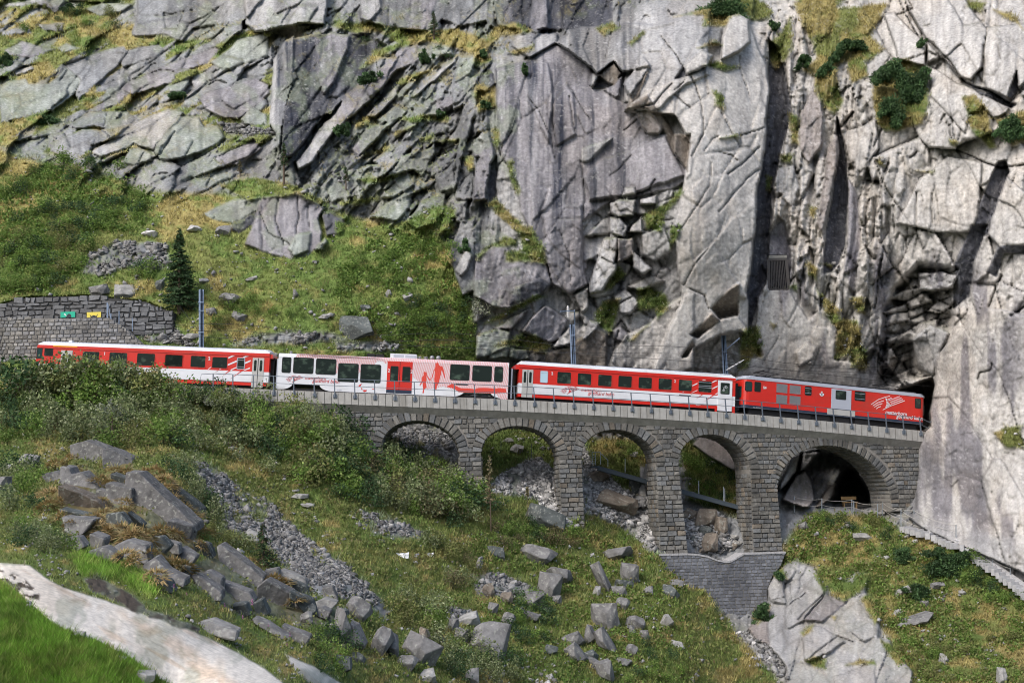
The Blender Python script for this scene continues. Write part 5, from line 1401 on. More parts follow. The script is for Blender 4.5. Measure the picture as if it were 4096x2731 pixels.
window(c3, c3.rect('t6', 1725, 360, 1890, 566), parent=d, y=-.04)
for cx, cz, r in ((1780, 495, 19), (1825, 440, 24)):       # bicycle sign on the door glass
    mb = MB(); X, Z = c3.p('t6', cx, cz); rad = r / 239
    Po = [(X + rad * math.cos(t), Z + rad * math.sin(t)) for t in [2 * math.pi * i / 16 for i in range(16)]]; Pi = [(X + (x - X) * .75, Z + (z - Z) * .75) for x, z in Po]
    ring(mb, Po, Pi, -.064, -.05); c3.kid(mb, 'bicycle_sign', M_white, d)
mb = MB()
for q in (((1780, 495), (1775, 445)), ((1775, 445), (1815, 425)), ((1780, 495), (1815, 425)), ((1775, 445), (1765, 440)), ((1825, 440), (1800, 412)), ((1800, 412), (1812, 408))):
    (xa, za), (xb, zb) = c3.p('t6', *q[0]), c3.p('t6', *q[1]); mb.bar((xa, -.06, za), (xb, -.06, zb), .03, .01)
c3.kid(mb, 'bicycle_sign', M_white, d)
mb = MB(); mb.box(b + .03, L, -.005, .02, .0, .5); mb.box(a - .2, a - .03, -.005, .02, .04, .5); c3.kid(mb, 'door_surround', M_red)
stripes(c3, 't6', ['1390,314 1450,280 1508,280 1440,318', '1218,402 1310,358 1310,380 1218,420', '1222,528 1308,486 1308,502 1195,548', '1578,340 1674,292 1674,318 1578,360', '1578,458 1674,408 1674,430 1578,476', '1618,572 1672,534 1672,560 1600,578', '1040,520 1070,514 1050,528'], M_white)
stripes(c3, 't6', ['1222,540 1240,536 1185,574', '1410,548 1452,542 1285,648', '1590,575 1636,566 1420,706'], M_red)
x, z = c3.p('t5', 745, 348); text(c3, '2', x, z, .30, M_white, bold=.008)
x, z = c3.p('t6', 885, 352); text(c3, '2', x, z, .30, M_white, bold=.008)
swoosh(c3, 't5', .50, 1080, 625, M_red)
x, z = c3.p('t5', 1282, 642); text(c3, 'matterhorn', x, z, .34, M_red, shear=.2)
x, z = c3.p('t5', 1410, 705); text(c3, 'gotthard bahn', x, z, .36, M_red, shear=.2)
x, z = c3.p('t6', 1280, 768); text(c3, 'B 4277', x, z, .13, M_white)
plate(c3, c3.poly('t6', '978,572 1188,585 1188,600 978,588'), 'destination_display', M_rubber, -.02, .01)
mb = MB(); mb.box(-.26, 0, .05, TW - .05, 2.45, 2.8); c3.kid(mb, 'end_lamp_housing', M_red)
mb = MB(); mb.box(c3.p('t6', 1725, 200)[0], c3.p('t6', 1910, 200)[0], .1, TW - .1, 2.84, 3.12); c3.kid(mb, 'roof_end_cover', M_grey)
mb = MB(); mb.box(L, L + .35, .5, TW - .5, .2, 2.5); c3.kid(mb, 'gangway_bellows', M_rubber)

# ---- locomotive entering the tunnel
c4 = Car('locomotive', 'red electric locomotive with silver roof edge leading the train into the tunnel', 741.6, 925.5)
L = c4.L
zr_ = 2.55
f = lambda c, x, y: c4.p(c, x, y)
z_sk0, z_sk1 = f('t7', 900, 790)[1], f('t7', 900, 735)[1]
z_top = f('t7', 900, 235)[1]; z_top2 = f('t7', 900, 170)[1]
print('loco z', z_sk0, z_sk1, z_top, z_top2, 'L', L)
n = 6
def nose(x0, x1, z0, z1, mb, mi, bul=0.0):
    """box with rounded plan corners"""
    r = .55; P = []
    for cx, cy, t0 in ((x1 - r, TW - r, 0), (x0 + r, TW - r, 90), (x0 + r, r, 180), (x1 - r, r, 270)):
        for i in range(5):
            t = math.radians(t0 + 22.5 * i); P.append((cx + (r + bul) * math.cos(t), cy + (r + bul) * math.sin(t)))
    k = len(P)
    mb.raw([(x, y, z0) for x, y in P] + [(x, y, z1) for x, y in P], [tuple(range(k - 1, -1, -1)), tuple(range(k, 2 * k))] + [(i, (i + 1) % k, (i + 1) % k + k, i + k) for i in range(k)], mi)
mb = MB(); nose(0, L, z_sk0, z_sk1, mb, 1); nose(0, L, z_sk1, z_top, mb, 0); c4.kid(mb, 'body', [M_red, M_navy])
mb = MB(); nose(-.04, L + .04, z_top, z_top + (z_top2 - z_top) * .55, mb, 0, .03); nose(.05, L - .05, z_top + (z_top2 - z_top) * .55, z_top2, mb, 0, -.05); nose(.3, L - .3, z_top2, z_top2 + .08, mb, 0, -.35); c4.kid(mb, 'roof', M_grey)
under(c4, .3, L - .3, -.2, z_sk0 + .05); bogie(c4, 2.9, -.45); bogie(c4, L - 2.9, -.45)
window(c4, c4.rect('t7', 200, 215, 335, 405), r=.1, glass=M_glass2, name='cab_window', fw=.03)
window(c4, c4.rect('t7', 380, 222, 505, 416), r=.08)
window(c4, c4.rect('t7', 1368, 312, 1500, 488), r=.1, extra=(.25, .78))
window(c4, c4.rect('t8', 188, 410, 398, 595), r=.08, extra=(.2, .75))
window(c4, c4.rect('t8', 1370, 545, 1485, 742), r=.08)
mb = MB(); mb.box(L - .05, L + .012, .3, TW - .3, 1.45, 2.3); c4.kid(mb, 'cab_window', M_glass2)
mb = MB(); mb.box(-.012, .05, .3, TW - .3, 1.45, 2.3); c4.kid(mb, 'cab_window', M_glass2)
for bx in ((802, 255, 1032, 445), (1060, 285, 1292, 468), (798, 470, 1028, 655), (1058, 492, 1288, 672)):
    q = c4.rect('t7', *bx); P = rr(*q, .04)
    mb = MB(); ring(mb, P, inset(P, .03), -.025, .02); g_ = c4.kid(mb, 'ventilation_grille', M_red)
    mb = MB()
    for xx in np.linspace(q[0] + .04, q[1] - .04, 16): mb.box(xx - .018, xx + .018, -.02, .0, q[2] + .03, q[3] - .03)
    mb.box(q[0] + .03, q[1] - .03, -.008, 0, q[2] + .03, q[3] - .03)
    c4.kid(mb, 'grille_slats', M_grille, g_)
a, b, lo, hi = c4.rect('t7', 1885, 372, 2275, 775)
mb = MB(); mb.box(a, b, -.03, .04, lo, hi); d = c4.kid(mb, 'luggage_door', M_grey)
window(c4, c4.rect('t7', 1968, 395, 2175, 570), parent=d, y=-.025)
a, b, lo, hi = c4.rect('t7', 1805, 770, 2350, 880)
mb = MB(); mb.box(a, b, -.03, .03, lo, hi); c4.kid(mb, 'door_sill', M_door)
x, z = f('t7', 552, 355); text(c4, '54', x, z, .27, M_white, bold=.012)
x0, z0_ = f('t7', 1700, 458); R_ = 48 / 259
mb = MB(); mb.prism([(x0 + R_ * 1.05 * math.cos(t), z0_ + R_ * math.sin(t)) for t in [math.pi + math.pi * i / 10 for i in range(11)]] + [(x0 + R_, z0_ + .03), (x0 - R_, z0_ + .03)], -.018, .0); c4.kid(mb, 'coat_of_arms', M_white)
mb = MB(); mb.box(x0 - .03, x0 + .03, -.022, -.005, z0_ + .05, z0_ + .2); mb.box(x0 - .08, x0 + .08, -.022, -.005, z0_ + .09, z0_ + .15); c4.kid(mb, 'coat_of_arms', M_white)
mb = MB(); mb.box(x0 - .03, x0 + .03, -.024, -.005, z0_ - .11, z0_ + .01); mb.box(x0 - .08, x0 + .08, -.024, -.005, z0_ - .07, z0_ - .02); c4.kid(mb, 'coat_of_arms', M_navy)
swoosh(c4, 't8', 1.0, 840, 630, M_white)
x, z = f('t8', 785, 845); text(c4, 'matterhorn', x, z, .42, M_white, shear=.2, bold=.006)
x, z = f('t8', 1005, 925); text(c4, 'gotthard bahn', x, z, .42, M_white, shear=.2, bold=.006)
x, z = f('t7', 350, 730); text(c4, 'Deh 4/4 II 54', x, z, .12, M_white)
# roof gear: pantograph, insulators, bus bars
mb = MB(); mb.box(1.2, L - .8, .35, .45, z_top2 + .06, z_top2 + .14); mb.box(1.2, L - .8, 2.15, 2.25, z_top2 + .06, z_top2 + .14)
for xx in np.arange(1.3, L - .8, .75): mb.box(xx - .03, xx + .03, .3, 2.3, z_top2 + .1, z_top2 + .16)
c4.kid(mb, 'roof_walkway', M_dark)
for x0 in (2.6, L - 3.0):
    mb = MB(); zz = z_top2 + .16
    for yy in (.55, 1.95):
        mb.tube([(x0 - .8, yy, zz), (x0 + .8, yy, zz + .28), (x0 - .6, yy + (.2 if yy < 1 else -.2), zz + .42)], .03, 5)
    mb.box(x0 - .75, x0 - .6, .4, 2.1, zz + .40, zz + .46)
    c4.kid(mb, 'pantograph', M_dark)
for xx in (4.4, 5.4, 6.8, 8.0):
    mb = MB(); mb.tube([(xx, 1.3, z_top2), (xx, 1.3, z_top2 + .32)], .07, 8); mb.tube([(xx - .5, 1.3, z_top2 + .3), (xx + .5, 1.3, z_top2 + .3)], .025, 5); c4.kid(mb, 'insulator', M_dark)
mb = MB(); mb.box(-.3, 0, .5, TW - .5, .4, 2.2); c4.kid(mb, 'gangway_bellows', M_rubber)
# ------------------------------------------------------------------ dry stone and coursed walls
M_dam = mat('dam_stone', attr=True, rough=.75, spec=.3, noise=.28, nscale=5, bump=.03)
M_cop = mat('coping_stone', (.36, .36, .37), .85, noise=.2, nscale=4, bump=.02)
class FlatWall:
    def __init__(s, uA, vA, YA, uB, vB, YB):
        s.a, s.b = pt(uA, vA, YA), pt(uB, vB, YB); s.b.z = s.a.z
        s.ex = (s.b - s.a).normalized(); s.n = Vector((s.ex.y, -s.ex.x, 0))      # towards the camera
    def loc(s, u, v):
        d = Vector([float(q) for q in rays(u, v)])
        k = s.a.dot(s.n) / d.dot(s.n); p = d * k - s.a
        return p.dot(s.ex), p.z
    def w(s, x, z, d): return s.a + s.ex * x + Vector((0, 0, z)) - s.n * d
def masonry(name, label, cat, plane, poly_px, hmin, hmax, wmin, wmax, jitter, proud, colf, thick, limit=300, mortar=M_mortar, stone_mat=M_stone, gap=.03, part='stone'):
    P = [plane.loc(*q) for q in poly_px]
    x0, x1 = min(p[0] for p in P), max(p[0] for p in P); z0, z1 = min(p[1] for p in P), max(p[1] for p in P)
    o = thing(name, plane.w((x0 + x1) / 2, z0, thick / 2), label, cat)
    I = Matrix.Translation(o.location).inverted()
    def kid(mb, nm, m):
        me = mb.mesh(nm, [m]); me.transform(I); return add(nm, me, o)
    mb = MB(); n = len(P)
    mb.raw([plane.w(x, z, .02) for x, z in P] + [plane.w(x, z, thick) for x, z in P], [tuple(range(n)), tuple(range(2 * n - 1, n - 1, -1))] + [(i, i + n, (i + 1) % n + n, (i + 1) % n) for i in range(n)])
    kid(mb, 'mortar_core', mortar)
    L = []; z = z1
    while z > z0:
        h = rnd.uniform(hmin, hmax); zm = z - h / 2
        xs_ = sorted(P[i][0] + (P[(i + 1) % n][0] - P[i][0]) * (zm - P[i][1]) / (P[(i + 1) % n][1] - P[i][1]) for i in range(n) if (P[i][1] > zm) != (P[(i + 1) % n][1] > zm))
        for a, b in zip(xs_[::2], xs_[1::2]):
            for s0, s1 in fill(0, 0, a, b, wmin, wmax, gap): L.append((s0, s1, z - h + gap / 2, z - gap / 2))
        z -= h
    X0 = plane.loc(0, poly_px[0][1])[0]
    order = sorted(L, key=lambda t: -(t[1] - t[0]) * (t[3] - t[2]) * (1 if t[0] > X0 - .5 else .01))
    solo = set(order[:limit]); rest = MB(); k = 0
    for t in L:
        m_ = MB() if t in solo else rest
        pillow(m_, jit([(t[0], t[2]), (t[1], t[2]), (t[1], t[3]), (t[0], t[3])], jitter), proud, min(.05, proud), lambda x, zz, d: plane.w(x, zz, d), colf())
        if t in solo: kid(m_, part, stone_mat)
        else: k += 1
    if k: tag(kid(rest, 'small_stones', stone_mat), kind='stuff')
    return o, kid, P
def c_dam():
    v = rnd.uniform(.12, .22); return (v * .92, v * .97, v * 1.10)
def c_wall():
    v = rnd.uniform(.15, .30); k = rnd.random()
    return (v * 1.04, v, v * .94) if k < .5 else (v, v, v * 1.02)
def c_dark():
    v = rnd.uniform(.11, .20); return (v * .98, v, v * 1.04)
weather_or_reflect(M_dam, .30, .46, .60, (.055, .058, .07), .7, (1, 1, .25))
dam = FlatWall(660, 585, 107.2, 782, 585, 109.2)
o, kid_, P = masonry('torrent_dam', 'blue grey coursed stone dam with a dipped crest below the two tallest piers', 'wall', dam, DAM, .235, .275, .30, .52, .008, .03, c_dam, 1.6, stone_mat=M_dam, gap=.03)
crest = P[:11]
for (xa, za), (xb, zb) in zip(crest[:-1], crest[1:]):
    L = math.hypot(xb - xa, zb - za); k = max(1, int(L / .7))
    for i in range(k):
        t0, t1 = i / k + .012 / L, (i + 1) / k - .012 / L
        mb = MB(); q = [(xa + (xb - xa) * t, za + (zb - za) * t) for t in (t0, t1)]
        mb.raw([dam.w(x, z_ + dz, d) for d in (-.07, 1.75) for x, z_ in q for dz in (.0, .13)], [(0, 2, 3, 1), (4, 5, 7, 6), (1, 3, 7, 5), (0, 4, 6, 2), (0, 1, 5, 4), (2, 6, 7, 3)])
        kid_(mb, 'coping_stone', M_cop)
wa = FlatWall(0, 340, 111.6, 140, 340, 111.2)
masonry('terrace_wall', 'lower wall of small squared stones in courses, just behind the last coach', 'wall', wa, WALL_A, .24, .36, .26, .62, .02, .06, c_wall, 1.0, gap=.03)
wb_ = FlatWall(0, 320, 113.6, 173, 320, 113.2)
o, kid_, P = masonry('rubble_wall', 'upper wall of big dark irregular blocks with a sloping top, carrying two coloured boards', 'wall', wb_, WALL_B, .26, .52, .32, 1.15, .085, .07, c_dark, 1.2, gap=.045, mortar=mat('dark_joint', (.05, .05, .05), .95))
# boards on the rubble wall
M_green = mat('green_board', (.02, .42, .27), .5); M_yel = mat('yellow_board', (.72, .60, .10), .5); M_black = mat('black_print', (.03, .035, .05), .6); M_wp = mat('white_print', (.75, .75, .75), .6)
k6 = lambda x, y: ((x / 3.2667) / 4, (1150 + y / 3.2667) / 4)
def board(name, label, x0, y0, x1, y1, m, marks):
    a, b = wb_.loc(*k6(x0, (y0 + y1) / 2))[0], wb_.loc(*k6(x1, (y0 + y1) / 2))[0]
    lo, hi = wb_.loc(*k6(x0, y1))[1], wb_.loc(*k6(x0, y0))[1]
    org = wb_.w(a, lo, -.16); M = Matrix(((wb_.ex.x, -wb_.n.x, 0, org.x), (wb_.ex.y, -wb_.n.y, 0, org.y), (0, 0, 1, org.z), (0, 0, 0, 1)))
    o = thing(name, None, label, 'sign', matrix=M)
    mb = MB(); mb.box(0, b - a, 0, .04, 0, hi - lo); mb.build('board', m, o)
    w_, h_ = b - a, hi - lo
    for P, mm in marks:
        mb = MB(); mb.prism([((x - x0) / (x1 - x0) * w_, (y1 - y) / (y1 - y0) * h_) for x, y in P], -.006, .01); mb.build('emblem', mm, o)
board('green_sign', 'green board with a white cross and dark figure on the rubble wall', 800, 318, 990, 392, M_green, [([(842, 340), (850, 336), (880, 370), (872, 374)], M_wp), ([(845, 356), (862, 342), (866, 348), (849, 362)], M_wp), ([(862, 390), (878, 378), (885, 362), (900, 345), (922, 346), (932, 356), (940, 372), (942, 390)], M_black)])
board('yellow_sign', 'yellow board with two dark horns on the rubble wall', 1142, 322, 1328, 392, M_yel, [([(1182, 345), (1190, 362), (1208, 382), (1192, 384), (1184, 365)], M_black), ([(1285, 345), (1282, 366), (1274, 384), (1258, 382), (1276, 362)], M_black), ([(1188, 391), (1205, 372), (1235, 362), (1262, 372), (1280, 391)], M_black)])
M_mast = mat('blue_grey_mast', (.20, .26, .36), .55, .2, noise=.12, nscale=3)
M_ins = mat('white_insulator', (.62, .62, .62), .35)
M_wire = mat('dark_wire', (.05, .05, .05), .5, .5)
for i, (x, ya, yb) in enumerate(((1555, 310, 485), (1730, 400, 525), (1450, 340, 402))):
    p, q = pt(*k6(x, yb + 8), 112.4), pt(*k6(x, ya), 112.4); q.x = p.x
    o = add('fence_post', None) if False else thing('fence_post', p, ('tallest thin steel post beside the wall end', 'thin steel post standing in the rubble beside the wall', 'shortest thin steel post by the yellow board')[i], 'post')
    mb = MB(); mb.bar((0, 0, -.2), q - p, .06); mb.box(-.05, .05, -.05, .05, -.02, .03, M=Matrix.Translation(q - p)); mb.build('shaft', M_mast, o)
p = pt(*k6(1405, 402), 112.6); o = thing('wall_mast', p, 'dark blue post with a slanting stay in front of the rubble wall', 'post')
mb = MB(); mb.bar((0, 0, -.2), (-.02, 0, 1.28), .12, .10); mb.build('shaft', M_mast, o)
mb = MB(); mb.bar((.05, 0, 1.15), (.27, 0, -.1), .05); mb.build('stay', M_mast, o)
# ------------------------------------------------------------------ catenary masts
def mast(u0, v0, u1, v1, label, extra):
    s, _ = station(u1, v1, 5.1); y = W(s, 5.1, 0).y
    p, q = pt(u1, v1 + 14, y), pt(u0, v0, y)
    o = thing('catenary_mast', p, label, 'mast', 'masts of the railway overhead line')
    a = q - p
    mb = MB(); z = a.normalized(); x = Vector((1, 0, 0)); 
    mb.bar((0, -.09, 0), a + Vector((0, -.09, 0)), .24, .03, up=(1, 0, 0)); mb.bar((0, .09, 0), a + Vector((0, .09, 0)), .24, .03, up=(1, 0, 0)); mb.bar((0, 0, 0), a, .02, .18, up=(1, 0, 0)); mb.bar((-.1, 0, 0), a + Vector((-.1, 0, 0)), .02, .2, up=(1, 0, 0)); mb.bar((.1, 0, 0), a + Vector((.1, 0, 0)), .02, .2, up=(1, 0, 0))
    mb.build('pole', M_mast, o)
    for kind, pa, pb, w in extra:
        A, B = pt(*pa, y - .15) - p, pt(*pb, y - (1.6 if kind == 'arm' else .15)) - p
        mb = MB()
        if kind == 'insulator':
            mb.tube([A + (B - A) * t for t in (0, .1, .12, .3, .32, .5, .52, .7, .72, .9, 1)], [w, w, w * 2, w, w * 2, w, w * 2, w, w * 2, w, w], 8); mb.build('insulator', M_ins, o)
        else: mb.tube([A, B], w, 6); mb.build({'arm': 'cantilever_arm', 'clamp': 'clamp', 'stay': 'stay_wire'}[kind], M_mast if kind != 'stay' else M_wire, o)
    return o
ud = lambda c, x, y: uv(c, x, y)
mast(*ud('D', 1353, 430), *ud('D', 1353, 815), 'blue grey steel mast rising behind the red coach beside the spruce', [('clamp', ud('D', 1332, 515), ud('D', 1370, 519), .05), ('clamp', ud('D', 1335, 572), ud('D', 1368, 576), .05), ('clamp', ud('D', 1332, 717), ud('D', 1370, 720), .05), ('stay', ud('D', 1340, 717), ud('D', 1208, 545), .02)])
mast(*ud('E', 1580, 665), *ud('E', 1592, 930), 'blue grey mast with a white cross shaped insulator arm before the cliff', [('arm', ud('E', 1598, 665), ud('E', 1595, 570), .05), ('arm', ud('E', 1596, 574), ud('E', 1500, 578), .04), ('insulator', ud('E', 1551, 540), ud('E', 1553, 616), .06), ('stay', ud('E', 1642, 788), ud('E', 1595, 862), .03), ('clamp', ud('E', 1575, 740), ud('E', 1600, 740), .05), ('stay', ud('E', 1520, 600), ud('E', 1550, 640), .02)])
mast(*ud('F', 333, 740), *ud('F', 350, 985), 'blue grey mast behind the white bicycle door of the coach', [('arm', ud('F', 332, 848), ud('F', 440, 758), .05), ('insulator', ud('F', 352, 972), ud('F', 470, 903), .04), ('clamp', ud('F', 328, 852), ud('F', 350, 852), .05)])
mb = MB()
for hgt, d in ((4.05, 2.45), (4.9, 2.45), (4.6, 4.2)):
    pth = [W(s, d, ztop(s) + hgt + (.25 * math.cos(s * .35) if hgt > 4.5 else 0)) for s in np.arange(SFAC - 14, SFAC1 + 4, 1.5)]
    mb.tube(pth, .015, 4)
tag(mb.build('overhead_wires', M_wire), 'thin dark overhead wires strung along the railway above the train', 'wire')
# ------------------------------------------------------------------ barred opening in the cliff
gy = min(tY(*uv('F', 700, 455)), tY(*uv('F', 600, 470))) + .6
p = pt(*uv('F', 700, 436), gy); o = thing('barred_opening', p, 'dark iron grille of upright bars in a cleft of the cliff', 'grille')
g = lambda x, y, d=0: pt(*uv('F', x, y), gy + d) - p
M_iron = mat('dark_iron', (.085, .078, .075), .6, .4)
mb = MB(); mb.bar(g(632, 232), g(756, 228), .16, .2); mb.bar(g(630, 440), g(776, 436), .14, .2); mb.bar(g(632, 230), g(632, 440), .12, .2); mb.bar(g(755, 228), g(774, 438), .12, .2); mb.build('frame', M_iron, o)
for i in range(11):
    t = (i + .8) / 11.6
    mb = MB(); mb.bar(g(634 + 120 * t, 232, -.03), g(634 + 140 * t, 438, -.03), .055, .055); mb.build('bar', M_iron, o)
mb = MB(); mb.box(-.0, 0.01, 0, .01, 0, .01); 
a, b = g(636, 222), g(758, 200); mb = MB(); mb.box(a.x, b.x, -.05, .8, a.z, b.z); mb.build('lintel', M_conc2, o)
# ------------------------------------------------------------------ steel footbridge seen through the arches
k2 = lambda x, y: ((1900 + x / 2.94) / 4, (1600 + y / 2.94) / 4); k3 = lambda x, y: ((2550 + x / 2.613) / 4, (1660 + y / 2.613) / 4)
fy0, fy1 = 111.9, 112.2
A, B = pt(*k2(1450, 795), fy0), pt(*k3(1060, 962), fy1)
M_beam = mat('painted_steel_beam', (.075, .095, .115), .5, .3); M_zinc = mat('zinc_posts', (.36, .40, .44), .4, .5)
o = thing('footbridge', A, 'dark steel footbridge with thin posts crossing the gully behind the arches', 'footbridge')
mb = MB(); mb.bar((0, 0, 0), B - A, .16, .30); mb.bar((0, 1.0, 0), B - A + Vector((0, 1, 0)), .16, .30); mb.build('beam', M_beam, o)
mb = MB(); mb.bar((0, .5, .16), B - A + Vector((0, .5, .16)), 1.2, .06); mb.build('deck', M_beam, o)
C_ = pt(*k2(1365, 765), fy0) - A
mb = MB(); mb.box(C_.x, .15, -.1, 1.1, .05, .17); mb.build('landing', M_beam, o)
for f, x, ya, yb in ((k2, 1378, 600, 752), (k2, 1416, 608, 752), (k2, 1475, 598, 750), (k2, 1563, 700, 770), (k2, 1765, 680, 838), (k3, 640, 680, 818), (k3, 900, 742, 890), (k3, 912, 760, 892)):
    t = (f(x, yb)[0] - k2(1450, 0)[0]) / (k3(1060, 0)[0] - k2(1450, 0)[0]); y = fy0 + (fy1 - fy0) * t - .05
    mb = MB(); mb.bar(pt(*f(x, yb + 4), y) - A, pt(*f(x, ya), y) - A, .05); mb.build('post', M_zinc, o)
for qa, qb in (((1378, 606), (1475, 604)), ((1480, 620), (1563, 700))):
    mb = MB(); mb.bar(pt(*k2(*qa), fy0) - A, pt(*k2(*qb), fy0) - A, .05); mb.build('handrail', M_zinc, o)
for yy in (640, 665, 690, 715, 738):
    mb = MB(); mb.bar(pt(*k2(1378, yy), fy0) - A, pt(*k2(1416, yy), fy0) - A, .03); mb.build('rung', M_zinc, o)
for i, (x, ya, yb) in enumerate(((305, 455, 605), (662, 510, 680))):
    y = tY(*k2(x, yb)); p = pt(*k2(x, yb), y); o = thing('path_post', p, ('thin grey post among stones seen through the second arch, nearer the boulder', 'thin grey post beside the grass edge seen through the second arch')[i], 'post')
    mb = MB(); mb.bar((0, 0, -.3), pt(*k2(x, ya), y) - p, .05); mb.build('shaft', M_beam, o)
k1 = lambda x, y: ((1100 + x / 2.613) / 4, (1560 + y / 2.613) / 4)
y = tY(*k1(1615, 575)) - .2; p = pt(*k1(1615, 580), y); o = thing('scree_railing', p, 'bent zinc handrail standing in the scree behind the first arch', 'railing')
mb = MB(); mb.bar((0, 0, -.3), pt(*k1(1615, 430), y) - p, .06); mb.build('post', M_zinc, o)
mb = MB(); mb.bar(pt(*k1(1620, 445), y) - p, pt(*k1(1725, 535), y) - p, .05); mb.build('handrail', M_zinc, o)
# ------------------------------------------------------------------ stone stairs and rope railing on the spur
ki = lambda x, y: uv('I', x, y)
M_step = mat('step_granite', (.42, .42, .43), .8, noise=.18, nscale=5, bump=.015)
path = [(1400, 462), (1480, 490), (1570, 520), (1640, 540), (1720, 565), (1800, 590), (1860, 615), (1930, 645), (2000, 685), (2060, 725), (2120, 765), (2180, 805), (2240, 850), (2300, 890), (2360, 935), (2440, 1000), (2520, 1070)]
Q = []
for x, y in path:
    yy = tY(*ki(x, y)) - .35; Q.append(pt(*ki(x, y), yy))
st = thing('stone_stairs', Q[6], 'pale stone stairway with a smooth side kerb running down the spur beside the cliff', 'stairs')
L_ = 0
for i in range(2, len(Q) - 1):
    a, b = Q[i], Q[i + 1]; d = (b - a); side = Vector((d.y, -d.x, 0)).normalized()
    if side.y > 0: side = -side
    for t in (0, .5):
        c = a + d * t; w = d * .42; w.z = 0
        mb = MB(); e = side * .75
        vs = [c - e * .15, c + w - e * .15, c + w + e, c + e]
        mb.raw([v_ - st.location + Vector((0, 0, .10)) for v_ in vs] + [v_ - st.location - Vector((0, 0, .35)) for v_ in vs], [(0, 1, 2, 3), (7, 6, 5, 4), (0, 4, 5, 1), (1, 5, 6, 2), (2, 6, 7, 3), (3, 7, 4, 0)]); mb.build('step', M_step, st)
for i in range(4, len(Q) - 1):
    a, b = Q[i], Q[i + 1]
    mb = MB(); k_ = Vector((0, .35, .18)); mb.bar(a + k_ - st.location, b + k_ - st.location, .34, .42); mb.build('kerb_stone', M_step, st)
posts = [(808, 310, 412), (993, 325, 408), (1195, 330, 425), (1208, 342, 425), (1368, 360, 458), (1402, 350, 432), (1525, 400, 512), (1612, 400, 488), (1690, 480, 560), (1895, 500, 578), (1978, 600, 690), (2140, 730, 815), (2260, 790, 892)]
o = None; tops = []; bases = []
for x, ya, yb in posts:
    y = tY(*ki(x, yb)) - .12; bases.append(pt(*ki(x, yb + 6), y)); tops.append(pt(*ki(x, ya), y))
ro = thing('rope_railing', bases[4], 'row of thin zinc posts with slack ropes guarding the path under the last arch', 'railing')
for a, b in zip(bases, tops):
    mb = MB(); mb.bar(a - ro.location, b - ro.location, .06); mb.build('post', M_zinc, ro)
M_rope = mat('pale_rope', (.42, .41, .38), .8)
seqs = [(0, 1, 2, 3, 4, 5, 6, 8, 10, 11, 12), (5, 7, 9)]
for q in seqs:
    for lv in (.95, .5):
        mb = MB()
        for i, j in zip(q[:-1], q[1:]):
            a = bases[i].lerp(tops[i], lv) - ro.location; b = bases[j].lerp(tops[j], lv) - ro.location
            mb.tube([a.lerp(b, t) - Vector((0, 0, .22 * 4 * t * (1 - t) * min(1, (b - a).length / 4))) for t in (0, .25, .5, .75, 1)], .016, 4)
        mb.build('rope', M_rope, ro)
for i, q in enumerate((((1500, 375), (1560, 420), (1760, 500), (1900, 530)), ((1900, 530), (2000, 620), (2150, 665), (2250, 760), (2352, 805)))):
    pass
y = tY(*ki(1185, 385)) - .4; p = pt(*ki(1185, 384), y); o = thing('wooden_bench', p, 'small pale wooden bench under the last arch beside the rope railing', 'bench')
M_wood = mat('pale_wood', (.50, .33, .16), .7, noise=.2, nscale=6)
for dz, dy in ((.42, 0), (.44, .28)):
    mb = MB(); mb.box(-.62, .62, dy - .12, dy + .12, dz - .05, dz + .02); mb.build('seat_plank', M_wood, o)
mb = MB(); mb.box(-.62, .62, .42, .47, .62, .88); mb.build('backrest', M_wood, o)
for xx in (-.5, .5):
    mb = MB(); mb.box(xx - .05, xx + .05, -.08, .4, -.1, .4); mb.build('leg', M_wood, o)
# ------------------------------------------------------------------ boulders, blocks, loose stones
M_rock = mat('boulder_rock', attr=True, rough=.9, spec=.15, noise=.42, nscale=2.6, bump=.07)
nt_ = M_rock.node_tree; bs_ = nt_.nodes['Principled BSDF']; src_ = bs_.inputs['Base Color'].links[0].from_socket
tc_ = nt_.nodes.new('ShaderNodeTexCoord'); geo_ = nt_.nodes.new('ShaderNodeNewGeometry'); n2_ = nt_.nodes.new('ShaderNodeTexNoise'); n2_.inputs['Scale'].default_value = 5.5; n2_.inputs['Detail'].default_value = 6
nt_.links.new(geo_.outputs['Position'], n2_.inputs['Vector'])
mr_ = nt_.nodes.new('ShaderNodeMapRange'); mr_.inputs['From Min'].default_value, mr_.inputs['From Max'].default_value = .56, .66
nt_.links.new(n2_.outputs['Fac'], mr_.inputs['Value'])
mx_ = nt_.nodes.new('ShaderNodeMix'); mx_.data_type = 'RGBA'; mx_.inputs[7].default_value = (.36, .37, .33, 1)
ml_ = nt_.nodes.new('ShaderNodeMath'); ml_.operation = 'MULTIPLY'; ml_.inputs[1].default_value = .5
nt_.links.new(mr_.outputs[0], ml_.inputs[0]); nt_.links.new(ml_.outputs[0], mx_.inputs[0]); nt_.links.new(src_, mx_.inputs[6]); nt_.links.new(mx_.outputs[2], bs_.inputs['Base Color'])
def tone(k):
    v = {'g': (.18, .177, .175), 'd': (.11, .122, .12), 'l': (.29, .285, .275), 'w': (.48, .47, .46), 'b': (.20, .17, .14)}[k]
    f = rnd.uniform(.9, 1.1); return tuple(c * f for c in v)
from mathutils import noise as mnoise
def rough_up(bm, amp, sc, seed):
    for v in bm.verts:
        n = v.normal if v.normal.length > 0 else v.co.normalized()
        o = Vector((seed * 3.7, seed * 1.3, seed * .7))
        v.co += n * amp * (mnoise.noise(v.co * sc + o) + .5 * mnoise.noise(v.co * sc * 2.3 + o))
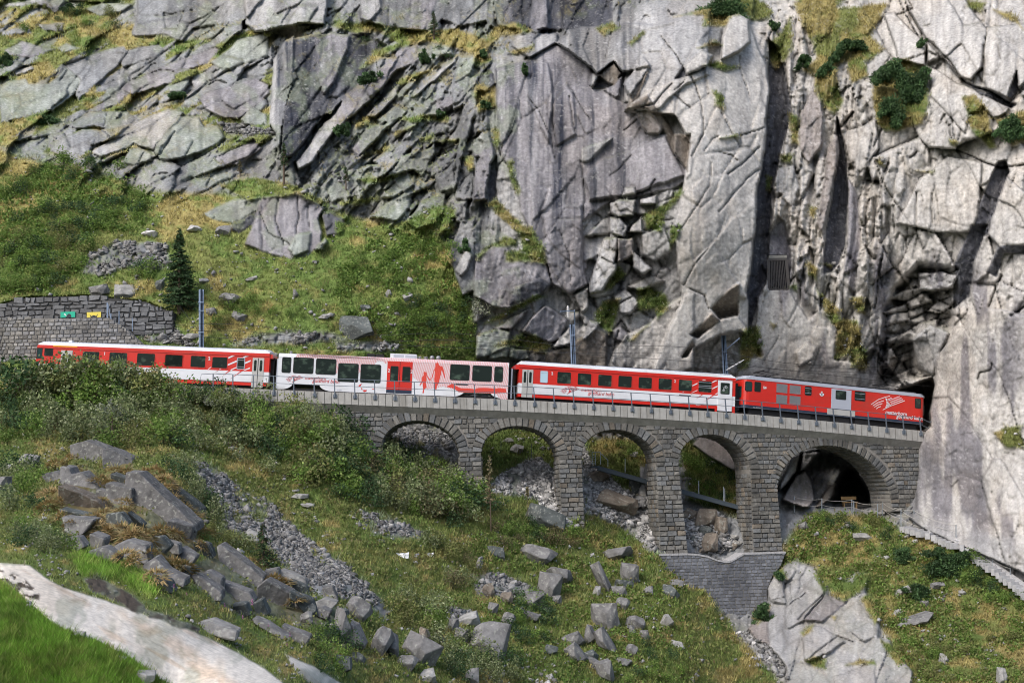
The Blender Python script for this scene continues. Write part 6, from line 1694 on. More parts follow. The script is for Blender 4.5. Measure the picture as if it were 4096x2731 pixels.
def chip_mesh(seed, col, sub=2, n=12, box=.75):
    """an angular boulder about one metre across: a cut-up block with worn edges"""
    r = random.Random(seed)
    bm = bmesh.new(); bmesh.ops.create_cube(bm, size=1.25)
    for _ in range(n):
        d = Vector((r.gauss(0, 1), r.gauss(0, 1), r.gauss(0, .8))).normalized()
        if d.y > .4: d.y *= -1
        res = bmesh.ops.bisect_plane(bm, geom=bm.verts[:] + bm.edges[:] + bm.faces[:], plane_co=d * r.uniform(.36, .54), plane_no=d, clear_outer=True)
        ed = [e for e in res['geom_cut'] if isinstance(e, bmesh.types.BMEdge)]
        if ed: bmesh.ops.edgeloop_fill(bm, edges=ed)
    bmesh.ops.bevel(bm, geom=bm.edges[:], offset=.022, segments=1, affect='EDGES')
    bmesh.ops.triangulate(bm, faces=bm.faces[:])
    bmesh.ops.subdivide_edges(bm, edges=[e for e in bm.edges if e.calc_length() > .22], cuts=1, use_grid_fill=True)
    bmesh.ops.triangulate(bm, faces=bm.faces[:])
    bm.normal_update(); rough_up(bm, .03, 3.2, seed)
    co = np.array([v.co[:] for v in bm.verts]); mn, mx = co.min(0), co.max(0)
    for v in bm.verts: v.co = Vector([(v.co[i] - (mn[i] + mx[i]) / 2) / (mx[i] - mn[i]) for i in range(3)])
    me = bpy.data.meshes.new('boulder'); bm.to_mesh(me); bm.free()
    a = me.color_attributes.new('Col', 'FLOAT_COLOR', 'POINT')
    nv = len(me.vertices); z = np.array([v.co.z for v in me.vertices]); c = np.tile(np.array(col), (nv, 1))
    lich = np.array([mnoise.noise(v.co * 5 + Vector((seed, 0, 0))) for v in me.vertices])
    c = c * (1 + .25 * lich)[:, None]
    a.data.foreach_set('color', np.c_[c, np.ones(nv)].astype(np.float32).ravel())
    me.materials.append(M_rock)
    return me
CHIPS = {k: [chip_mesh(100 + 17 * i + ord(k), tone(k)) for i in range(5)] for k in 'gdlwb'}
def boulder(crop, cx, cy, w, h, rot=0, k='g', label=None, group=None, name='boulder', sink=.18):
    u, v = uv(crop, cx, cy); u1, v1 = uv(crop, cx + w, cy + h); wu, hv = u1 - u, v1 - v
    Y = tY(u, v + hv * .35) + wu * tY(u, v) / F * .04
    m = Y / F
    o = bpy.data.objects.new(name, rnd.choice(CHIPS[k])); COL.objects.link(o)
    o.location = pt(u, v + hv * sink * .4, Y)
    o.rotation_euler = (rnd.uniform(-.15, .15), math.radians(rot) * 1.0, rnd.uniform(-.25, .25))
    o.scale = (wu * m * 1.08, max(wu, hv) * m * .85, hv * m * 1.12)
    return tag(o, label, 'boulder', group)
HB = '''H 1405 455 265 150 16 d|broad dark boulder lying in grass in front of the second pier
H 1350 700 225 125 14 g|flat grey boulder with a shaded underside below the broad dark boulder
H 1065 690 120 100 0 d|dark brown boulder half sunk in turf on the mid slope
H 1430 920 140 185 10 g|tall pale heart shaped boulder leaning on its neighbour
H 1515 835 120 165 -30 g|mossy boulder propped behind the heart shaped one
H 1890 690 185 110 -28 g|wedge shaped boulder tilted upwards on the grassy knoll
H 1785 855 75 220 -22 g|narrow upright slab of rock standing in the grass
H 1970 830 125 130 10 g|blocky boulder with a mossy top beside the narrow slab
H 1925 895 130 65 5 d|low dark boulder under the mossy block
H 1810 1120 180 185 0 g|largest rounded boulder on the green slope below the arches
H 2015 1160 115 90 20 g|angular grey boulder to the side of the large rounded one
H 1300 1010 165 120 10 g|rounded brown grey boulder above a leafy hollow
H 1135 995 85 85 0 b|small tan boulder among rubble
H 1215 945 140 75 8 d|dark overhanging slab above the rubble
H 1020 940 90 110 15 b|brown boulder at the end of the rubble heap
H 1000 1270 240 255 12 g|huge smooth boulder with moss on its crown near the shrubs
H 870 1140 150 85 -15 l|pale split boulder behind the huge smooth one
H 780 1180 60 90 0 g|upright stone beside the pale split boulder
H 830 1250 90 100 10 g|grey stone wedged against the huge boulder
H 135 1075 165 175 35 g|dark pointed boulder at the edge of the scree fan
H 30 1190 130 240 20 g|tall fractured block at the foot of the scree fan
H 115 1265 150 180 28 g|squared block leaning beside the fractured one
H 300 1290 120 215 18 g|cracked upright block split down the middle
H 375 1310 85 185 -10 g|thin leaning block against the cracked one
H 560 1350 225 200 30 g|wide slab boulder slanting down the slope
H 470 1430 140 110 0 g|boulder capped with a brown turf cushion
H 600 1520 115 80 -10 l|pale boulder with moss at the bottom of the gully
H 905 1520 90 110 0 g|smooth upright stone at the lower edge of the slope
H 1320 1120 105 85 -10 g|grey boulder over green leaves in the hollow
H 1150 1135 80 95 20 g|pointed stone in the leafy hollow
H 1590 1275 135 80 -18 g|flat grey stone leaning on a taller slab
H 1700 1250 90 130 20 g|upright pale slab at the middle of the lower boulders
H 1795 1280 85 175 -30 g|long ribbed stone slanting beside the pale slab
H 1600 1370 95 130 -35 g|long lichen spotted stone below the flat one
H 1700 1375 105 75 5 d|mossy dark stone under the ribbed stone
H 1725 1425 85 65 0 g|grey stone below the mossy dark one
H 1430 1345 95 65 15 d|low dark stone among shrubs on the lower slope
H 1920 1030 85 85 10 g|cube shaped stone above the large rounded boulder
H 1900 950 105 75 0 g|rubbly grey stone under the low dark boulder
H 1745 945 50 65 0 l|small pale stone at the foot of the narrow slab
H 2245 960 110 100 5 d|dark round boulder near the foot of the dam
H 2275 895 95 55 20 g|flat stone just above the dark round boulder
H 2090 945 60 55 0 g|small angular stone on open grass towards the dam
H 1980 1345 75 85 30 g|leaning stone in grass at the lower slope
H 2290 1315 90 65 15 l|pale flat stone low on the bank of the gully
H 2070 1240 60 60 0 g|small grey stone below the angular boulder
H 1985 1215 60 65 20 g|small tilted stone in grass below the angular boulder
H 1930 1425 105 65 -10 g|low grey stone near the bottom of the green slope
H 1810 1490 95 145 -15 g|steep grey rock at the bottom of the green slope
H 1480 1005 55 60 0 g|small stone under the heart shaped boulder
H 1410 1085 45 60 0 g|little upright stone in the leafy hollow
H 1045 1065 65 85 15 g|grey stone at the lower end of the rubble heap
H 580 1240 85 85 20 b|rusty brown boulder above the wide slab
H 690 1275 75 55 10 d|dark stone above the huge smooth boulder
H 950 770 40 110 15 l|sharp pale splinter of rock standing in the grass
H 2215 1150 95 85 0 l|pale topped boulder on the bank beside the gully
H 40 1440 120 110 10 d|dark block in the shaded foot of the outcrop
H 150 1400 90 80 0 d|dark block under the squared block
D 675 440 140 75 -8 g|grey boulder on top of the rubble wall
D 850 450 165 115 5 l|flat topped pale boulder above the rubble wall near the spruce
D 1075 390 75 80 10 d|dark stone beside the spruce
D 1000 55 95 45 10 w|pale stone in the grass above the rock pile
D 1310 20 100 42 5 w|white flat stone below the pale outcrop
D 1495 30 110 70 0 g|mossy boulder under the outcrop
D 1375 370 75 35 0 l|pale stone just past the spruce
D 1690 360 80 38 -12 l|long pale stone in the meadow
D 1540 490 130 75 8 g|grey boulder beside the tall mast
D 1420 580 80 50 0 g|grey stone at the foot of the meadow by the mast
D 1600 615 95 65 20 g|grey stone in ferns past the mast
D 1985 460 42 62 15 g|small upright stone in the meadow
D 2180 610 75 32 0 l|flat stone in the meadow near the dark boulder
D 1290 745 120 50 0 l|light flat stones beside the mast foot
E 130 690 230 165 5 d|big dark boulder overgrown with grass behind the white coach
E 190 553 90 40 5 d|dark flat stone above the big dark boulder
E 480 475 75 50 -15 l|pale angular stone in ferns
E 345 458 50 55 10 l|pale thin stone beside the angular one
E 295 592 50 24 5 l|small pale stone beside the dark boulder
G 2010 310 115 42 3 l|long flat pale stone on the tan grass slope
G 2065 370 85 36 8 l|smaller flat pale stone below the long one
G 950 1520 165 90 5 l|grey stone in the bright grass at the bottom
G 805 1395 80 52 5 w|white stone in the bright green grass
G 520 1240 85 52 5 l|pale stones half hidden in bright grass
G 1690 590 110 90 25 l|pale pointed rock beside the small spruce
G 180 65 120 90 15 g|grey boulder with a tan tuft on the left slope
G 10 240 90 130 0 g|smooth grey boulder cut by the picture edge
I 1265 583 125 58 5 l|pale flat slab lying in the grass of the spur
I 870 512 60 48 -25 g|grey stone on the spur beside the last tall pier
I 912 455 48 26 -10 l|small pale stone high on the spur
I 1180 512 62 32 0 g|grey stone in a dark hollow on the spur
I 1650 1140 190 52 -15 g|long low rock in the lower grass of the spur
I 1545 1170 75 36 -5 g|small rock beside the long low one
I 1510 1090 55 34 -15 l|pale stone above the long low rock
I 1780 905 85 42 0 g|grey stone under the dark pine shrub
I 1940 955 42 28 0 l|little pale stone below the pine shrub
I 1698 1312 32 32 0 w|small round white stone in the grass
I 1815 1405 50 75 15 l|upright pale stone low on the spur
I 2210 1520 60 110 10 l|pale rock at the bottom edge of the spur
I 1530 950 120 60 -40 l|slanting pale rock in the spur grass
I 1690 1030 50 40 0 g|grey stone in the heather of the spur
s 2822 2067 86 72 5 b|big brown boulder in the gully below the footbridge
s 2884 2102 44 74 10 b|brown boulder leaning behind the big one
s 2825 2119 58 38 0 d|dark boulder under the big brown one
s 2841 2167 60 78 5 b|tall brown boulder at the foot of the gully
s 2886 2155 32 37 10 l|pale round boulder in the gully
s 2925 2174 44 25 20 l|pale flat boulder in front of the gully stones
s 2757 2054 52 46 25 b|sharp brown boulder beside the third pier
s 2959 2169 24 16 0 l|small cream boulder at the fourth pier
s 2770 2150 30 26 0 d|small dark boulder in the gully shade
s 2392 1906 78 46 -18 b|pale topped overhanging boulder under the footbridge landing
s 2462 2004 165 72 22 b|long sloping slab of brown rock under the footbridge
s 2540 1940 50 60 0 d|dark boulder under the footbridge
s 2588 1900 34 100 8 l|pale standing rock beside the third pier
s 2590 2010 44 70 -10 l|pale fractured rock at the foot of the third pier
s 2535 1815 30 22 0 l|pale stone high in the gully behind the third arch
s 2033 1761 46 22 12 l|pale boulder on the grassy bank behind the second arch
s 2067 1792 48 36 18 l|grey boulder below the pale one behind the second arch
s 2850 1848 24 14 0 w|bone white stone in grass behind the fourth arch
s 2748 1912 36 16 0 l|pale ledge stone behind the fourth arch'''
for line in HB.split('\n'):
    d, lab = line.split('|'); q = d.split()
    boulder(q[0], *map(float, q[1:6]), q[6], lab)
ORD = 'first second third fourth fifth sixth seventh eighth ninth tenth eleventh twelfth thirteenth fourteenth fifteenth sixteenth'.split()
def order_labels(objs, base):
    if len(objs) < 2: return
    L = sorted(objs, key=lambda o: o.location.x / o.location.y)
    big = max(objs, key=lambda o: o.scale.x)
    for i, o in enumerate(L):
        if i < len(ORD): o['label'] = f'{base}, {ORD[i]} from the left'
def scatter_group(crop, poly, n, smin, smax, tones, label, group, flat=.6):
    P = np.array([uv(crop, *map(float, t.split(','))) for t in poly.split()]); lo, hi = P.min(0), P.max(0); k = 0; guard = 0; GR = []
    while k < n and guard < 5000:
        guard += 1
        u, v = rnd.uniform(lo[0], hi[0]), rnd.uniform(lo[1], hi[1]); ins = False
        for i in range(len(P)):
            (xa, ya), (xb, yb) = P[i], P[(i + 1) % len(P)]
            if (ya > v) != (yb > v) and u < (xb - xa) * (v - ya) / (yb - ya) + xa: ins = not ins
        if not ins: continue
        w = smin * (smax / smin) ** (rnd.random() ** 1.3)
        GR.append(boulder('U', u, v, w, w * rnd.uniform(flat * .8, flat * 1.3), rnd.uniform(-35, 35), rnd.choice(tones), label, group, 'loose_stone')); k += 1
    order_labels(GR, label)
scatter_group('D', '560,300 620,200 760,130 1120,120 1110,240 900,250 720,340', 16, 5, 13, 'glldg', 'angular stone in the rock pile beside the spruce', 'stones of the rock pile', .55)
scatter_group('D', '880,720 1190,700 1340,790 1000,800 900,760', 15, 4, 11, 'gllb', 'loose stone in rubble ending the terrace wall', 'stones at the wall end', .5)
scatter_group('H', '930,850 1100,850 1350,950 1550,1080 1500,1130 1150,1080 960,1000', 16, 4, 9, 'gld', 'small stone between the slope boulders', 'small stones between boulders', .7)
scatter_group('G', '1880,950 2352,1080 2352,1350 2200,1300', 16, 5, 14, 'gdg', 'grey block tumbled below the outcrop', 'tumbled outcrop blocks', .8)
scatter_group('s', '2770,2110 2960,2090 2990,2190 2860,2220 2760,2190', 14, 3, 8, 'gldb', 'small stone in the gully between tall piers', 'gully stones', .7)
scatter_group('I', '380,1190 560,1270 740,1480 700,1560 520,1400', 16, 3, 9, 'lwg', 'pale stone in the stream gully', 'stream stones', .7)
scatter_group('H', '1300,1430 1450,1400 1500,1567 1330,1567', 14, 3, 8, 'lwg', 'pale stone of the little bottom heap', 'little stone heap', .7)
# ------------------------------------------------------------------ the broken outcrop: one object per block
def block(crop, txt, sx, sy, thick, k, label, Y=None, dY=1.3):
    P = pts(crop, txt); c = np.mean(P, 0); P = [(c[0] + (a - c[0]) * 1.18, c[1] + (b - c[1]) * 1.18) for a, b in P]
    Yc = Y if Y is not None else tY(c[0], c[1]) - dY
    bm = bmesh.new(); fr = []; bk = []
    org = pt(c[0], c[1], Yc)
    for u, v in P:
        y = Yc - sx * (u - c[0]) - sy * (v - c[1])
        fr.append(bm.verts.new(pt(u, v, y) - org))
    for (u, v), f_ in zip(P, fr):
        q = f_.co.copy(); q.x *= 1.0; q.z = q.z * .97 + .12 * thick; q.y += thick
        bk.append(bm.verts.new(q))
    n = len(P)
    bm.faces.new(fr); bm.faces.new(bk[::-1])
    for i in range(n): bm.faces.new((fr[i], bk[i], bk[(i + 1) % n], fr[(i + 1) % n]))
    bmesh.ops.recalc_face_normals(bm, faces=bm.faces[:])
    bmesh.ops.bevel(bm, geom=bm.edges[:], offset=.05, segments=1, affect='EDGES')
    bmesh.ops.triangulate(bm, faces=bm.faces[:])
    for _ in range(3):
        L = [e for e in bm.edges if e.calc_length() > .35]
        if not L: break
        bmesh.ops.subdivide_edges(bm, edges=L, cuts=1); bmesh.ops.triangulate(bm, faces=[f for f in bm.faces if len(f.verts) > 3])
    bm.normal_update(); rough_up(bm, .05, 1.3, len(COL.objects) % 97); 
    me = bpy.data.meshes.new('rock_block'); bm.to_mesh(me); bm.free()
    nv = len(me.vertices); col = np.tile(np.array(tone(k)) * .74, (nv, 1)) * np.array([1 + .22 * mnoise.noise(v.co * 1.8) for v in me.vertices])[:, None]
    a = me.color_attributes.new('Col', 'FLOAT_COLOR', 'POINT'); a.data.foreach_set('color', np.c_[col, np.ones(nv)].astype(np.float32).ravel())
    o = add('rock_block', me, None, [M_rock]); o.location = org
    return tag(o, label, 'rock', 'blocks of the broken outcrop')
# sx > 0: nearer to the right; sy > 0: nearer towards the bottom (metres per picture pixel)
OB = '''485,-25 580,-50 690,-5 705,125 500,112|.012|.01|1.8|g|squared block crowning the outcrop
700,5 735,0 870,60 882,122 750,152 700,112|-.03|.02|1.6|g|block with a slanting edge behind the crowning one
420,128 470,133 485,172 540,158 650,262 645,342 530,292 413,250|.01|.035|1.6|g|jagged pale block with a pointed notch below the crown
413,255 530,297 640,347 692,392 662,452 560,432 413,402|-.01|-.02|1.4|b|brown layered block under the jagged one
415,400 560,435 650,470 640,490 470,450 420,425|0|-.02|1.0|d|thin dark layer under the brown block
750,165 870,200 872,268 760,238|0|-.02|1.2|d|small shadowed block under the tan turf ridge
722,240 872,272 862,412 805,424 715,352|.02|.01|1.4|g|grey block left of the great face
880,188 950,188 1055,290 1275,488 1280,534 1250,532 1130,522 970,502 868,402|.012|.012|1.9|g|great pale slab, largest face of the outcrop
945,178 1085,258 1090,296 1050,276|0|.03|1.0|g|thin wedge on the upper edge of the great slab
1150,282 1170,258 1285,338 1345,398 1345,485 1270,395|-.035|.0|1.2|d|dark block on the shaded flank of the outcrop
1138,482 1278,520 1282,545 1252,657 1190,612 1118,532|-.02|-.015|1.3|g|block hanging under the great slab
648,268 722,280 702,352 648,342|.01|.0|1.0|g|small square block beside the jagged one
420,462 605,480 545,562 415,606 440,522|.02|.03|1.2|g|smooth rock at the foot of the brown block
608,568 692,600 682,652 608,672|.02|.0|1.0|g|grey foot block below the tan tussocks
778,652 850,620 962,650 972,762 870,722 780,712|.01|.03|1.1|g|rounded block below the tan turf cushion
978,782 1050,730 1112,812 1224,862 1212,912 1120,882 980,812|.01|.03|1.0|g|pale sloping block near the bright grass
1192,690 1222,662 1304,722 1272,772 1200,732|.015|.03|.9|g|small cube below the hanging block
1475,672 1500,658 1745,850 1738,942 1680,922 1500,792|.004|.02|1.3|g|long straight beam of rock slanting down the slope
1740,932 1792,888 1940,970 1932,1052 1840,1082 1740,1012|-.015|-.01|1.4|g|thick dark ended block after the long beam
1298,858 1342,858 1474,950 1474,1004 1390,1004|.01|.02|1.0|g|slanting block below the long beam
1368,830 1402,823 1478,870 1474,962 1360,882|-.02|.02|.9|g|short block under the long beam
1500,898 1542,913 1662,960 1694,1010 1652,1082 1520,972|.0|.01|1.0|g|narrow block under the thick dark ended one
1866,832 1900,813 2034,870 2044,922 1960,942 1858,862|-.01|.05|.9|l|pale tilted slab at the edge of the scree
1708,1142 1742,1143 1934,1260 1912,1284 1720,1172|0|.03|.8|g|thin plate of rock low in the flowers
1900,1190 2070,1260 2040,1310 1940,1270|0|.01|.8|g|grey plate at the dark foot of the outcrop
1318,1180 1420,1158 1574,1220 1562,1272 1340,1222|0|.03|.8|l|pale low rock above the granite slab
1960,962 2082,1020 2134,1172 2080,1122 1960,1002|-.03|0|1.0|d|dark fin of rock beside the scree
2108,1042 2180,1003 2254,1030 2222,1064 2130,1064|0|.04|.9|l|pale flat topped block beside the scree
2118,1082 2162,1060 2214,1090 2192,1134 2140,1120|0|.02|.8|g|small squared block below the flat topped one
288,165 360,153 417,180 402,232 322,252|.01|.03|1.0|g|grey rock left of the jagged block
2170,930 2230,920 2260,1000 2180,1000|0|.02|.7|g|upright stone among the scree edge
1700,1040 1760,1010 1800,1100 1740,1140|-.02|0|.8|d|dark block behind the pink flowers
1560,1050 1640,1040 1680,1110 1600,1130|0|-.01|.8|d|shadowed block under the narrow one
720,440 800,430 850,500 790,540 710,500|.02|.0|.9|d|dark block between the turf patches of the outcrop
1010,600 1080,590 1130,650 1090,690 1020,670|-.01|.0|.9|d|dark cube under the wide tussock band
1120,620 1190,640 1200,700 1130,700|.02|.0|.8|g|small grey cube in the hollow of the outcrop
600,690 700,660 780,720 760,760 640,740|.0|.02|.8|g|low rock above the bright grass
1220,780 1300,790 1320,860 1240,900|-.02|.0|.8|d|dark block beside the pale sloping one
440,600 520,590 560,650 480,690|.01|.02|.8|g|low block at the outcrop foot beside the herbs
860,420 960,500 940,520 870,480|0|-.04|.8|d|dark wedge under the great slab
1040,870 1120,890 1150,960 1060,950|.0|.0|.8|d|dark block sunk in grass under the outcrop
1780,820 1860,800 1880,880 1800,890|-.01|.01|.8|g|grey block behind the long beam
1950,880 2050,920 2090,1000 1990,970|-.02|0|.8|d|dark block between beam and scree
1300,620 1390,640 1420,720 1330,740|-.03|0|.9|d|dark block on the shaded right flank'''
for q in OB.split('\n'):
    t, sx, sy, th, k, lab = q.split('|'); block('G', t, float(sx), float(sy), float(th), k, lab)
# ------------------------------------------------------------------ scree
sv = np.argwhere((SCREE > .45) & (U > -20) & (U < 1040) & (Vv > -10) & (Vv < 690))
rs = np.random.RandomState(5)
sel = sv[rs.choice(len(sv), min(9500, len(sv)), replace=False)]
pos = P3[sel[:, 0], sel[:, 1]]; sc_ = YT[sel[:, 0], sel[:, 1]] / F
size = np.clip(np.exp(rs.normal(.80, .48, len(sel))), 1.0, 8) * sc_
base = np.array([(-1, -1, -1), (1, -1, -1), (1, 1, -1), (-1, 1, -1), (-1, -1, 1), (1, -1, 1), (1, 1, 1), (-1, 1, 1)], float) * .5
Vs = base[None] * (1 + rs.uniform(-.45, .25, (len(sel), 8, 3))) * np.stack([rs.uniform(.8, 1.5, len(sel)), rs.uniform(.7, 1.2, len(sel)), rs.uniform(.3, .75, len(sel))], -1)[:, None]
def rotm(n, tilt):
    a, b, c = rs.uniform(0, 2 * np.pi, n), rs.normal(0, tilt, n), rs.normal(0, tilt, n)
    ca, sa, cb, sb, cc, sc2 = np.cos(a), np.sin(a), np.cos(b), np.sin(b), np.cos(c), np.sin(c); z0, o1 = np.zeros(n), np.ones(n)
    Rz = np.stack([ca, -sa, z0, sa, ca, z0, z0, z0, o1], -1).reshape(n, 3, 3); Rx = np.stack([o1, z0, z0, z0, cb, -sb, z0, sb, cb], -1).reshape(n, 3, 3); Ry = np.stack([cc, z0, sc2, z0, o1, z0, -sc2, z0, cc], -1).reshape(n, 3, 3)
    return Rx @ Ry @ Rz
Vs = np.einsum('nij,nkj->nki', rotm(len(sel), .5), Vs) * size[:, None, None] + pos[:, None] + np.array([0, -.06, .03])
fb = np.array([(0, 3, 2, 1), (4, 5, 6, 7), (0, 1, 5, 4), (1, 2, 6, 5), (2, 3, 7, 6), (3, 0, 4, 7)])
Fs = (fb[None] + 8 * np.arange(len(sel))[:, None, None]).reshape(-1, 4)
cs = (np.where((U[sel[:, 0], sel[:, 1]] > 370) & (U[sel[:, 0], sel[:, 1]] < 760) & (Vv[sel[:, 0], sel[:, 1]] < 545) & (YT[sel[:, 0], sel[:, 1]] > 104), 1.8, 1) * rs.uniform(.09, .30, len(sel)))[:, None] * np.array([1.0, .985, .975])  # stones behind the arches coloured lighter to offset the deck's shade
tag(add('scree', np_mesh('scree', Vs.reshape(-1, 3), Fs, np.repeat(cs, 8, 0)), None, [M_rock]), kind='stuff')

# small stones lying about in the turf
dens = np.where(GRASS > .5, 1, 0) * (1 - nearg) * (.15 + sstep(.5, .68, fbm(U / 24, Vv / 18, 3, 99))) * (U > -10) * (U < 1034) * (Vv > 150) * (Vv < 690) * np.where(Vv > 430, 1.6, .8)
w_ = dens.ravel() / dens.sum(); n_ = 2600
pi = rs.choice(len(w_), n_, p=w_); pos = P3.reshape(-1, 3)[pi]; sz = np.clip(np.exp(rs.normal(.55, .5, n_)), .8, 6) * (YT.ravel()[pi] / F)
Vs = base[None] * (1 + rs.uniform(-.45, .25, (n_, 8, 3))) * np.stack([rs.uniform(.8, 1.5, n_), rs.uniform(.7, 1.2, n_), rs.uniform(.35, .8, n_)], -1)[:, None]
Vs = np.einsum('nij,nkj->nki', rotm(n_, .4), Vs) * sz[:, None, None] + pos[:, None] + np.array([0, -.10, .06])
Fs = (fb[None] + 8 * np.arange(n_)[:, None, None]).reshape(-1, 4)
cs = rs.uniform(.16, .42, n_)[:, None] * np.array([1.0, .985, .975])
tag(add('rubble', np_mesh('rubble', Vs.reshape(-1, 3), Fs, np.repeat(cs, 8, 0)), None, [M_rock]), kind='stuff')
# ------------------------------------------------------------------ plants
M_leaf = mat('leaves', attr=True, rough=.6, spec=.25, trans=.30)
M_blade = mat('grass_blades', attr=True, rough=.7, spec=.2, trans=.25)
M_bark = mat('bark', (.10, .075, .055), .9, noise=.3, nscale=12)
def leaf_arrays(C, size, cols, rng, up=.35, aspect=.55, flat=0.0):
    """a small pointed quad at every centre: C (n,3), size (n,)"""
    n = len(C)
    d = rng.normal(0, 1, (n, 3)); d[:, 2] += up; d /= np.linalg.norm(d, axis=1, keepdims=True)
    e = rng.normal(0, 1, (n, 3)); e -= d * (e * d).sum(1, keepdims=True); e /= np.linalg.norm(e, axis=1, keepdims=True)
    s = size[:, None]
    V = np.stack([C - d * s * .5, C + e * s * aspect * .5, C + d * s * .5, C - e * s * aspect * .5], 1).reshape(-1, 3)
    return V, np.arange(4 * n).reshape(-1, 4), np.repeat(cols, 4, 0)
PAL = {'grey': [(.165, .205, .09), (.205, .24, .115), (.13, .17, .065), (.30, .32, .19)], 'green': [(.13, .215, .042), (.175, .27, .06), (.095, .165, .035), (.225, .29, .085)],
       'dark': [(.042, .085, .032), (.06, .11, .042), (.03, .06, .024), (.075, .13, .05)], 'olive': [(.18, .21, .065), (.22, .235, .085), (.135, .16, .05), (.24, .21, .10)],
       'silver': [(.25, .27, .20), (.32, .34, .26), (.17, .20, .12), (.38, .38, .32)], 'brown': [(.15, .135, .065), (.12, .125, .055), (.17, .135, .08), (.10, .115, .05)]}
def pick(pal, n, rng, var=.25):
    P = np.array(PAL[pal]); c = P[rng.choice(len(P), n, p=[.36, .26, .24, .14])]
    return c * rng.uniform(1 - var, 1 + var, (n, 1))
def shrub_mesh(seed, pal, n=560, leaf=.075, upright=1.0):
    """a shrub about 2 m wide and 1.7 m high: several stems with leaf clumps"""
    rng = np.random.RandomState(seed)
    k = 16
    cl = rng.normal(0, 1, (k, 3)); cl /= np.linalg.norm(cl, axis=1, keepdims=True)
    cl *= rng.uniform(.35, .95, (k, 1)); cl[:, 2] = np.abs(cl[:, 2]) * .85 * upright + .12
    r = rng.uniform(.20, .42, k)
    w = rng.choice(k, n)
    q = rng.normal(0, 1, (n, 3)); q /= np.linalg.norm(q, axis=1, keepdims=True); q *= rng.uniform(.55, 1.1, (n, 1)) ** .7
    C = cl[w] + q * r[w][:, None] * np.array([1, 1, 1.15])
    C[:, 2] = np.maximum(C[:, 2] * 1.25, .02)
    cols = pick(pal, n, rng) * (rng.uniform(.75, 1.3, k)[w])[:, None]
    V, Fq, cc = leaf_arrays(C, rng.uniform(.7, 1.5, n) * leaf * 1.7, cols, rng, .5, .6)
    # stems
    sv, sf, scol = [], [], []
    for i in range(0, k, 2):
        a = np.array([rng.normal(0, .08), rng.normal(0, .08), -.25]); b = cl[i] * np.array([1, 1, 1.25]); sd = np.array([.018, 0, 0]); m0 = len(sv)
        sv += [a - sd, a + sd, b + sd * .4, b - sd * .4]; sf.append([m0, m0 + 1, m0 + 2, m0 + 3]); scol += [(.09, .07, .05)] * 4
    V = np.r_[V, np.array(sv)]; Fq = np.r_[Fq, np.array(sf) + 4 * n]; cc = np.r_[cc, np.array(scol)]
    me = np_mesh('shrub', V, Fq, cc); me.materials.append(M_leaf); return me
SHRUBS = {p: [shrub_mesh(200 + 31 * i + len(p), p, 600 if p != 'dark' else 560, .072 if p != 'dark' else .07, 1.0 if p != 'dark' else .8) for i in range(3)] for p in PAL}
def shrub(u, v, hpx, wk, pal, label, group=None, name='shrub', Y=None, cat='shrub'):
    """foot of the shrub at picture point (u, v), hpx picture pixels tall"""
    Y = Y if Y is not None else tY(u, v) - .15
    m = hpx * Y / F
    o = bpy.data.objects.new(name, rnd.choice(SHRUBS[pal])); COL.objects.link(o)
    o.location = pt(u, v, Y); o.rotation_euler = (rnd.uniform(-.12, .12), rnd.uniform(-.15, .15), rnd.uniform(0, 6.28))
    k = m / 1.45; o.scale = (k * wk, k * wk * .9, k)
    return tag(o, label, cat, group)
def inside(P, u, v):
    r = False
    for i in range(len(P)):
        (xa, ya), (xb, yb) = P[i], P[(i + 1) % len(P)]
        if (ya > v) != (yb > v) and u < (xb - xa) * (v - ya) / (yb - ya) + xa: r = not r
    return r
def shrubs_in(crop, poly, n, h0, h1, pals, label, group, wk=(.8, 1.3), name='shrub', single=0):
    P = pts(crop, poly); lo = np.min(P, 0); hi = np.max(P, 0); k = 0; L = []
    best = []
    for _ in range(n * 40):
        if k >= n: break
        u, v = rnd.uniform(lo[0], hi[0]), rnd.uniform(lo[1], hi[1])
        if not inside(P, u, v): continue
        h = rnd.uniform(h0, h1)
        if any(abs(u - a) < h * .45 and abs(v - b) < h * .30 for a, b in L): continue
        L.append((u, v)); k += 1
    L = [(u, v, rnd.uniform(h0, h1), rnd.uniform(*wk), rnd.choice(pals)) for u, v in L]
    L.sort(key=lambda q: -q[2])
    solo = [shrub(*q[:4], q[4], label, group, name) for q in L[:single]]
    order_labels(solo, label)
    for u, v, h, w, pal in L[single:]: MASS.append((u, v, h, w, pal, None))
MASS = []
def shrub_mass(name):
    Vs_, Cs_, Fs_, n0 = [], [], [], 0
    for u, v, h, w, pal, Y in MASS:
        me = rnd.choice(SHRUBS[pal]); nv = len(me.vertices)
        co = np.empty(nv * 3, np.float32); me.vertices.foreach_get('co', co); co = co.reshape(-1, 3)
        cc = np.empty(nv * 4, np.float32); me.color_attributes['Col'].data.foreach_get('color', cc); cc = cc.reshape(-1, 4)[:, :3] * rnd.uniform(.8, 1.2)
        Y = Y if Y is not None else tY(u, v) - .15; k = h * Y / F / 1.45; a = rnd.uniform(0, 6.28)
        R = np.array([[math.cos(a), -math.sin(a), 0], [math.sin(a), math.cos(a), 0], [0, 0, 1]])
        Vs_.append(co @ R.T * np.array([k * w, k * w * .9, k]) + np.array(pt(u, v, Y))); Cs_.append(cc); Fs_.append(np.arange(nv).reshape(-1, 4) + n0); n0 += nv
    o = add(name, np_mesh(name, np.concatenate(Vs_), np.concatenate(Fs_), np.concatenate(Cs_)), None, [M_leaf]); MASS.clear()
    return tag(o, kind='stuff')
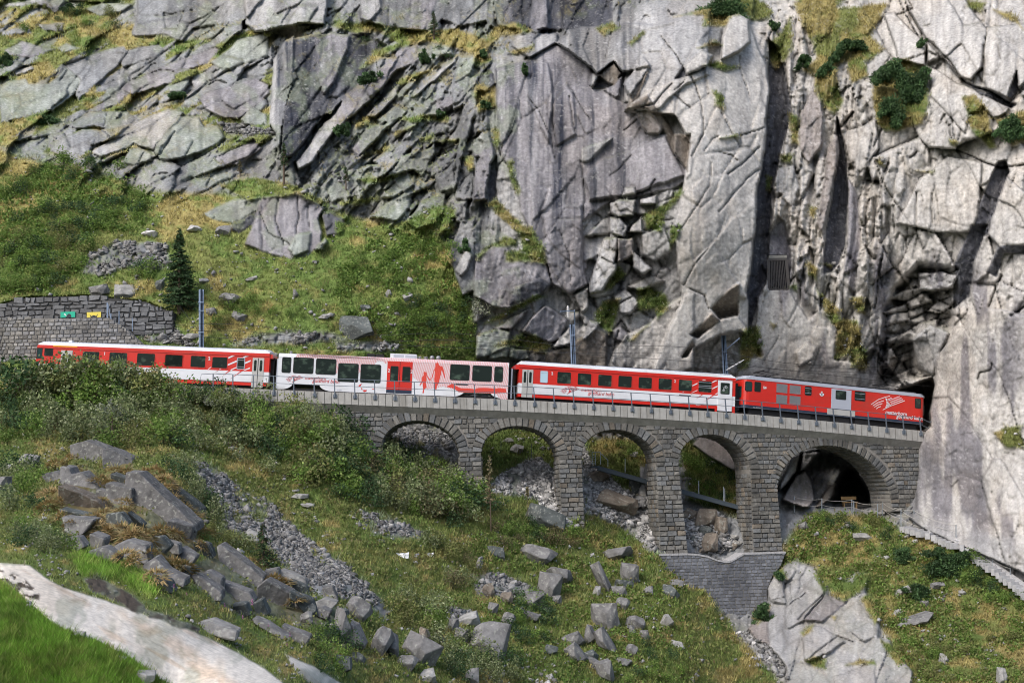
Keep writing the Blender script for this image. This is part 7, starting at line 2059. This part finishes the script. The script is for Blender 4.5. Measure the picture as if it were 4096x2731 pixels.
# the bank of willows in front of the train and the first arch
crest = [(30, 362), (38, 357), (57, 353), (79, 350), (89, 352), (105, 357), (114, 352), (127, 359), (143, 359), (156, 366), (169, 377), (179, 379), (201, 385), (217, 387), (224, 396), (246, 398), (271, 400), (300, 404), (330, 410), (352, 418), (370, 432), (384, 440)]
WIL = []
for i in range(62):
    t = i / 61 * (len(crest) - 1); a, b = crest[int(t)], crest[min(len(crest) - 1, int(t) + 1)]
    u = a[0] + (b[0] - a[0]) * (t % 1) + rnd.uniform(-2, 2); top = a[1] + (b[1] - a[1]) * (t % 1) + rnd.uniform(-1, 5)
    base = max(393, top + 16) if u < 222 else top + rnd.uniform(14, 22)
    q = (u, base, (base - top) * 1.02, rnd.uniform(.75, 1.25), rnd.choice(['grey', 'grey', 'green', 'olive', 'silver' if i % 6 == 0 else 'grey'])); Yb = (103.6 - .045 * max(0, base - 393)) if u < 222 else None
    if i % 4 == 1: WIL.append(shrub(*q, 'willow shrub on the crest before the train', 'willows before the train', Y=Yb))
    else: MASS.append((*q, Yb))
order_labels(WIL, 'willow shrub on the crest before the train')
shrubs_in('U', '0,398 60,396 150,400 222,404 300,416 352,430 384,448 440,470 470,490 485,512 440,520 380,512 300,482 240,462 180,450 110,452 60,440 0,446', 150, 17, 34, ['grey', 'grey', 'grey', 'olive', 'green', 'dark'], 'bush of the thicket below the viaduct', 'thicket below the viaduct')
shrubs_in('U', '20,402 150,404 150,412 20,410', 8, 20, 30, ['green'], 'fresh green shrub on the bank below the last coach', 'fresh shrubs below the coach', single=5)
shrub_mass('thicket_foliage')
shrub(105, 428, 34, 1.0, 'silver', 'silvery leaved willow below the last coach')
shrub(330, 445, 42, .55, 'green', 'slender light green bush rising beside the first arch')
shrub(470, 495, 26, 1.0, 'silver', 'white flowering shrub at the foot of the first pier')
shrub(478, 315, 26, .9, 'silver', 'silvery bush growing at the foot of the cliff above the white coach')
shrub(16, 392, 52, 1.2, 'dark', 'dark mountain pine beside the tail of the train', cat='pine shrub', Y=103)
shrub(38, 388, 30, 1.0, 'dark', 'small dark mountain pine tucked against the terrace wall', cat='pine shrub', Y=104.2)
# hillside
for crop, poly, n, h0, h1, pals, lab, gr in (
    ('A', '0,1240 350,1090 620,1060 830,1110 700,1200 400,1250 0,1340', 26, 9, 17, ['green', 'dark', 'olive'], 'green shrub in the upper belt of the hillside below the terraces', 'upper hillside shrubs'),
    ('A', '100,1567 150,1430 330,1350 600,1400 950,1290 1000,1360 900,1567', 30, 9, 18, ['green', 'green', 'dark'], 'green shrub on the middle of the grassy hillside', 'middle hillside shrubs'),
    ('D', '0,480 0,60 560,0 600,150 540,280 400,400', 42, 10, 20, ['green', 'green', 'dark', 'olive'], 'green shrub on the hillside above the rubble wall', 'shrubs above the wall'),
    ('E', '280,640 560,500 820,470 920,520 925,870 520,870 250,760', 44, 9, 16, ['green', 'green', 'green', 'dark'], 'bright green fern shrub at the foot of the cliff behind the white coach', 'fern shrubs by the cliff'),
    ('E', '0,330 240,120 760,60 800,140 600,330 300,420', 26, 6, 12, ['green', 'green'], 'bright green fern on the upper meadow below the cliff', 'meadow ferns'),
    ('D', '1380,560 1600,480 1900,560 2100,640 1800,700 1400,700', 14, 8, 14, ['green', 'green', 'olive'], 'leafy green bush in the meadow behind the mast', 'meadow bushes'),
    ('D', '820,300 1000,280 1060,400 900,400', 4, 12, 17, ['green', 'dark'], 'green bush on the rock pile beside the spruce', 'rock pile bushes'),
    ('H', '400,950 680,1000 720,1200 480,1250 380,1150', 9, 16, 28, ['grey', 'green', 'olive'], 'grey green willow shrub beside the scree fan', 'willows by the scree'),
    ('H', '660,1280 900,1250 980,1420 1200,1420 1250,1567 800,1567', 14, 16, 28, ['grey', 'grey', 'dark'], 'grey leaved willow around the huge smooth boulder', 'willows round the boulder'),
    ('H', '1180,1000 1400,1060 1500,1250 1300,1330 1150,1230', 14, 12, 22, ['dark', 'green'], 'leafy shrub in the hollow below the boulders', 'hollow shrubs'),
    ('H', '1000,560 1300,500 1600,560 1650,680 1400,640 1150,720', 16, 9, 18, ['green', 'dark', 'brown'], 'low shrub on the slope below the second pier', 'pier slope shrubs'),
    ('H', '600,640 860,650 960,900 850,960 700,880', 10, 12, 22, ['grey', 'brown', 'olive'], 'sparse brown green shrub on the mid slope', 'mid slope shrubs'),
    ('H', '0,60 500,120 800,300 940,450 820,560 500,420 200,330', 34, 16, 30, ['dark', 'grey', 'brown', 'green'], 'dark shrub on the shaded slope below the first arch', 'shaded slope shrubs'),
    ('H', '1900,1250 2300,1300 2352,1567 1950,1567', 10, 9, 16, ['green', 'dark'], 'green shrub low on the bank of the gully', 'gully bank shrubs'),
    ('G', '1050,60 1290,100 1380,330 1500,420 1480,560 1350,480 1250,300', 12, 16, 28, ['grey', 'grey', 'dark'], 'grey willow behind the broken outcrop', 'willows behind the outcrop'),
    ('G', '0,150 270,120 300,340 220,430 0,420', 10, 18, 32, ['grey', 'green', 'dark'], 'willow shrub left of the broken outcrop', 'willows left of the outcrop'),
    ('G', '100,500 560,640 480,720 250,700 100,640', 9, 14, 24, ['green', 'dark', 'grey'], 'leafy herb clump between outcrop and granite slab', 'herbs by the slab'),
    ('G', '1400,520 1700,620 1850,760 1720,760 1480,640', 8, 12, 22, ['grey', 'olive'], 'willow shrub around the small spruce', 'willows by the spruce'),
    ('G', '2080,1180 2350,1330 2352,1500 2150,1480', 10, 14, 24, ['dark', 'green'], 'dark leafy shrub in the shade under the tumbled blocks', 'shade shrubs'),
    ('I', '1720,600 2000,700 2352,980 2352,1250 2050,1000', 16, 9, 17, ['green', 'green', 'dark'], 'green shrub beside the stone stairs', 'stairside shrubs'),
    ('I', '900,420 1300,430 1560,560 1400,640 1000,520', 16, 6, 12, ['green', 'olive', 'dark'], 'low green shrub on the spur below the last arch', 'spur shrubs'),
    ('I', '1400,1260 1800,1300 2352,1200 2352,1567 1650,1567', 26, 7, 13, ['green', 'olive', 'olive'], 'low green bush on the lower spur', 'lower spur bushes'),
    ('s', '2720,1800 2800,1840 2930,1900 2950,2010 2760,1990 2725,1900', 14, 8, 15, ['green', 'green', 'dark'], 'green bush on the bank behind the fourth arch', 'bushes behind the fourth arch'),
    ('s', '2350,1780 2500,1760 2560,1860 2480,1880 2340,1880', 9, 6, 12, ['green', 'olive'], 'green bush on the bank behind the third arch', 'bushes behind the third arch'),
    ('A', '0,0 700,0 900,180 700,280 300,240 0,300', 16, 6, 12, ['green', 'olive', 'dark'], 'low green bush on the high rocky terraces', 'terrace bushes'),
    ('B', '100,200 700,180 1000,260 900,420 300,480', 8, 5, 10, ['olive', 'dark'], 'small bush on a ledge of the sloping slabs', 'ledge bushes')):
    shrubs_in(crop, poly, n, h0, h1, pals, lab, gr, single=0 if n > 24 else min(6, n // 3))
shrub_mass('undergrowth')
# dark mountain pines on the cliff
def pine_patch(crop, cx, cy, w, h, label, lobes=None):
    u0, v0 = uv(crop, cx, cy); u1, v1 = uv(crop, cx + w, cy + h); wu, hv = u1 - u0, v1 - v0
    Y = min(tY(u0, v0), tY(u0 + wu * .3, v0), tY(u0 - wu * .3, v0)) - .3
    rng = np.random.RandomState(int(cx + cy)); N = int(30 * max(20, wu * hv) ** .8)
    k = max(9, int(wu * hv / 22)); cl = rng.normal(0, .24, (k, 2)); rr_ = rng.uniform(.08, .24, k)
    if lobes:
        k = len(lobes) * 5; q = np.repeat(np.array(lobes, float), 5, 0); cl = np.stack([(q[:, 0] - cx) / w, -(q[:, 1] - cy) / h], -1) + rng.normal(0, 1, (k, 2)) * q[:, 2:3] / w * .35; rr_ = q[:, 2] / w * rng.uniform(.35, .75, k)
    ww = rng.choice(k, N); ang = rng.uniform(0, 2 * np.pi, N); rad = rng.uniform(0, 1, N) ** .8
    m = Y / F; S = np.array([wu * m, 1.4, hv * m])
    C = np.stack([cl[ww, 0] + np.cos(ang) * rad * rr_[ww], rng.uniform(-.5, .5, N), cl[ww, 1] + np.sin(ang) * rad * rr_[ww]], -1) * S
    V, Fq, cc = leaf_arrays(C, rng.uniform(.18, .42, N), pick('dark', N, rng) * (rng.uniform(.7, 1.9, k)[ww])[:, None], rng, 1.0, .28)
    me = np_mesh('mountain_pine', V, Fq, cc); o = add('mountain_pine', me, None, [M_leaf]); o.location = pt(u0, v0, Y)
    return tag(o, label, 'pine shrub', 'mountain pines on the rocks')
for q in ('C 1180 325 250 130|dark mountain pine draped over the tan grass of the cliff', 'C 1550 640 300 340|large dark mountain pine filling a hollow of the pale cliff', 'C 1400 500 150 120|dark mountain pine just above the large one', 'C 870 410 120 70|small dark mountain pine at the edge of the tan turf',
          'C 330 70 260 150|dark pine scrub on top of the pale buttress', 'C 1010 470 120 110|dark scrub hanging under the turf of the cliff', 'C 1660 290 50 50|tiny dark bush in a crack of the pale cliff', 'C 2260 850 160 180|dark bush at the edge of the right hand cliff', 'C 680 170 80 60|dark bush in the cleft beside the buttress',
          'B 590 395 110 80|dark bush on the sloping slabs', 'B 1270 480 70 60|dark bush in a crack of the great smooth face', 'B 210 520 130 100|dark pine scrub on a ledge of the sloping slabs', 'B 1000 710 80 50|dark bush in the grassy gully beside the great face', 'B 40 860 110 90|dark bush at the side of the sloping slabs', 'B 700 770 90 40|small dark bush on a ledge beside the standing slabs',
          'B 990 365 60 50|dark tuft of pine at the top of the grassy gully', 'I 1850 770 270 170|dark mountain pine spreading beside the stone stairs', 'I 1640 970 150 110|dark juniper on the spur below the pine', 'I 1540 720 120 120|dark green bush on the spur above the juniper', 'I 590 1110 130 130|bright bush at the foot of the dam', 'A 310 810 180 90|dark bush at the foot of the terraces', 'A 1200 640 90 80|dark bush in a cleft of the terraces', 'A 40 410 110 110|dark bush on the terrace at the picture edge', 'A 480 70 180 80|dark green bush high on the terraces',
          'I 700 840 70 60|small bush on the rock beside the dam', 'E 860 130 90 90|dark bush between the standing blocks'):
    a, lab = q.split('|'); a = a.split()
    lb = {'1550': [(1395, 490, 60), (1500, 470, 70), (1540, 560, 90), (1640, 540, 70), (1560, 640, 80), (1460, 700, 80), (1640, 640, 50), (1400, 740, 50), (1490, 815, 45), (1680, 480, 40)], '1180': [(1090, 370, 40), (1130, 330, 45), (1180, 300, 45), (1230, 300, 45), (1260, 330, 40), (1060, 400, 35), (1150, 290, 35)]}.get(a[1])
    pine_patch(a[0], *map(float, a[1:]), lab, lb)
# ------------------------------------------------------------------ trees
def conifer(u, vb, vt, width_px, label, pal='dark', trunk_bare=.05, dens=1.0, name='spruce_tree', Y=None, droop=.35, thick=1.0):
    Y = Y or tY(u, vb) - .3; m = Y / F; H = (vb - vt) * m; R = width_px * m / 2
    p = pt(u, vb, Y); o = thing(name, p, label, 'tree')
    rng = np.random.RandomState(int(u * 7 + vb)); mb = MB(); mb.tube([(0, 0, -.3), (0, 0, H * .5), (0, 0, H * .99)], [(H * .022 + .03) * thick, (H * .014 + .02) * thick, .012 * thick], 7); mb.build('trunk', M_bark, o)
    C, S, K = [], [], []; bs = MB()
    nb = int(34 + H * 16 * dens)
    for i in range(nb):
        t = trunk_bare + (1 - trunk_bare) * (i + rng.uniform(0, 1)) / nb
        z = H * t; L = R * (1 - t) ** .85 * rng.uniform(.72, 1.12) + .06; a = rng.uniform(0, 2 * np.pi); sh = rng.uniform(.75, 1.25)
        n = max(5, int(L * 26 * dens))
        q = rng.uniform(.12, 1, n) ** .8; spread = .16 * L * q + .03
        x = np.cos(a) * L * q + rng.normal(0, 1, n) * spread * .8; y = np.sin(a) * L * q + rng.normal(0, 1, n) * spread * .8
        zz = z - droop * L * q ** 1.3 + .12 * L * q ** 3 + rng.normal(0, .03, n)
        C.append(np.stack([x, y, zz], -1)); S.append(rng.uniform(.14, .28, n) * (.6 + .4 * min(1, H / 5))); K.append(pick(pal, n, rng) * sh)
        bs.bar((0, 0, z), (math.cos(a) * L * .9, math.sin(a) * L * .9, z - droop * L * .8), .03, .03)
    C = np.concatenate(C); V, Fq, cc = leaf_arrays(C, np.concatenate(S), np.concatenate(K), rng, .1, .42)
    me = np_mesh('crown', V, Fq, cc); add('crown', me, o, [M_leaf]); tag(bs.build('branches', M_bark, o), kind='stuff')
    return o
conifer(179.5, 310, 226, 42, 'tall dark spruce standing alone beside the rubble wall and mast', dens=2.0)
conifer(284, 182, 141, 15, 'thin young spruce with a bare lower stem below the dark rock face', trunk_bare=.45, dens=.8)
conifer(434, 36, 10, 15, 'small dark spruce on the grassy ledge at the top of the cliff')
conifer(263, 566, 524, 34, 'small spruce beside the scree fan', dens=1.0)
conifer(346, 186, 166, 10, 'tiny spruce on the sloping slabs', trunk_bare=.3, dens=.7)
conifer(310, 480, 452, 16, 'young green spruce in the thicket below the viaduct', 'green', dens=.8)
conifer(112, 445, 412, 22, 'young green spruce among the willows below the last coach', 'green', dens=.8)
conifer(240, 175, 160, 6, 'dead looking sapling at the edge of the upper meadow', 'brown', .3, .5, 'sapling')
PAL['straw'] = [(.24, .21, .12), (.30, .26, .15), (.18, .17, .09), (.22, .22, .10)]
conifer(491, 530, 456, 20, 'bare straw coloured larch sapling in front of the second arch', 'straw', .35, .30, 'larch_sapling', droop=-.1, thick=.35)
conifer(528, 520, 487, 5, 'thin grey stake like sapling beside the broad dark boulder', 'straw', .75, .3, 'sapling', thick=.3)
# ------------------------------------------------------------------ tussocks on the outcrop
def tussock_mesh(seed, cols):
    rng = np.random.RandomState(seed); n = 260
    a = rng.uniform(0, 2 * np.pi, n); r = np.sqrt(rng.uniform(0, 1, n)) * .5
    b = np.stack([np.cos(a) * r, np.sin(a) * r, .28 * (1 - (r / .5) ** 2)], -1)
    out = np.stack([np.cos(a), np.sin(a), np.zeros(n)], -1) * (.10 + r * .8)[:, None]
    tip = b + out * rng.uniform(.3, .8, (n, 1)) + np.array([0, 0, 1]) * (rng.uniform(.10, .30, (n, 1)) - r[:, None] * .55)
    sd = np.stack([-np.sin(a), np.cos(a), np.zeros(n)], -1) * .036
    V = np.stack([b - sd, b + sd, tip], 1).reshape(-1, 3); c = np.array(cols)[rng.choice(len(cols), n)] * rng.uniform(.7, 1.35, (n, 1))
    me = np_mesh('grass_tussock', V, np.arange(3 * n).reshape(-1, 3), np.repeat(c, 3, 0)); me.materials.append(M_blade); return me
TUS = [tussock_mesh(i, [(.36, .26, .12), (.42, .31, .15), (.27, .19, .085), (.22, .21, .08)]) for i in range(4)]
TL = []
for x, y, w in ((520,150,70),(585,172,90),(640,215,80),(680,190,70),(740,220,60),(790,145,80),(850,160,90),(890,195,60),(1040,165,120),(1100,215,110),(1125,265,90),(1155,335,110),(1225,405,120),(1285,465,110),(1315,505,100),(1350,570,120),(640,470,110),(700,430,90),(640,535,120),(700,560,120),(820,550,120),(880,590,140),(950,590,150),(1080,560,130),(1160,580,110),(370,112,110),(340,305,110),(380,350,90),(410,460,100),(1015,712,110),(835,722,110),(905,755,120),(1160,770,110),(1225,795,120),(1040,850,110),(490,500,80),(840,360,90),(835,420,80),(980,160,90),(1340,640,90),(1680,760,90),(1700,800,80),(1900,900,90),(1850,880,100),(1990,1010,90),(470,60,80),(330,380,100),(690,345,70)):
    u, v = uv('G', x, y); wu = w * .1488; Y = tY(u, v) - 2.6; o = bpy.data.objects.new('grass_tussock', rnd.choice(TUS)); COL.objects.link(o)
    o.location = pt(u, v + 1.5, Y); k = wu * Y / F * 1.55; o.scale = (k, k, k * .95); o.rotation_euler = (rnd.uniform(0, .5), rnd.uniform(-.3, .3), rnd.uniform(0, 6))
    TL.append(tag(o, 'tan grass tussock on the broken outcrop', 'grass tuft', 'tussocks of the outcrop'))
TL.sort(key=lambda o: -o.scale.x)
order_labels(TL[:15], 'big tan grass tussock on the broken outcrop')
Vs_, Cs_ = [], []
bpy.context.view_layer.update()
for o in TL[15:]:
    me = o.data; nv = len(me.vertices); co = np.empty(nv * 3, np.float32); me.vertices.foreach_get('co', co); cc = np.empty(nv * 4, np.float32); me.color_attributes['Col'].data.foreach_get('color', cc)
    Mw = np.array(o.matrix_world); Vs_.append(co.reshape(-1, 3) @ Mw[:3, :3].T + Mw[:3, 3]); Cs_.append(cc.reshape(-1, 4)[:, :3])
    bpy.data.objects.remove(o)
Vs_ = np.concatenate(Vs_)
tag(add('dry_grass', np_mesh('dry_grass', Vs_, np.arange(len(Vs_)).reshape(-1, 3), np.concatenate(Cs_)), None, [M_blade]), kind='stuff')
# pink fireweed in front of the outcrop
M_pink = mat('pink_petals', (.55, .16, .42), .6)
for i, (x, yt, yb, lab) in enumerate(((1695, 1005, 1160, 'tallest pink fireweed in front of the dark block'), (1512, 1030, 1130, 'pink fireweed under the narrow blocks'), (1630, 1110, 1220, 'pale fireweed beside the tallest one'), (1805, 1165, 1260, 'pink fireweed beside the thin rock plate'), (1950, 1228, 1340, 'pink fireweed above the second granite slab'), (1255, 955, 1040, 'small pink fireweed above the dark soil bank'), (1170, 900, 1000, 'leafy fireweed next to the small pink one'), (1930, 1300, 1380, 'short pink fireweed below the one at the second slab'))):
    u, vb = uv('G', x, yb); _, vt = uv('G', x, yt); Y = tY(u, vb) - .1; H = (vb - vt) * Y / F
    o = thing('fireweed', pt(u, vb, Y), lab, 'flower'); rng = np.random.RandomState(900 + i)
    mb = MB(); mb.tube([(0, 0, -.05), (.02 * H, 0, H)], [.01, .004], 5); mb.build('stem', M_bark, o)
    n = 60; t = rng.uniform(.05, .75, n); a = rng.uniform(0, 6.28, n); r = .16 * H * (1 - t * .6)
    V, Fq, cc = leaf_arrays(np.stack([np.cos(a) * r * .6, np.sin(a) * r * .6, t * H], -1), np.full(n, .13 * H), pick('green', n, rng), rng, .2, .25); add('leaves', np_mesh('leaves', V, Fq, cc), o, [M_leaf])
    n = 26; t = rng.uniform(.76, 1.0, n); r = .035 * H * (1.2 - t); a = rng.uniform(0, 6.28, n)
    V, Fq, cc = leaf_arrays(np.stack([np.cos(a) * r * 3, np.sin(a) * r * 3, t * H], -1), np.full(n, .045 * H), np.tile([.5, .2, .4], (n, 1)), rng, 0, .8); add('blossoms', np_mesh('blossoms', V, Fq, cc), o, [M_pink])
# crumpled white litter
for x, y, lab in ((440, 712, 'crumpled white sheet lying on the grassy slope'), (622, 702, 'small white scrap lying on the grassy slope')):
    u, v = uv('H', x, y); Y = tY(u, v) - .15; rng = np.random.RandomState(x); n = 5
    V = [(i / (n - 1) - .5, j / (n - 1) * .5 - .2, .18 * rng.uniform(-1, 1)) for j in range(n) for i in range(n)]
    me = np_mesh('litter', np.array(V) * (.8 if x < 500 else .5) @ np.array([[1, 0, 0], [0, .3, .9], [0, -.6, .5]]), [(j * n + i, j * n + i + 1, (j + 1) * n + i + 1, (j + 1) * n + i) for j in range(n - 1) for i in range(n - 1)])
    o = add('litter', me, None, [M_white]); o.location = pt(u, v, Y); tag(o, lab, 'litter')
# ------------------------------------------------------------------ grass, leaf litter and ground cover
def sample(mask, n, rng):
    w = (mask * (U > -12) * (U < 1036) * (Vv > -12) * (Vv < 694)).ravel().astype(float); w /= w.sum()
    i = rng.choice(len(w), n, p=w); j = rng.uniform(-.5, .5, (n, 2)) * STEP
    u, v = U.ravel()[i] + j[:, 0], Vv.ravel()[i] + j[:, 1]
    return i, at(u, v, YT.ravel()[i]), YT.ravel()[i] / F
def grass_field(name, mask, n, per, hpx, wpx, rng, bright, hmax=9, lean=.5):
    i, P, m = sample(mask, n, rng)
    base = COLR.reshape(-1, 3)[i]
    tuft = rng.uniform(.75, 1.55, (n, 1)); straw = (rng.uniform(0, 1, n) < .16)[:, None]
    col = base * tuft * bright; col = np.where(straw, col * .5 + np.array((.24, .20, .10)) * .6, col)
    h = np.minimum(m * hpx * np.exp(rng.normal(0, .35, n)), hmax)
    P = np.repeat(P, per, 0); col = np.repeat(col, per, 0) * rng.uniform(.75, 1.3, (n * per, 1)); h = np.repeat(h, per) * rng.uniform(.5, 1.15, n * per); mm = np.repeat(m, per)
    N = n * per
    P = P + np.stack([rng.normal(0, 1, N), rng.normal(0, .5, N), np.zeros(N)], -1) * (mm * hpx * .45)[:, None] - np.array([0, .05, .03])
    a = rng.uniform(0, 2 * np.pi, N); tip = P + np.stack([np.cos(a) * lean, np.sin(a) * lean - .12, np.ones(N) * .85], -1) * h[:, None]
    b = rng.uniform(0, 2 * np.pi, N); sd = np.stack([np.cos(b), np.sin(b) * .6, np.zeros(N)], -1) * (mm * wpx * .5)[:, None]
    V = np.stack([P - sd, P + sd, tip], 1).reshape(-1, 3)
    o = add(name, np_mesh(name, V, np.arange(3 * N).reshape(-1, 3), np.repeat(np.clip(col, .01, .6), 3, 0)), None, [M_blade]); return tag(o, kind='stuff')
rng = np.random.RandomState(77)
gm = GRASS * (1 - nearg)
grass_field('meadow_grass', np.where(gm > .35, gm, 0) * ((Vv < 400) | (U > 740)), 32000, 5, 3.6, 1.1, rng, 1.35)
grass_field('slope_grass', np.where(gm > .35, gm, 0) * ((Vv >= 385) & (U <= 760)), 32000, 5, 4.6, 1.2, rng, 1.35)
grass_field('bank_grass', np.where(nearg > .4, nearg, 0), 20000, 7, 6.5, .9, rng, 1.3, lean=.6)
def cover(name, polys, n, lpx, pal, rng, hgt=4):
    m = mask_of([pts(c, p) for c, p in polys], 5) * np.clip(GRASS, 0, 1) * sstep(.40, .62, fbm(U / 11, Vv / 8, 3, 91))
    i, P, mm = sample(m, n, rng)
    P = P + np.stack([rng.normal(0, 1, n) * 1.5, rng.normal(0, 1, n) * 1.5 - 1.5, rng.uniform(0, 1, n) * hgt], -1) * mm[:, None]
    V, Fq, cc = leaf_arrays(P, mm * lpx * rng.uniform(.6, 1.5, n), pick(pal, n, rng), rng, .6, .6)
    tag(add(name, np_mesh(name, V, Fq, cc), None, [M_leaf]), kind='stuff')
cover('fern_cover', [('E', '0,300 240,120 760,40 800,140 780,420 920,620 925,880 400,860 240,760 0,700'), ('D', '0,480 0,-100 700,-60 620,150 540,300 400,420'), ('A', '0,1567 0,1240 600,1060 850,1110 1000,1360 950,1567')], 17000, 3.0, 'green', rng)
cover('ground_cover', [('H', '900,560 1300,480 1700,500 2100,680 2352,900 2352,1567 600,1567 500,1100 900,900'), ('I', '700,760 900,420 1350,430 1600,560 2000,640 2352,960 2352,1567 1590,1567 1440,1260 1290,950')], 26000, 2.6, 'green', rng)
cover('heath_cover', [('U', '0,390 222,398 384,445 500,510 640,545 740,640 700,682 300,682 100,560 0,540'), ('I', '700,760 900,420 1350,430 1600,560 2352,960 2352,1567 1590,1567 1290,950')], 30000, 3.0, 'olive', rng, 5)
# ------------------------------------------------------------------ the other side of the gorge, behind the camera
gx, gy_ = np.meshgrid(np.linspace(-420, 420, 43), np.linspace(0, 1, 15))
hz = gy_ ** 1.15 * 120 * (.8 + .4 * fbm(gx / 90, gy_ * 2, 3, 95)) - 40; yy = -70 - gy_ * 190 - 20 * fbm(gx / 60, gy_ * 3, 3, 96)
Vb = np.stack([gx, yy, hz], -1).reshape(-1, 3); ib = np.arange(gx.size).reshape(gx.shape)
qb = np.stack([ib[:-1, :-1], ib[:-1, 1:], ib[1:, 1:], ib[1:, :-1]], -1).reshape(-1, 4)
tag(add('opposite_slope', np_mesh('opposite_slope', Vb, qb, None, True), None, [mat('opposite_turf', (.09, .10, .06), .95, noise=.5, nscale=.08)]), kind='structure')
